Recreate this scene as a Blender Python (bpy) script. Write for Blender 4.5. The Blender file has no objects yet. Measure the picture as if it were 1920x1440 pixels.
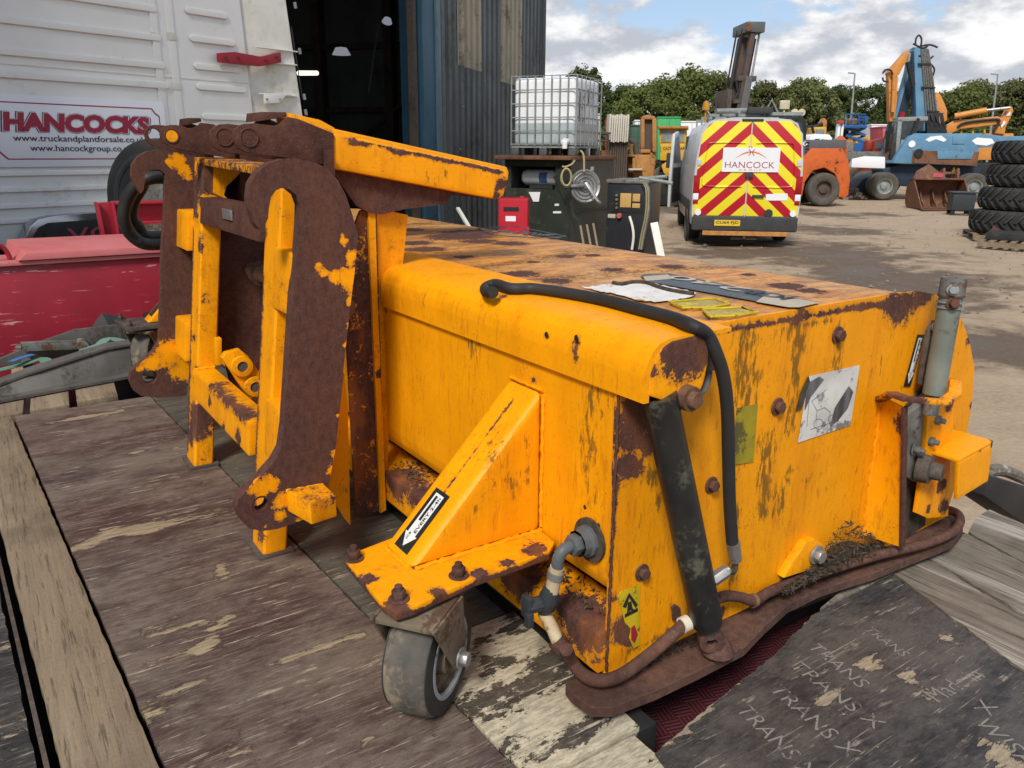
import bpy, bmesh, math, random
from mathutils import Vector, Matrix
V = Vector
rnd = random.Random(11)
scene = bpy.context.scene
COL = scene.collection
R = math.radians
# ------------------------------------------------------------------ camera, world, sun
FX, HY, AZ, ROLL = 1480.0, 283.0, R(-34.0), 0.007          # focal length and horizon in photo pixels
_th = math.atan((720 - HY) / FX)
_c, _s = math.cos(_th), math.sin(_th)
AX = V((math.sin(AZ), math.cos(AZ), 0)); BX = V((math.cos(AZ), -math.sin(AZ), 0))
def _loc(v): return V((v.dot(BX), v.dot(AX), v.z))
r_, u_, f_ = V((1, 0, 0)), V((0, _s, _c)), V((0, _c, -_s))
cr, sr = math.cos(ROLL), math.sin(ROLL)
CR, CU, CF = _loc(r_ * cr + u_ * sr), _loc(-r_ * sr + u_ * cr), _loc(f_)
EYE = V((0, 0, 1.0))                                       # eye is one metre above the trailer deck (z = 0)
GZ = -0.75                                                 # yard ground
cd = bpy.data.cameras.new('camera'); cam = bpy.data.objects.new('camera', cd); COL.objects.link(cam)
cd.sensor_width = 36; cd.lens = FX / 1920 * 36; cd.clip_start = .02; cd.clip_end = 3000
cam.matrix_world = Matrix(((CR.x, CU.x, -CF.x, EYE.x), (CR.y, CU.y, -CF.y, EYE.y), (CR.z, CU.z, -CF.z, EYE.z), (0, 0, 0, 1)))
scene.camera = cam
FW, RT = _loc(V((0, 1, 0))), _loc(V((1, 0, 0)))
SUN_EL, SUN_DIR = R(46), (-FW * .90 - RT * .28).normalized()
SUN_AZ = math.atan2(SUN_DIR.x, SUN_DIR.y)
w = bpy.data.worlds.new('World'); scene.world = w; w.use_nodes = True
nt = w.node_tree; nt.nodes.clear()
def wn(t, **k):
    n = nt.nodes.new(t)
    for a, b in k.items(): setattr(n, a, b)
    return n
out = wn('ShaderNodeOutputWorld'); bg = wn('ShaderNodeBackground'); bg.inputs[1].default_value = .12
sky = wn('ShaderNodeTexSky', sky_type='NISHITA', sun_disc=False, sun_elevation=SUN_EL, sun_rotation=SUN_AZ, air_density=1.0, dust_density=.6, ozone_density=1.6)
tc = wn('ShaderNodeTexCoord'); L = nt.links.new
def wmath(op, a, b=None):
    n = wn('ShaderNodeMath', operation=op)
    for i, q in enumerate((a, b)):
        if q is None: continue
        if isinstance(q, (int, float)): n.inputs[i].default_value = q
        else: L(q, n.inputs[i])
    return n.outputs[0]
def cloudnoise(off, sc, det=9):
    mp = wn('ShaderNodeMapping'); L(tc.outputs['Generated'], mp.inputs[0])
    mp.inputs['Location'].default_value = off; mp.inputs['Scale'].default_value = (1, 1, 2.3)
    n = wn('ShaderNodeTexNoise'); n.inputs['Scale'].default_value = sc; n.inputs['Detail'].default_value = det; n.inputs['Roughness'].default_value = .58
    L(mp.outputs[0], n.inputs['Vector']); return n.outputs[0]
OFF = (3.1, 1.7, .35)
n1 = cloudnoise(OFF, 5.2); n2 = cloudnoise((OFF[0], OFF[1], OFF[2] - .075), 5.2); n3 = cloudnoise((7, 3, 1), 1.9, 4)
sx = wn('ShaderNodeSeparateXYZ'); L(tc.outputs['Generated'], sx.inputs[0])
low = wn('ShaderNodeMapRange'); L(sx.outputs['Z'], low.inputs[0])
for i, q in enumerate((.0, .34, .13, -.03)): low.inputs[i + 1].default_value = q
dens = wmath('ADD', wmath('ADD', n1, low.outputs[0]), wmath('MULTIPLY', wmath('SUBTRACT', n3, .5), .5))
cm = wn('ShaderNodeMapRange', interpolation_type='SMOOTHSTEP'); L(dens, cm.inputs[0]); cm.inputs[1].default_value = .475; cm.inputs[2].default_value = .565
lit = wn('ShaderNodeMapRange', interpolation_type='SMOOTHSTEP'); L(wmath('SUBTRACT', n1, n2), lit.inputs[0])
lit.inputs[1].default_value = -.09; lit.inputs[2].default_value = .09
cc = wn('ShaderNodeMix', data_type='RGBA'); L(lit.outputs[0], cc.inputs[0])
cc.inputs[6].default_value = (3.9, 4.1, 4.6, 1); cc.inputs[7].default_value = (7.6, 7.6, 7.6, 1)
veil = wn('ShaderNodeMix', data_type='RGBA'); veil.inputs[0].default_value = .45; L(sky.outputs[0], veil.inputs[6]); veil.inputs[7].default_value = (3.2, 4.2, 5.9, 1)
mx = wn('ShaderNodeMix', data_type='RGBA'); L(cm.outputs[0], mx.inputs[0]); L(veil.outputs[2], mx.inputs[6]); L(cc.outputs[2], mx.inputs[7])
L(mx.outputs[2], bg.inputs[0]); L(bg.outputs[0], out.inputs[0])
sl = bpy.data.lights.new('sun', 'SUN'); sl.energy = 3.3; sl.angle = R(14); sl.color = (1, .945, .86)
so = bpy.data.objects.new('sun', sl); COL.objects.link(so)
sd = V((SUN_DIR.x * math.cos(SUN_EL), SUN_DIR.y * math.cos(SUN_EL), math.sin(SUN_EL)))
so.rotation_euler = sd.to_track_quat('Z', 'Y').to_euler(); so.location = (0, 0, 30)
scene.view_settings.view_transform = 'Standard'; scene.view_settings.look = 'None'
scene.view_settings.exposure = 0.2; scene.view_settings.gamma = 1
scene.render.resolution_x, scene.render.resolution_y = 1024, 768
# ------------------------------------------------------------------ pixel -> point helpers
def px(u, v, x=None, y=None, z=None, d=None):
    """point on the ray of photo pixel (u, v) where it meets plane x=, y=, z= or horizontal depth d="""
    D = CR * ((u - 960) / FX) - CU * ((v - 720) / FX) + CF
    if x is not None: t = x / D.x
    elif y is not None: t = y / D.y
    elif z is not None: t = (z - 1) / D.z
    else: t = d / D.dot(FW)
    return EYE + D * t
def cp(lat, dep, z): return RT * lat + FW * dep + V((0, 0, z))
def yaw(az): return R(-34.0 - az)                           # local +Y points az degrees right of the view direction
# ------------------------------------------------------------------ materials
MATS = {}
class NT:
    def __init__(s, name):
        s.m = bpy.data.materials.new(name); s.m.use_nodes = True; s.t = s.m.node_tree
        s.b = s.t.nodes['Principled BSDF']; s.co = None
    def n(s, typ, **k):
        n = s.t.nodes.new(typ)
        for a, b in k.items(): setattr(n, a, b)
        return n
    def l(s, a, b): s.t.links.new(a, b)
    def val(s, sock, q):
        if isinstance(q, (int, float)): sock.default_value = q
        elif isinstance(q, tuple): sock.default_value = q if len(q) == 4 else (*q, 1)
        else: s.l(q, sock)
    def math(s, op, a, b=0.0, clamp=False):
        n = s.n('ShaderNodeMath', operation=op, use_clamp=clamp); s.val(n.inputs[0], a); s.val(n.inputs[1], b); return n.outputs[0]
    def coords(s, scale=(1, 1, 1), rot=(0, 0, 0), loc=(0, 0, 0)):
        if s.co is None: s.co = s.n('ShaderNodeTexCoord')
        mp = s.n('ShaderNodeMapping'); s.l(s.co.outputs['Object'], mp.inputs[0])
        mp.inputs['Scale'].default_value = scale; mp.inputs['Rotation'].default_value = rot; mp.inputs['Location'].default_value = loc
        return mp.outputs[0]
    def noise(s, sc, det=4, rough=.55, scale=(1, 1, 1), rot=(0, 0, 0), loc=(0, 0, 0), dist=0):
        n = s.n('ShaderNodeTexNoise'); s.l(s.coords(scale, rot, loc), n.inputs['Vector'])
        n.inputs['Scale'].default_value = sc; n.inputs['Detail'].default_value = det; n.inputs['Roughness'].default_value = rough; n.inputs['Distortion'].default_value = dist
        return n.outputs[0]
    def ramp(s, x, a, b, lo=0., hi=1., smooth=True):
        n = s.n('ShaderNodeMapRange', interpolation_type='SMOOTHSTEP' if smooth else 'LINEAR'); s.val(n.inputs[0], x)
        for i, q in enumerate((a, b, lo, hi)): n.inputs[i + 1].default_value = q
        return n.outputs[0]
    def mix(s, f, a, b, blend='MIX'):
        n = s.n('ShaderNodeMix', data_type='RGBA', blend_type=blend); s.val(n.inputs[0], f); s.val(n.inputs[6], a); s.val(n.inputs[7], b); return n.outputs[2]
    def attr(s, name):
        n = s.n('ShaderNodeAttribute', attribute_name=name); return n.outputs['Fac']
    def bump(s, h, strength, dist=.002):
        n = s.n('ShaderNodeBump'); n.inputs['Strength'].default_value = strength; n.inputs['Distance'].default_value = dist; s.l(h, n.inputs['Height'])
        s.l(n.outputs[0], s.b.inputs['Normal'])
    def done(s, col=None, rough=None, metal=None, spec=None):
        b = s.b
        if col is not None: s.val(b.inputs['Base Color'], col)
        if rough is not None: s.val(b.inputs['Roughness'], rough)
        if metal is not None: s.val(b.inputs['Metallic'], metal)
        if spec is not None: b.inputs['Specular IOR Level'].default_value = spec
        return s.m
def mat(name, c, c2=None, s=6., rough=.55, metal=0., bump=.15, bs=60., dirt=None, dlo=.52, dhi=.62, ds=3., bd=.002, spec=.35, stretch=(1, 1, 1)):
    """general worn surface: two-tone mottling, dirt patches, fine relief"""
    if name in MATS: return MATS[name]
    k = NT(name); c2 = c2 or tuple(q * .75 for q in c)
    col = k.mix(k.ramp(k.noise(s, 5, .6, scale=stretch), .3, .7), c, c2)
    rr = rough
    if dirt:
        dm = k.ramp(k.math('ADD', k.noise(ds, 8, .65, loc=(3, 1, 2)), k.math('MULTIPLY', k.math('SUBTRACT', k.noise(ds * 9, 4), .5), .35)), dlo, dhi)
        col = k.mix(dm, col, dirt); rr = k.math('ADD', k.math('MULTIPLY', dm, .9 - rough), rough)
    if bump: k.bump(k.noise(bs, 5, .6, scale=stretch), bump, bd)
    MATS[name] = k.done(col, rr, metal, spec); return MATS[name]
RUST_D, RUST_L, RUST_O = (.058, .026, .021), (.108, .050, .038), (.26, .085, .022)
def paintrust(name, paint, base=.12, faded=None, dirtbase=0., orange=.35, big=7., streak=.5, rough=.45, na=1.35):
    """yellow paint that flakes off to rust where the 'wear' attribute is high; grime where 'dirt' is high"""
    k = NT(name)
    nb, nf, nz = k.noise(big, 7, .62), k.noise(42, 9, .72, dist=.6), k.noise(170, 5, .7)
    w = k.math('ADD', k.math('ADD', k.math('MULTIPLY', k.math('MINIMUM', k.attr('wear'), 1.0), 1.05), base), k.math('ADD', k.math('MULTIPLY', k.math('SUBTRACT', nb, .5), .75), k.math('ADD', k.math('MULTIPLY', k.math('SUBTRACT', nf, .5), 1.0 * na), k.math('MULTIPLY', k.math('SUBTRACT', nz, .5), .45 * na))))
    m = k.ramp(w, .487, .513); halo = k.ramp(w, .22, .5)
    st = k.noise(16, 6, .65, scale=(1, 1, .07))
    p = k.mix(k.ramp(nb, .25, .75, 0, .6), paint, tuple(q * .78 for q in paint))
    if faded: p = k.mix(k.ramp(k.noise(4, 8, .68, loc=(5, 5, 5)), .35, .65), p, faded); p = k.mix(k.ramp(k.noise(26, 7, .7, scale=(.35, 1, 1)), .40, .60, 0, .85), p, (.30, .125, .045)); p = k.mix(k.ramp(k.noise(60, 8, .75, scale=(1, .3, 1)), .54, .62, 0, .8), p, (.12, .06, .035))
    p = k.mix(k.ramp(st, .48, .75, 0, streak), p, (paint[0] * .70, paint[1] * .55, paint[2] * .8))
    p = k.mix(k.math('MULTIPLY', halo, .5), p, (.34, .11, .012))
    p = k.mix(k.ramp(k.noise(120, 4, .7), .5, .7, 0, .16), p, (.25, .10, .01))
    d = k.math('ADD', k.math('MULTIPLY', k.attr('dirt'), .52), k.math('ADD', k.math('ADD', k.math('MULTIPLY', k.math('SUBTRACT', k.noise(15, 9, .72, scale=(1, 1, .17)), .5), .9), dirtbase), k.math('MULTIPLY', k.math('SUBTRACT', k.noise(85, 7, .74, scale=(1, 1, .28)), .5), 2.0)))
    dm = k.ramp(d, .34, .60, 0, .78)
    p = k.mix(dm, p, (.075, .050, .012))
    p = k.mix(k.ramp(k.math('ADD', k.noise(85, 7, .75, scale=(1, 1, .16)), k.math('MULTIPLY', k.math('SUBTRACT', k.noise(3.5, 4, .6, loc=(1, 9, 2)), .5), .3)), .55, .66, 0, .5), p, (paint[0] * .5, paint[1] * .38, .008))
    spk = k.ramp(k.math('ADD', nz, k.math('MULTIPLY', k.math('SUBTRACT', k.noise(9, 4), .5), .45)), .66, .72, 0, .75)
    p = k.mix(spk, p, (.13, .05, .014))
    ru = k.mix(k.ramp(k.noise(70, 7, .72, scale=(1, 1, .6)), .3, .7), RUST_D, RUST_L)
    ru = k.mix(k.ramp(k.noise(9, 6, .65, scale=(1, 1, .4), loc=(2, 8, 4)), .44, .66, 0, orange), ru, RUST_O)
    ru = k.mix(k.ramp(k.noise(260, 3, .6), .58, .70, 0, .45), ru, (.19, .125, .10))
    edge = k.ramp(k.math('ABSOLUTE', k.math('SUBTRACT', w, .485)), .0, .03, 1, 0)
    col = k.mix(m, p, ru); col = k.mix(k.math('MULTIPLY', edge, .5), col, (.50, .24, .07))
    rr = k.math('ADD', k.math('MULTIPLY', m, .86 - rough), k.math('ADD', rough, k.math('MULTIPLY', dm, .3)))
    h = k.math('ADD', k.math('MULTIPLY', m, -1.0), k.math('ADD', k.math('MULTIPLY', nf, .45), k.math('ADD', k.math('MULTIPLY', k.math('MULTIPLY', nz, m), .9), k.math('MULTIPLY', nz, .15))))
    k.bump(k.math('ADD', h, k.math('MULTIPLY', k.noise(5, 3, .5), 3.0)), .6, .0022)
    MATS[name] = k.done(col, k.math('ADD', rr, k.math('MULTIPLY', k.math('SUBTRACT', nf, .5), .3)), 0, .2); return k.m
YEL = (.90, .345, .002)
paintrust('paint', YEL, -.12, streak=.4, dirtbase=-.05)
paintrust('paint_worn', YEL, .24, orange=.8, big=11)
paintrust('paint_flaking', YEL, .08, orange=.5, big=9)
paintrust('paint_top', (.74, .30, .035), .09, faded=(.62, .33, .11), dirtbase=.04, big=5, orange=.1)
paintrust('paint_end', (.84, .32, .003), -.08, dirtbase=.10, streak=.7, big=6)
paintrust('rust_scaly', YEL, .52, orange=.95, big=16)
def rustmat(name, a, b, o, of, bump=.5):
    k = NT(name)
    c = k.mix(k.ramp(k.noise(60, 6, .7), .28, .72), a, b)
    c = k.mix(k.ramp(k.noise(7, 6, .65, scale=(1, 1, .35)), .42, .75, 0, of), c, o)
    c = k.mix(k.ramp(k.noise(230, 2), .62, .72, 0, .5), c, (.22, .15, .12)); c = k.mix(k.ramp(k.noise(3.5, 7, .7, scale=(1, 1, .5), loc=(4, 4, 4)), .48, .66, 0, .55), c, tuple(q * .5 for q in a))
    k.bump(k.math('ADD', k.noise(120, 5, .7), k.math('MULTIPLY', k.noise(18, 4), .8)), bump, .0018)
    MATS[name] = k.done(c, .88, 0, .10); return k.m
rustmat('rust', (.062, .028, .022), (.108, .050, .038), (.15, .06, .03), .4)
rustmat('rust_pipe', (.066, .034, .027), (.125, .068, .052), (.17, .075, .042), .5, .9)
rustmat('rust_grey', (.065, .052, .045), (.12, .10, .085), (.13, .07, .04), .4)
rustmat('rust_light', (.11, .055, .036), (.21, .115, .07), (.28, .11, .04), .7)
mat('rubber', (.018, .018, .019), (.032, .031, .03), rough=.6, bump=.2, dirt=(.06, .052, .042), dlo=.6, dhi=.8)
mat('hose', (.016, .016, .017), (.028, .027, .026), rough=.62, bump=.1, bs=200, dirt=(.05, .045, .035), dlo=.6, dhi=.85, ds=12)
mat('steel', (.42, .42, .41), (.30, .29, .27), rough=.42, metal=.7, bump=.2, dirt=(.12, .07, .04), ds=20, dlo=.58, dhi=.7)
mat('galv', (.30, .32, .31), (.22, .235, .225), s=12, rough=.6, metal=.3, bump=.2, dirt=(.12, .10, .08), ds=7, dlo=.6, dhi=.75)
mat('castgrey', (.17, .175, .165), (.11, .11, .10), s=20, rough=.7, bump=.4, dirt=(.10, .055, .03), ds=14)
mat('plastic_grey', (.095, .105, .108), (.07, .076, .078), s=14, rough=.5, bump=.1)
mat('plastic_dark', (.035, .042, .046), (.026, .03, .032), s=14, rough=.45, bump=.1)
mat('oldpipe', (.55, .46, .32), (.42, .31, .18), s=18, rough=.5, bump=.1, dirt=(.25, .13, .05), ds=14)
mat('red_paint', (.33, .018, .032), (.27, .014, .025), s=3, rough=.45, bump=.12, dirt=(.10, .055, .045), ds=5, dlo=.63, dhi=.70)
mat('red_pale', (.50, .15, .15), (.42, .10, .10), s=3, rough=.6, bump=.12, dirt=(.22, .15, .09), ds=6, dlo=.6, dhi=.72)
mat('black_steel', (.012, .012, .013), (.022, .021, .020), rough=.6, bump=.2)
mat('white_ink', (.78, .78, .76), (.62, .61, .58), s=30, rough=.5, bump=0)
mat('black_ink', (.015, .015, .016), (.022, .022, .022), rough=.5, bump=0)
mat('glass', (.05, .06, .065), (.03, .035, .04), rough=.08, bump=0)
# ------------------------------------------------------------------ mesh helpers
def basis(ax):
    ax = ax.normalized(); t = V((0, 0, 1)) if abs(ax.z) < .9 else V((1, 0, 0))
    a = ax.cross(t).normalized(); return a, ax.cross(a).normalized()
def smoothpath(pts, n=6, closed=False):
    pts = [V(p) for p in pts]; o = []; N = len(pts)
    for i in range(N if closed else N - 1):
        if closed: p0, p1, p2, p3 = (pts[(i + k) % N] for k in (-1, 0, 1, 2))
        else: p0, p1, p2, p3 = pts[max(i - 1, 0)], pts[i], pts[i + 1], pts[min(i + 2, N - 1)]
        for j in range(n):
            t = j / n
            o.append(.5 * ((2 * p1) + (p2 - p0) * t + (2 * p0 - 5 * p1 + 4 * p2 - p3) * t * t + (3 * p1 - p0 - 3 * p2 + p3) * t ** 3))
    if not closed: o.append(pts[-1])
    return o
class MB:
    def __init__(s): s.v, s.f = [], []
    def add(s, vs, fs):
        o = len(s.v); s.v += [V(p) for p in vs]; s.f += [tuple(i + o for i in f) for f in fs]; return s
    def hexa(s, p): return s.add(p, [(0, 3, 2, 1), (4, 5, 6, 7), (0, 1, 5, 4), (1, 2, 6, 5), (2, 3, 7, 6), (3, 0, 4, 7)])
    def box(s, a, b):
        (x0, y0, z0), (x1, y1, z1) = a, b
        return s.hexa([(x0, y0, z0), (x1, y0, z0), (x1, y1, z0), (x0, y1, z0), (x0, y0, z1), (x1, y0, z1), (x1, y1, z1), (x0, y1, z1)])
    def cbox(s, c, d, rz=0.):
        m = Matrix.Rotation(rz, 3, 'Z'); c = V(c); h = V(d) * .5
        return s.hexa([c + m @ V((i * h.x, j * h.y, k * h.z)) for k in (-1, 1) for i, j in ((-1, -1), (1, -1), (1, 1), (-1, 1))])
    def beam(s, a, b, w, h, up=(0, 0, 1)):
        a, b = V(a), V(b); d = (b - a).normalized(); sd = d.cross(V(up)).normalized() * w * .5; uu = sd.cross(d).normalized() * h * .5
        return s.hexa([a - sd - uu, a + sd - uu, b + sd - uu, b - sd - uu, a - sd + uu, a + sd + uu, b + sd + uu, b - sd + uu])
    def prism(s, pts, vec):
        pts = [V(p) for p in pts]; n = len(pts); vec = V(vec)
        s.add(pts + [p + vec for p in pts], [tuple(range(n - 1, -1, -1)), tuple(range(n, 2 * n))] + [(i, (i + 1) % n, n + (i + 1) % n, n + i) for i in range(n)])
        return s
    def sheet(s, rows):
        n = len(rows[0])
        return s.add([p for r in rows for p in r], [(i * n + j, i * n + j + 1, (i + 1) * n + j + 1, (i + 1) * n + j) for i in range(len(rows) - 1) for j in range(n - 1)])
    def tube(s, path, r, n=10, caps=True, closed=False, sm=0):
        if sm: path = smoothpath(path, sm, closed)
        path = [V(p) for p in path]; N = len(path); vs = []; A = None
        for i, p in enumerate(path):
            q0, q1 = (path[i - 1], path[(i + 1) % N]) if closed else (path[max(i - 1, 0)], path[min(i + 1, N - 1)])
            d = (q1 - q0).normalized()
            if A is None: A = basis(d)[0]
            A = (A - d * A.dot(d)).normalized(); B = d.cross(A)
            rr = r[min(i, len(r) - 1)] if isinstance(r, (list, tuple)) else r
            vs += [p + (A * math.cos(2 * math.pi * k / n) + B * math.sin(2 * math.pi * k / n)) * rr for k in range(n)]
        fs = [(i * n + k, i * n + (k + 1) % n, ((i + 1) % N) * n + (k + 1) % n, ((i + 1) % N) * n + k) for i in range(N if closed else N - 1) for k in range(n)]
        if caps and not closed: fs += [tuple(range(n - 1, -1, -1)), tuple((N - 1) * n + k for k in range(n))]
        return s.add(vs, fs)
    def cyl(s, a, b, r, r2=None, n=16): return s.tube([a, b], [r, r if r2 is None else r2], n)
    def lathe(s, prof, o, ax, n=24, closed=False):
        o, ax = V(o), V(ax).normalized(); A, B = basis(ax); vs = []; m = len(prof)
        for k in range(n):
            t = 2 * math.pi * k / n; dr = A * math.cos(t) + B * math.sin(t)
            vs += [o + ax * h + dr * r for r, h in prof]
        fs = [(k * m + j, k * m + j + 1, ((k + 1) % n) * m + j + 1, ((k + 1) % n) * m + j) for k in range(n) for j in range(m - 1)]
        if closed: fs += [(k * m + m - 1, k * m, ((k + 1) % n) * m, ((k + 1) % n) * m + m - 1) for k in range(n)]
        return s.add(vs, fs)
def tag(o, label=None, cat=None, group=None, kind=None):
    for a, b in (('label', label), ('category', cat), ('group', group), ('kind', kind)):
        if b: o[a] = b
    return o
def thing(name, label, cat, loc=(0, 0, 0), rz=0., group=None):
    o = bpy.data.objects.new(name, None); COL.objects.link(o); o.location = loc; o.rotation_euler = (0, 0, rz); o.empty_display_size = .2
    return tag(o, label, cat, group)
def rootloc(p):
    t = V((0, 0, 0))
    while p: t += V(p.location); p = p.parent
    return t
def obj(name, mb, m, parent=None, bevel=0., seg=2, smooth=35., local=False, step=None, axes='xz', wear=None, dirt=None, kind=None, label=None, holes=False):
    bm = bmesh.new()
    if isinstance(mb, MB):
        vs = [bm.verts.new(p) for p in mb.v]
        for f in mb.f:
            try: bm.faces.new([vs[i] for i in f])
            except ValueError: pass
    else: bm.free(); bm = mb
    bmesh.ops.recalc_face_normals(bm, faces=bm.faces)
    if bevel:
        es = [e for e in bm.edges if len(e.link_faces) == 2 and e.calc_face_angle(0) > R(25)]
        bmesh.ops.bevel(bm, geom=es, offset=bevel, segments=seg, profile=.6, affect='EDGES', clamp_overlap=True)
    if step:
        for a in axes:
            i = 'xyz'.index(a); lo = min(v.co[i] for v in bm.verts); hi = max(v.co[i] for v in bm.verts); q = lo + step
            nrm = V((0, 0, 0)); nrm[i] = 1
            while q < hi:
                bmesh.ops.bisect_plane(bm, geom=bm.verts[:] + bm.edges[:] + bm.faces[:], plane_co=nrm * q, plane_no=nrm, dist=1e-6); q += step
    me = bpy.data.meshes.new(name)
    if len(bm.faces) and max(len(f.verts) for f in bm.faces) > 4: bmesh.ops.triangulate(bm, faces=[f for f in bm.faces if len(f.verts) > 4])
    bm.to_mesh(me); bm.free()
    for nm, fn in (('wear', wear), ('dirt', dirt)):
        if fn:
            at = me.attributes.new(nm, 'FLOAT', 'POINT')
            at.data.foreach_set('value', [float(fn(v.co)) for v in me.vertices])
    if not local:
        off = rootloc(parent); me.transform(Matrix.Translation(-off))
    if smooth:
        me.polygons.foreach_set('use_smooth', [True] * len(me.polygons)); me.set_sharp_from_angle(angle=R(smooth))
    me.materials.append(MATS[m] if isinstance(m, str) else m)
    o = bpy.data.objects.new(name, me); COL.objects.link(o)
    if parent: o.parent = parent
    return tag(o, label, None, None, kind)
def plate(loops, vec):
    """flat plate from an outer loop and hole loops, thickened along vec"""
    bm = bmesh.new(); es = []
    for lp in loops:
        vs = [bm.verts.new(p) for p in lp]; es += [bm.edges.new((vs[i], vs[(i + 1) % len(vs)])) for i in range(len(vs))]
    bmesh.ops.triangle_fill(bm, edges=es, use_beauty=True, use_dissolve=False)
    r = bmesh.ops.extrude_face_region(bm, geom=bm.faces[:])
    bmesh.ops.translate(bm, verts=[g for g in r['geom'] if isinstance(g, bmesh.types.BMVert)], vec=V(vec))
    return bm
def dup(o, parent=None, loc=None, rz=None, label=None, group=None, scale=None):
    c = o.copy(); COL.objects.link(c)
    if parent: c.parent = parent
    if loc is not None: c.location = loc
    if rz is not None: c.rotation_euler = (0, 0, rz)
    if scale is not None: c.scale = scale
    if label: c['label'] = label
    if group: c['group'] = group
    for ch in list(o.children): dup(ch, c)
    return c
def text(body, origin, right, up, width, m, parent, h=None, bold=0., local=False, name='lettering', shear=0., depth=.0006, label=None):
    cu = bpy.data.curves.new('txt', 'FONT'); cu.body = body; cu.size = 1; cu.offset = bold; cu.shear = shear; cu.resolution_u = 3
    t = bpy.data.objects.new('txt', cu); COL.objects.link(t)
    dg = bpy.context.evaluated_depsgraph_get(); me = bpy.data.meshes.new_from_object(t.evaluated_get(dg))
    bpy.data.objects.remove(t); bpy.data.curves.remove(cu)
    xs = [v.co.x for v in me.vertices]; ys = [v.co.y for v in me.vertices]
    x0, x1, y0, y1 = min(xs), max(xs), min(ys), max(ys); sx = width / (x1 - x0); sy = (h / (y1 - y0)) if h else sx
    right, up = V(right).normalized(), V(up).normalized(); o = V(origin); nn = right.cross(up)
    for v in me.vertices: v.co = o + right * ((v.co.x - x0) * sx) + up * ((v.co.y - y0) * sy) + nn * depth
    if not local: me.transform(Matrix.Translation(-rootloc(parent)))
    me.materials.clear(); me.materials.append(MATS[m] if isinstance(m, str) else m); me.name = name
    ob = bpy.data.objects.new(name, me); COL.objects.link(ob); ob.parent = parent
    return tag(ob, label)
def blob(bl, base=0.):
    """scalar field from (centre, radius) blobs and (a, b, radius) strokes: 1 in the core, .5 at the radius"""
    bl = [(V(b[0]), V(b[1]) if len(b) > 2 else None, b[-1]) for b in bl]
    def f(p):
        m = base
        for a, b, r in bl:
            if b is None: d = (p - a).length
            else:
                ab = b - a; t = max(0, min(1, (p - a).dot(ab) / ab.length_squared)); d = (p - a - ab * t).length
            m = max(m, 1 - .5 * d / r)
        return m
    return f
# ------------------------------------------------------------------ wood materials of the trailer deck
def wood(name, a, b, crack, along='y', s=26., pale=None, pf=.5, film=None, flo=.45, fhi=.52, fstretch=.35, fs=5., rough=.8, frough=.5, rot=0., scratch=None, bump=.5, blot=.45):
    """weathered timber; 'film' is a resin face that is scraped off in places, 'scratch' pale scuffs"""
    k = NT(name); rt = (0, 0, rot); g_ = .045; sc = (1, g_, 1) if along == 'y' else (g_, 1, 1); fsc = (1, fstretch, 1) if along == 'y' else (fstretch, 1, 1)
    g = k.noise(s * 1.6, 9, .7, scale=sc, rot=rt, dist=.5); g2 = k.noise(s * 6, 5, .65, scale=sc, rot=rt); bl = k.noise(3.4, 8, .68); fin = k.noise(130, 5, .7)
    c = k.mix(k.ramp(g, .3, .7), a, b); c = k.mix(k.ramp(g2, .36, .46, .7, 0), c, crack); c = k.mix(k.ramp(bl, .45, .7, 0, blot), c, crack)
    c = k.mix(k.ramp(fin, .4, .7, 0, .35), c, tuple(q * .55 for q in a))
    if pale: c = k.mix(k.ramp(k.noise(11, 9, .72, scale=sc, rot=rt, loc=(4, 2, 1)), .5, .62, 0, pf), c, pale)
    h = k.math('ADD', k.math('ADD', g, g2), k.math('MULTIPLY', fin, .5)); rr = rough
    if film:
        fn = k.math('ADD', k.noise(fs, 11, .74, scale=fsc, rot=rt, loc=(1, 5, 2), dist=.3), k.math('ADD', k.math('MULTIPLY', k.math('SUBTRACT', k.noise(70, 6, .75, scale=fsc, rot=rt), .5), .28), k.math('MULTIPLY', k.math('SUBTRACT', k.noise(1.7, 4, .6, loc=(9, 2, 4)), .5), .25)))
        fm = k.ramp(fn, flo, fhi, 1, 0)
        fc = k.mix(k.ramp(k.noise(14, 9, .75, scale=fsc, rot=rt), .3, .7), film, tuple(q * 2.0 + .012 for q in film))
        fc = k.mix(k.ramp(k.noise(48, 9, .78, scale=fsc, rot=rt, dist=1.0), .5, .70, 0, .6), fc, tuple(q * .5 + .06 for q in a))
        fc = k.mix(k.ramp(k.noise(190, 4, .7, scale=fsc, rot=rt), .62, .70, 0, .5), fc, a)
        c = k.mix(fm, c, fc); rr = k.math('ADD', k.math('MULTIPLY', fm, frough - rough), rough); h = k.math('ADD', k.math('MULTIPLY', h, .5), fm)
    if scratch:
        for i, (rot2, lo) in enumerate(((.35, .60), (-.5, .615), (1.25, .605), (.9, .62))):
            sn = k.noise(9, 6, .68, rot=(0, 0, rot2), loc=(i * 3, i, 0))
            sn2 = k.noise(120, 3, .6, scale=(.035, 1, 1), rot=(0, 0, rot2), loc=(i * 3, i, 0), dist=.15)
            mk = k.math('MULTIPLY', k.ramp(sn, .46, .60, 0, 1), k.ramp(sn2, lo, lo + .07, 0, scratch[1]))
            c = k.mix(mk, c, scratch[0])
    k.bump(h, bump, .003); MATS[name] = k.done(c, rr, 0, .18); return k.m
wood('oak', (.27, .205, .135), (.19, .145, .098), (.060, .046, .033), pale=(.33, .26, .175), pf=.55)
wood('pine_new', (.40, .30, .19), (.31, .225, .135), (.16, .11, .065), s=18)
wood('timber_grey', (.225, .19, .148), (.14, .115, .09), (.022, .019, .015), pale=(.42, .385, .335), pf=.85, rot=-.38)
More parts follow.
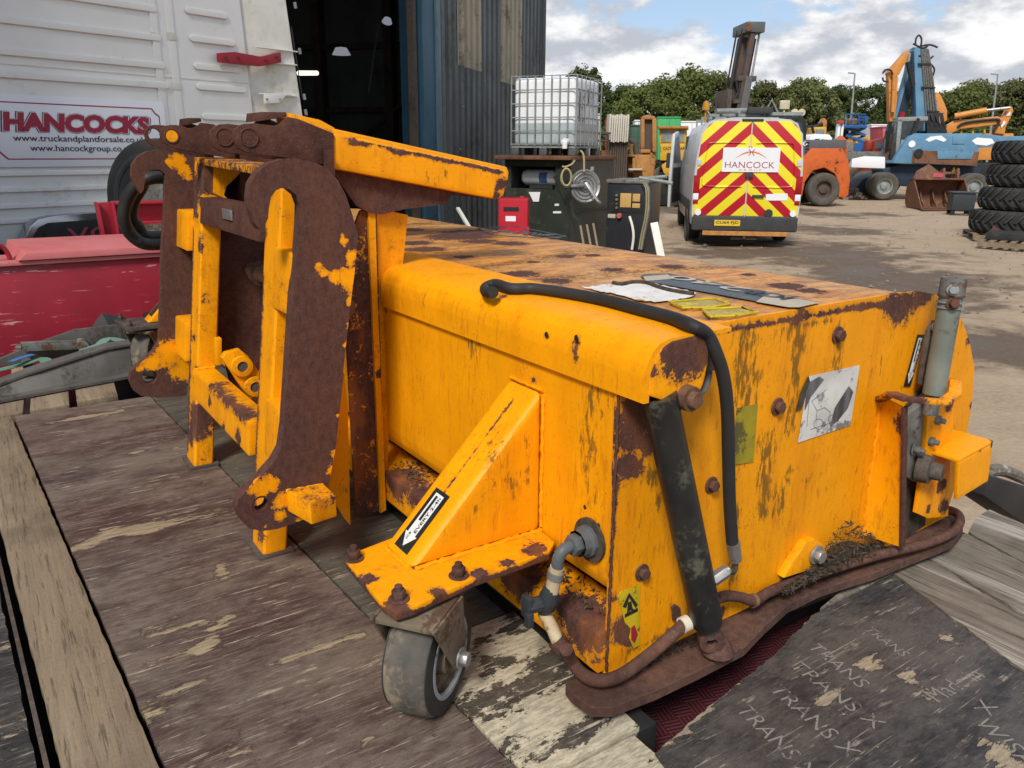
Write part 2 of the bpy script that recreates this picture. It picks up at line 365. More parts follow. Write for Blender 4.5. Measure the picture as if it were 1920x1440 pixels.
def ply(name, film, dust, tan, dusta=.6, tant=.60, scuffa=.7, st=.22, rot=.14, s=6., scuff=(.34, .29, .22), warm=None, frough=.5):
    """film faced plywood: dark resin film, dusty bloom, torn strips showing wood ('wear' adds more), fine scuffs"""
    k = NT(name); rt = (0, 0, rot); sc = (st, 1, 1); s2 = (st * .45, 1, 1)
    n1 = k.noise(s, 12, .76, scale=(.5, 1, 1), rot=rt); n2 = k.noise(s * 1.3, 12, .74, scale=sc, rot=rt, loc=(3, 7, 1), dist=.25); n3 = k.noise(55, 8, .74, scale=sc, rot=rt, dist=.5); n4 = k.noise(150, 5, .7, scale=s2, rot=rt); n5 = k.noise(210, 4, .7)
    c = k.mix(k.ramp(n3, .35, .65), film, tuple(q * 1.8 + .008 for q in film))
    if warm: c = k.mix(k.ramp(k.noise(2.3, 6, .65, loc=(6, 1, 3)), .42, .62, 0, .8), c, warm)
    c = k.mix(k.ramp(n1, .40, .64, 0, dusta), c, dust)
    c = k.mix(k.ramp(n4, .52, .64, 0, .5), c, dust); c = k.mix(k.ramp(n5, .56, .68, 0, .45), c, tuple(q * .45 for q in film))
    w = k.math('ADD', n2, k.math('ADD', k.math('MULTIPLY', k.attr('wear'), .235), k.math('MULTIPLY', k.math('SUBTRACT', n3, .5), .30)))
    tm = k.ramp(w, tant, tant + .025)
    wd = k.mix(k.ramp(n4, .38, .62), tan, tuple(q * .62 for q in tan)); wd = k.mix(k.ramp(n5, .5, .7, 0, .4), wd, tuple(q * .35 for q in tan))
    c = k.mix(tm, c, wd); c = k.mix(k.ramp(k.math('ABSOLUTE', k.math('SUBTRACT', w, tant)), 0, .018, .6, 0), c, tuple(q * .4 for q in film))
    for i, (ro, lo) in enumerate(((rot, .60), (rot + .5, .63), (rot - .7, .635), (rot + 1.3, .635))):
        mk = k.math('MULTIPLY', k.ramp(k.noise(8, 7, .7, rot=(0, 0, ro), loc=(i * 3, i, 0)), .45, .58), k.ramp(k.noise(95, 4, .65, scale=(.03 if i else .09, 1, 1), rot=(0, 0, ro), loc=(i * 2, i, 0), dist=.2), lo, lo + .05, 0, scuffa))
        c = k.mix(mk, c, scuff)
    c = k.mix(k.ramp(k.noise(26, 6, .7, loc=(2, 2, 9)), .66, .72, 0, .6), c, tuple(q * .4 for q in film))
    h = k.math('ADD', k.math('MULTIPLY', tm, -.8), k.math('ADD', k.math('MULTIPLY', n4, .5), k.math('MULTIPLY', n3, .4))); k.bump(h, .7, .0022)
    rr = k.math('ADD', frough, k.math('MULTIPLY', tm, .85 - frough)); MATS[name] = k.done(c, rr, 0, .2); return k.m
ply('ply_brown', (.052, .034, .030), (.225, .180, .138), (.34, .26, .165), dusta=.62, tant=.625, scuffa=.95, warm=(.066, .030, .027))
ply('ply_grey', (.040, .036, .029), (.125, .112, .086), (.24, .20, .135), dusta=.7, tant=.66, scuffa=.8, s=8)
ply('ply_pale', (.030, .026, .022), (.15, .122, .088), (.52, .45, .32), dusta=.6, tant=.45, scuffa=1.0, st=.5, rot=-.5, s=8, scuff=(.52, .45, .33))
ply('ply_black', (.018, .017, .018), (.120, .105, .09), (.34, .275, .19), dusta=.7, tant=.62, scuffa=.6, st=.30, rot=1.12, s=6, scuff=(.36, .31, .24))
mat('ramp_grey', (.135, .13, .118), (.095, .09, .08), s=9, rough=.65, metal=.2, bump=.2, dirt=(.06, .05, .04), ds=5, dlo=.5, dhi=.68)
def checker():
    k = NT('checker_plate'); co = k.n('ShaderNodeTexCoord'); mp = k.n('ShaderNodeMapping'); k.l(co.outputs['Object'], mp.inputs[0]); mp.inputs['Rotation'].default_value = (0, 0, .3)
    sp = k.n('ShaderNodeSeparateXYZ'); k.l(mp.outputs[0], sp.inputs[0])
    x, y = k.math('MULTIPLY', sp.outputs[0], 26.), k.math('MULTIPLY', sp.outputs[1], 26.)
    par = k.math('MODULO', k.math('ADD', k.math('FLOOR', x), k.math('FLOOR', y)), 2.)
    par = k.math('ABSOLUTE', par)
    a = k.math('PINGPONG', k.math('MULTIPLY', k.math('FRACT', x), 4.), .5); b = k.math('PINGPONG', k.math('MULTIPLY', k.math('FRACT', y), 4.), .5)
    h = k.math('ADD', k.math('MULTIPLY', par, a), k.math('MULTIPLY', k.math('SUBTRACT', 1., par), b))
    hh = k.ramp(h, .2, .34)
    c = k.mix(hh, (.05, .012, .016), (.12, .025, .035)); k.bump(hh, .9, .003)
    MATS['checker_plate'] = k.done(c, .5)
checker()
# ------------------------------------------------------------------ flatbed trailer
TR = thing('flatbed_trailer', 'flatbed trailer with worn plywood deck and red steel headboard under the yellow sweeper', "trailer", (1.0, 2.4, GZ))
def lx(y, a, b): return a[0] + (b[0] - a[0]) * (y - a[1]) / (b[1] - a[1])
PLL = ((-.066, 2.37), (-.019, 1.326)); PLR = ((.003, 3.70), (.126, 1.23)); S1 = ((.511, 3.45), (.624, .9)); S2 = ((.90, 3.45), (.86, .9))
def strip(la, lb, y0, y1, ga=0., gb=0., n=1, zt=0., th=.032, rag=0.):
    """board between two seam lines from y0 to y1, with slightly ragged edges"""
    N = max(2, int((y1 - y0) / .03)) if rag else 2; ys = [y0 + (y1 - y0) * i / (N - 1) for i in range(N)]; L1, L2 = [], []
    for y in ys:
        L1.append(V((lx(y, *la) + ga + rnd.uniform(0, rag), y, zt - th))); L2.append(V((lx(y, *lb) - gb - rnd.uniform(0, rag), y, zt - th)))
    return MB().prism(L1 + L2[::-1], (0, 0, th))
far = ((-1.2, 0), (-1.2, 1))
obj('plywood_sheet', strip(far, PLL, .2, 2.36, 0, .028, rag=.004), 'ply_black', TR, wear=lambda p: .22, label='black film faced plywood sheet with scraped edge')
obj('plywood_sheet', strip(far, PLL, 2.37, 4.2, 0, .028, rag=.004), 'ply_grey', TR, bevel=.002)
obj('edge_rail', MB().beam((lx(.2, *PLL) - .016, .2, -.022), (lx(3.6, *PLL) - .016, 3.6, -.026), .008, .03), 'rust_grey', TR)
obj('plank', strip(PLL, PLR, .2, 3.50, .002, .003, zt=.003, rag=.003), 'oak', TR, bevel=.003, label='long weathered oak plank')
Dk = lambda u, v: px(u, v, z=0)
scr = blob([(Dk(268, 1340), Dk(340, 1290), .035), (Dk(340, 1290), Dk(520, 1245), .014), (Dk(520, 1245), Dk(690, 1190), .010), (Dk(195, 1000), Dk(285, 990), .022), (Dk(130, 1035), Dk(190, 1015), .016), (Dk(280, 1190), Dk(380, 1165), .022), (Dk(372, 1225), Dk(438, 1150), .012), (Dk(380, 905), Dk(470, 880), .016), (Dk(440, 1400), Dk(480, 1445), .016), (Dk(640, 1440), Dk(700, 1385), .012), (Dk(535, 1215), .012), (Dk(60, 800), Dk(230, 770), .012), (Dk(150, 860), Dk(340, 840), .008), (Dk(410, 1050), Dk(420, 1100), .006), (Dk(360, 1370), Dk(380, 1400), .01)], 0.)
obj('plywood_sheet', strip(PLR, S1, .2, 3.475, .003, .002, zt=.002, rag=.0035), 'ply_brown', TR, step=.03, axes='xy', wear=scr, label='brown film faced plywood sheet, scuffed')
obj('plywood_sheet', strip(S1, S2, 1.30, 3.56, .003, .0, rag=.003, zt=-.001), 'ply_grey', TR, bevel=.002)
obj('plywood_sheet', strip(S1, ((.866, .8), (.885, 1.3)), .862, 1.296, .003, .0, rag=.003), 'ply_pale', TR, bevel=.002, label='pale scratched plywood sheet beside the caster wheel')
obj('plywood_sheet', strip(((.645, .2), (.645, 1)), ((.848, .2), (.848, 1)), .2, .855, 0, .0, rag=.003, zt=-.004), 'ply_pale', TR, bevel=.002)
for x0, x1, y0, y1 in ((-.10, .05, 3.53, 3.78), (.075, .215, 3.54, 3.80), (.245, .40, 3.56, 3.84), (.03, .26, 3.96, 4.36), (.28, .44, 3.96, 4.36)):
    obj('plank', MB().hexa([V((x0, y0 + .06 * x0, -.04)), V((x1, y0 + .06 * x1, -.04)), V((x1 + .02, y1, -.04)), V((x0 + .02, y1, -.04)), V((x0, y0 + .06 * x0, -.006)), V((x1, y0 + .06 * x1, -.006)), V((x1 + .02, y1, -.006)), V((x0 + .02, y1, -.006))]), 'oak' if y0 < 3.9 else 'pine_new', TR, bevel=.003)
obj('plywood_sheet', MB().box((.905, 1.25, -.036), (2.25, 3.56, -.004)), 'ply_grey', TR, bevel=.002)
obj('plywood_sheet', MB().box((.54, 3.60, -.036), (2.25, 4.66, -.004)), 'ply_grey', TR, bevel=.002)
def zpoly(pts, z, th): return MB().prism([px(u, v, z=z) - V((0, 0, th)) for u, v in pts], (0, 0, th))
def ragged(pts, amp, st):
    o = []
    for i, p in enumerate(pts):
        q = pts[(i + 1) % len(pts)]; n = max(1, int(math.hypot(q[0] - p[0], q[1] - p[1]) / st)); nx, ny = q[1] - p[1], p[0] - q[0]; l = math.hypot(nx, ny)
        for k in range(n):
            a = rnd.uniform(-amp, amp) if k else 0
            o.append((p[0] + (q[0] - p[0]) * k / n + nx / l * a, p[1] + (q[1] - p[1]) * k / n + ny / l * a))
    return o
bt = zpoly(ragged([(1228, 1412), (1350, 1308), (1452, 1228), (1528, 1150), (1672, 1077), (1790, 1166), (1920, 1264), (2150, 1440), (2150, 1800), (1480, 1800)], 2.2, 9), .0, .022)
tsc = blob([(Dk(1470, 1372), Dk(1655, 1212), .005), (Dk(1700, 1262), Dk(1760, 1330), .02), (Dk(1640, 1250), .02), (Dk(1860, 1395), Dk(1900, 1440), .03), (Dk(1290, 1370), .012), (Dk(1640, 1400), Dk(1680, 1440), .015), (Dk(1240, 1405), Dk(1540, 1135), .008), (Dk(1780, 1200), .02), (Dk(1890, 1320), .02), (Dk(1570, 1330), .012)], 0.)
TS = obj('plywood_sheet', bt, 'ply_black', TR, step=.025, axes='xy', wear=tsc, label='loose black plywood sheet printed with faded lettering')
plr = [((1538, 1140), (1675, 1074), (1921, 1258), (2100, 1390), (2100, 1250), (1921, 1158), (1722, 1040), (1600, 1090)),
       ((1724, 1036), (1925, 1153), (2100, 1240), (2100, 1130), (1925, 1060), (1812, 1000), (1760, 1015)),
       ((1816, 997), (1925, 1056), (2100, 1120), (2100, 1040), (1925, 985), (1856, 955), (1830, 970))]
for i, p in enumerate(plr):
    obj('plank', zpoly(ragged(list(p), 1.2, 22), .004 - .006 * i, .05), 'timber_grey', TR, smooth=15)
for u0, v0, dirx in ((1690, 1000, .5),):
    obj('plank', MB().beam(px(1560, 1010, z=-.03), px(1760, 985, z=-.03), .14, .04), 'timber_grey', TR, bevel=.003)
obj('plank', MB().beam(px(1320, 1180, z=-.09), px(1560, 1090, z=-.09), .05, .05), 'timber_grey', TR, bevel=.003)
obj('checker_plate', MB().box((.6, .35, -.165), (2.4, 1.36, -.15)), 'checker_plate', TR)
obj('cross_beam', MB().beam((.86, 1.10, -.08), (2.2, 1.10, -.08), .09, .13), 'black_steel', TR, bevel=.006)
obj('side_beam', MB().beam((.885, .86, -.075), (.895, 3.5, -.075), .05, .13), 'black_steel', TR, bevel=.006)
obj('chassis', MB().box((-1.25, .15, -.30), (2.5, 4.85, -.17)), 'black_steel', TR)  # unseen solid slab in the chassis' place, added to stop light leaking through
for y in (.6, 4.2):
    for x in (-.7, 2.0): obj('support_leg', MB().box((x - .08, y - .08, GZ), (x + .08, y + .08, -.3)).box((x - .16, y - .16, GZ), (x + .16, y + .16, GZ + .03)), 'black_steel', TR)
# black plastic guard and broken board at the far corner
g = [px(u, v, y=1.02) for u, v in ((1845, 930), (1856, 892), (1925, 912), (1990, 940), (1990, 1010), (1925, 985))]
obj('corner_guard', MB().prism(g, (0, .12, 0)), 'rubber', TR, bevel=.006)
obj('rub_rail', MB().tube([px(u, v, y=1.18) for u, v in ((1852, 884), (1880, 882), (1925, 900), (1990, 930))], .022, 10, sm=4), 'timber_grey', TR)
# plywood print
ex, ey = (px(1560, 1195, z=0) - px(1400, 1290, z=0)).normalized(), None
def deckprint(body, u, v, u2, v2, hh=.045):
    a, b = px(u, v, z=.0), px(u2, v2, z=.0); r = (b - a); up = V((0, 0, 1)).cross(r.normalized())
    text(body, a, r, up, r.length, 'ply_print', TS, h=hh, bold=-.008)
k = NT('ply_print'); k.b.inputs['Alpha'].default_value = 1
nz = k.ramp(k.noise(38, 6, .7), .36, .48); tb = k.n('ShaderNodeBsdfTransparent'); ms = k.n('ShaderNodeMixShader'); k.l(nz, ms.inputs[0]); k.l(tb.outputs[0], ms.inputs[1]); k.l(k.b.outputs[0], ms.inputs[2])
k.l(ms.outputs[0], k.t.nodes['Material Output'].inputs[0]); MATS['ply_print'] = k.done((.20, .185, .165), .7)
deckprint('TRANS X', 1378, 1330, 1512, 1462, .034); deckprint('TRANS X', 1440, 1292, 1590, 1422, .034); deckprint('TRANS X', 1478, 1248, 1640, 1368, .034); deckprint('TRANS', 1512, 1212, 1610, 1290, .032)
deckprint('TRANS', 1618, 1180, 1690, 1232, .026)
deckprint('Made in', 1762, 1318, 1848, 1270, .036); deckprint('WISA', 1822, 1352, 1925, 1440, .036); deckprint('X', 1858, 1345, 1872, 1325, .03)
# headboard
hb = MB().box((-.9, 4.70, -.17), (2.1, 4.98, .43))
def scrs():
    k = NT('red_scratched')
    c = k.mix(k.ramp(k.noise(3, 5), .3, .7), (.30, .016, .032), (.235, .013, .026))
    for i, (ro, lo) in enumerate(((.4, .64), (-.7, .655), (1.3, .65), (.05, .65))):
        s1, s2 = k.noise(7, 4, .6, scale=(.15, .15, 1), rot=(0, ro, 0), loc=(i * 2, i, i)), k.noise(60, 3, .6, scale=(.10, .1, 1), rot=(0, ro, 0), loc=(i, 1, 3))
        c = k.mix(k.math('MULTIPLY', k.ramp(s1, .48, .58), k.ramp(s2, lo, lo + .03)), c, (.55, .26, .25))
    c = k.mix(k.ramp(k.noise(6, 7, .7, loc=(7, 7, 7)), .64, .69), c, (.075, .045, .04)); k.bump(k.noise(30, 5), .15)
    MATS['red_scratched'] = k.done(c, .42)
scrs()
HB = obj('headboard', hb, 'red_scratched', TR, bevel=.012)
obj('cap_plate', MB().box((-.9, 4.675, .43), (2.12, 5.02, .452)), 'red_pale', HB, bevel=.006)
obj('cap_plate', MB().hexa([(.16, 4.66, .455), (2.1, 4.66, .455), (2.1, 5.1, .455), (.12, 5.1, .455), (.20, 4.66, .492), (2.1, 4.66, .492), (2.1, 5.1, .525), (.14, 5.1, .525)]), 'red_pale', HB, bevel=.006)
for cxp, w_ in ((0.075, .055), (-.02, .05)):
    obj('lifting_ring', MB().tube([V((cxp + math.cos(t) * w_, 4.74 + .02 * math.cos(t), .45 + .085 * math.sin(t))) for t in [i * math.pi / 12 for i in range(13)]], .012, 10), 'red_paint', HB)
ub = MB().beam((.625, 5.2, .42), (.61, 5.2, .70), .10, .016, (1, 0, 0)); ub.beam((.70, 5.2, .42), (.69, 5.2, .70), .10, .016, (1, 0, 0)); ub.beam((.662, 5.2, .42), (.65, 5.2, .70), .012, .08, (1, 0, 0))
obj('upright', ub, 'red_paint', HB, bevel=.003)
ib = MB().box((.70, 5.16, .685), (1.6, 5.30, .70)).box((.70, 5.22, .585), (1.6, 5.235, .685)).box((.70, 5.16, .57), (1.6, 5.30, .585))
obj('cross_rail', ib, 'red_paint', HB, bevel=.003)
# ------------------------------------------------------------------ loading ramp and ratchet strap
RP = thing('loading_ramp', 'grey galvanised channel ramp lying on the trailer deck before the red headboard', 'ramp', px(120, 720, z=0))
def chan(pts, zb, zt, w_): 
    a = [V((p[0], p[1], zb)) for p in pts]; return MB().prism(a + [V((p.x, p.y, zt(i))) for i, p in list(enumerate(a))[::-1]], (0, w_, 0))
lo0, lo1 = px(-40, 757, z=.0), px(255, 702, z=.0)
up = [px(-40, 738, y=3.80), px(60, 700, y=3.84), px(200, 655, y=3.9), px(255, 646, y=3.92)]
obj('side_flange', MB().prism([lo0, lo1, up[3], up[2], up[1], up[0]], (0, .018, 0)), 'ramp_grey', RP, bevel=.003)
obj('foot_flange', MB().hexa([lo0 + V((0, -.05, 0)), lo1 + V((0, -.05, 0)), lo1 + V((0, .02, 0)), lo0 + V((0, .02, 0)), lo0 + V((0, -.05, .012)), lo1 + V((0, -.05, .012)), lo1 + V((0, .02, .012)), lo0 + V((0, .02, .012))]), 'ramp_grey', RP)
tp = MB()
for i in range(3):
    a, b = up[i], up[i + 1]; tp.hexa([a + V((0, -.012, 0)), b + V((0, -.012, 0)), b + V((0, .09, 0)), a + V((0, .09, 0)), a + V((0, -.012, .01)), b + V((0, -.012, .01)), b + V((0, .09, .01)), a + V((0, .09, .01))])
obj('top_flange', tp, 'ramp_grey', RP)
fr = [px(-40, 690, y=4.35), px(60, 646, y=4.38), px(140, 618, y=4.42), px(225, 608, y=4.45)]
f0 = [V((p.x, p.y, 0.0)) for p in fr]
obj('side_flange', MB().prism([f0[0], f0[3], fr[3], fr[2], fr[1], fr[0]], (0, .018, 0)), 'ramp_grey', RP, bevel=.003)
for i in range(3): obj('cross_tread', MB().beam(V((up[i + 1].x, 3.9, .02)), V((up[i + 1].x, 4.4, .02)), .04, .012), 'ramp_grey', RP)
SP = thing('ratchet_strap', 'grey steel ratchet with green and blue webbing strap lying in the loading ramp', 'strap', px(100, 660, z=.02))
mat('webbing_green', (.10, .22, .15), (.14, .25, .19), rough=.85, bump=.4, bs=300); mat('webbing_blue', (.05, .17, .42), (.06, .14, .3), rough=.8)
def ribbon(pts, z, w_): 
    c = smoothpath([px(u, v, z=z + dz) for u, v, dz in pts], 5); r1, r2 = [], []
    for i, p in enumerate(c):
        d = (c[min(i + 1, len(c) - 1)] - c[max(i - 1, 0)]); s_ = V((-d.y, d.x, 0)).normalized() * w_ * .5; r1.append(p + s_); r2.append(p - s_)
    return MB().sheet([r1, r2]).sheet([[p + V((0, 0, -.004)) for p in r2], [p + V((0, 0, -.004)) for p in r1]]).sheet([r2, [p + V((0, 0, -.004)) for p in r2]])
obj('webbing', ribbon([(-30, 700, .01), (40, 683, .01), (80, 672, .02), (95, 690, .01), (120, 698, .0)], .03, .05), 'webbing_green', SP)
obj('webbing', ribbon([(150, 655, .0), (185, 645, .02), (205, 634, .03), (240, 642, .01)], .05, .05), 'webbing_green', SP)
obj('webbing', ribbon([(20, 678, .02), (40, 670, .02), (62, 664, .02)], .05, .03), 'webbing_blue', SP)
ra, rb = px(42, 652, z=.09), px(155, 648, z=.06)
obj('ratchet_frame', MB().beam(ra, rb, .012, .035).beam(ra + V((.01, .05, 0)), rb + V((.01, .05, 0)), .012, .035).beam(ra + V((0, .02, .018)), ra.lerp(rb, .6) + V((0, .03, .02)), .05, .006), 'castgrey', SP, bevel=.002)
obj('ratchet_spool', MB().cyl(rb + V((0, -.02, 0)), rb + V((0, .07, 0)), .026, n=14).cyl(rb + V((0, -.03, 0)), rb + V((0, .08, 0)), .012), 'castgrey', SP)
obj('ratchet_handle', MB().tube([ra, ra + V((-.02, .02, .0)), ra + V((0, .05, .0))], .010, 8), 'castgrey', SP)
# ------------------------------------------------------------------ sweeper collector
YE, XF, ZR, YL = .963, .870, .703, 4.02
SW = thing('sweeper_collector', 'weathered yellow sweeper attachment with peeling paint and rusty hook brackets on the trailer deck', 'sweeper', (1.4, 2.2, 0))
def py(y, pts): return [px(u, v, y=y) for u, v in pts]
def pxx(x, pts): return [px(u, v, x=x) for u, v in pts]
def arc(c, r, n=20, y=None): return [V((c.x + r * math.cos(2 * math.pi * i / n), c.y, c.z + r * math.sin(2 * math.pi * i / n))) for i in range(n)]
Z = lambda u, v: px(u, v, z=ZR)
# roof and back: one curved sheet
prof = [(.90, .700), (1.64, .703), (1.72, .698), (1.79, .68), (1.86, .64), (1.93, .565), (1.975, .46), (1.995, .33), (2.0, .13)]
pr = MB().prism([V((x, YE + .006, z)) for x, z in prof] + [V((x - .006 * (i > 4), YE + .006, z - .006)) for i, (x, z) in list(enumerate(prof))[::-1]], (0, YL - YE - .006, 0))
roofwear = blob([(Z(861, 442), .10), (Z(880, 436), .09), (Z(775, 455), .05), (Z(800, 466), .05), (Z(960, 456), .05), (Z(760, 430), .06), (Z(900, 452), .05), (Z(1060, 480), .03), (Z(1110, 478), .03), (Z(940, 515), .03), (Z(980, 512), .04), (Z(1150, 505), .03),
    (Z(1260, 500), .03), (Z(1480, 536), .035), (Z(1520, 545), .03), (Z(1400, 515), .02), (Z(1045, 525), .03), (Z(870, 480), .03), (Z(835, 520), .02), (Z(1000, 490), .02), (Z(720, 470), .06), (Z(735, 490), .04)], .04)
roofdirt = blob([(Z(840, 512), Z(1150, 461), .045), (Z(990, 523), Z(1400, 496), .035), (Z(700, 425), Z(850, 415), .12), (Z(720, 480), Z(900, 505), .03), (Z(1060, 548), Z(1250, 575), .018)], .12)
obj('roof_panel', pr, 'paint_top', SW, step=.03, axes='xy', wear=roofwear, dirt=roofdirt)
# front lip: rounded box edge that overhangs the end plate
lp = [(.862, .606), (.862, .652), (.866, .672), (.876, .690), (.892, .703), (.915, .709), (1.06, .711), (1.06, .704), (.93, .700), (.885, .68), (.874, .655), (.874, .606)]
Xl = lambda u, v: px(u, v, x=.865)
lipwear = blob([(Xl(1024, 628), .010), (Xl(1078, 640), .014), (Xl(1082, 665), .010), (Xl(795, 520), .022), (Z(880, 530), .03), (Z(1150, 575), Z(1250, 600), .014), (Xl(715, 600), .012), (Z(900, 535), .02), (Z(760, 500), .02), (Z(1220, 605), .03), (Xl(1085, 690), .006), (Xl(945, 560), .008), (Z(940, 558), .018)], .06)
lipdirt = blob([(Xl(940, 570), Xl(935, 620), .004), (Xl(1025, 650), Xl(1025, 690), .004), (Xl(795, 530), Xl(800, 600), .008)], .0)
obj('front_lip', MB().prism([V((x, .895, z)) for x, z in lp], (0, YL - .895, 0)), 'paint', SW, step=.02, axes='yz', wear=lipwear, dirt=lipdirt)
# end cap of the lip
cap = py(.893, [(1216, 742), (1222, 705), (1232, 668), (1243, 652), (1262, 640), (1330, 623), (1328, 680), (1318, 722), (1296, 770), (1262, 768), (1240, 750)])
capw = blob([(px(1285, 660, y=.893), .048), (px(1255, 660, y=.893), .018), (px(1310, 650, y=.893), .022), (px(1225, 700, y=.893), .006)], .1)
EC = obj('lip_end_cap', MB().prism(cap, (0, .022, 0)), 'paint_flaking', SW, bevel=.003, step=.012, wear=capw)
# front panel of the hood
Pf = lambda u, v: px(u, v, x=XF)
fp = [(.872, .64), (.872, .262), (.876, .236), (.888, .212), (.91, .196), (.95, .19)]
pw = blob([(Pf(722, 575), .018), (Pf(1000, 712), .010), (Pf(735, 820), .010), (Pf(1112, 985), .006)], .0)
pd = blob([(Pf(1105, 760), Pf(1095, 880), .035), (Pf(1125, 730), .05), (Pf(880, 640), .05), (Pf(1110, 930), .03), (Pf(760, 600), .03)], .12)
obj('front_panel', MB().prism([V((x, YE + .004, z)) for x, z in fp] + [V((x + .006, YE + .004, z + .004)) for x, z in fp[::-1]], (0, YL - YE - .004, 0)), 'paint', SW, step=.025, axes='yz', wear=pw, dirt=pd)
obj('belly_panel', MB().box((.96, YE + .01, .03), (1.9, YL, .06)), 'black_steel', SW)
obj('left_end_plate', MB().prism([V((x, YL, z)) for x, z in [(.875, .05)] + [(.875, .66)] + prof], (0, .012, 0)), 'paint_worn', SW)
# bottom rail
rw = blob([(px(1090, 1160, x=.85), .05), (px(780, 900, x=.85), .06), (px(1060, 1130, x=.85), .03), (px(740, 890, x=.85), .05), (px(960, 1060, x=.85), .05)], .0)
obj('bottom_rail', MB().hexa([(.852, YE + .004, .05), (.95, YE + .004, .05), (.95, YL, .05), (.852, YL, .05), (.852, YE + .004, .135), (.95, YE + .004, .155), (.95, YL, .155), (.852, YL, .135)]), 'paint_worn', SW, bevel=.006, step=.02, axes='yz', wear=rw)
# end plate (right hand side)
eo = [(1136, 1266), (1143, 1150), (1152, 930), (1160, 738), (1210, 742), (1236, 652), (1334, 610), (1400, 596), (1500, 580), (1600, 563), (1690, 549), (1725, 546), (1756, 553), (1782, 570), (1803, 600), (1818, 640), (1827, 690), (1823, 750), (1812, 820), (1800, 885), (1772, 970), (1690, 1012), (1560, 1070), (1440, 1122), (1300, 1188), (1200, 1236)]
E_ = lambda u, v: px(u, v, y=YE)
ew = blob([(E_(1185, 800), .052), (E_(1205, 765), .05), (E_(1178, 870), .03), (E_(1215, 830), .026), (E_(1165, 1180), .028), (E_(1180, 1200), .018), (E_(1150, 1120), .010), (E_(1148, 1000), E_(1152, 900), .006), (E_(1495, 600), .018), (E_(1500, 590), .02),
    (E_(1685, 580), .040), (E_(1700, 570), .045), (E_(1670, 570), .03), (E_(1720, 560), .03), (E_(1340, 620), E_(1720, 556), .008), (E_(1740, 555), .02), (E_(1815, 640), .012), (E_(1822, 760), .012), (E_(1430, 610), .008), (E_(1600, 575), .008), (E_(1350, 1150), .02), (E_(1420, 1125), .02), (E_(1190, 880), .02)], .0)
ed = blob([(E_(1400, 640), E_(1390, 860), .03), (E_(1500, 640), E_(1480, 800), .022), (E_(1440, 830), E_(1430, 960), .024), (E_(1380, 960), E_(1370, 1080), .02), (E_(1575, 620), E_(1570, 690), .012), (E_(1240, 940), .022), (E_(1220, 900), .02), (E_(1480, 880), E_(1460, 960), .014), (E_(1560, 600), E_(1450, 625), .010),
    (E_(1300, 1160), E_(1170, 1230), .010), (E_(1420, 700), .02), (E_(1510, 900), .012)], .12)
obj('end_plate', MB().prism([E_(*q) for q in eo], (0, .010, 0)), 'paint_end', SW, step=.016, wear=ew, dirt=ed)
# skid flange and hose pipe along the bottom
fo = [(1060, 1284), (1072, 1300), (1108, 1326), (1148, 1326), (1230, 1295), (1312, 1256), (1396, 1213), (1436, 1172), (1478, 1134), (1540, 1104), (1640, 1073), (1790, 1013), (1806, 993), (1802, 968), (1770, 962), (1690, 1008), (1560, 1066), (1440, 1118), (1300, 1184), (1200, 1232), (1140, 1262), (1090, 1262)]
rustmat('rust_plate', (.066, .036, .029), (.125, .072, .056), (.17, .08, .045), .5, .35)
obj('skid_flange', zpoly(fo, .045, .022), 'rust_plate', SW, bevel=.0012, seg=1, smooth=20)
fl = MB()
for i in range(260):
    c = px(rnd.uniform(1150, 1330), 0, z=.05) if False else None
    t = rnd.random(); a = px(1170 + 150 * t, 1262 - 72 * t + rnd.uniform(-9, 12), z=.047)
    s_ = rnd.uniform(.0015, .005); d = V((rnd.uniform(-1, 1), rnd.uniform(-1, 1), rnd.uniform(.1, .8))).normalized() * s_; e = V((rnd.uniform(-1, 1), rnd.uniform(-1, 1), rnd.uniform(0, .4))).normalized() * s_
    fl.add([a - d, a + e, a + d, a - e], [(0, 1, 2, 3)])
mat('litter', (.035, .026, .017), (.075, .058, .04), s=60, rough=.95, bump=.4)
mat('litter_pale', (.22, .18, .13), (.12, .095, .065), s=60, rough=.95)
obj('leaf_litter', fl, 'litter', SW, kind='stuff', smooth=0)
fl = MB()
for i in range(1100):
    t = rnd.random(); q = rnd.random() ** 1.5; u = 1470 + 185 * t; v0 = 1112 - 78 * t; hgt = (70 * math.exp(-((t - .62) / .28) ** 2) + 14)
    a = px(u, v0 - q * hgt, y=YE - .012 - .03 * (1 - q) * rnd.random() - .012)
    s_ = rnd.uniform(.003, .013); d = V((rnd.uniform(-1, 1), rnd.uniform(-1, 1) * .6, rnd.uniform(-.4, .4))).normalized() * s_; e = V((rnd.uniform(-1, 1), rnd.uniform(-1, 1), rnd.uniform(-1, 1))).normalized() * s_ * .25
    fl.add([a - d, a + e, a + d, a - e], [(0, 1, 2, 3)])
obj('leaf_litter', fl, 'litter', SW, kind='stuff', smooth=0)
obj('litter_mound', MB().prism([px(u, v, y=YE - .030) for u, v in ((1470, 1108), (1520, 1080), (1556, 1052), (1580, 1034), (1610, 1022), (1650, 1032), (1662, 1026), (1650, 1040), (1560, 1076))], (0, .03, 0)), 'litter', SW, kind='stuff')
hp = [(1062, 1218, .13), (1072, 1240, .09), (1092, 1264, .075), (1122, 1276, .072), (1160, 1268, .072), (1210, 1234, .085), (1250, 1200, .11), (1286, 1168, .135)]
obj('rust_pipe', MB().tube([px(u, v, z=z) for u, v, z in hp], .0125, 12, sm=5), 'rust_pipe', SW)
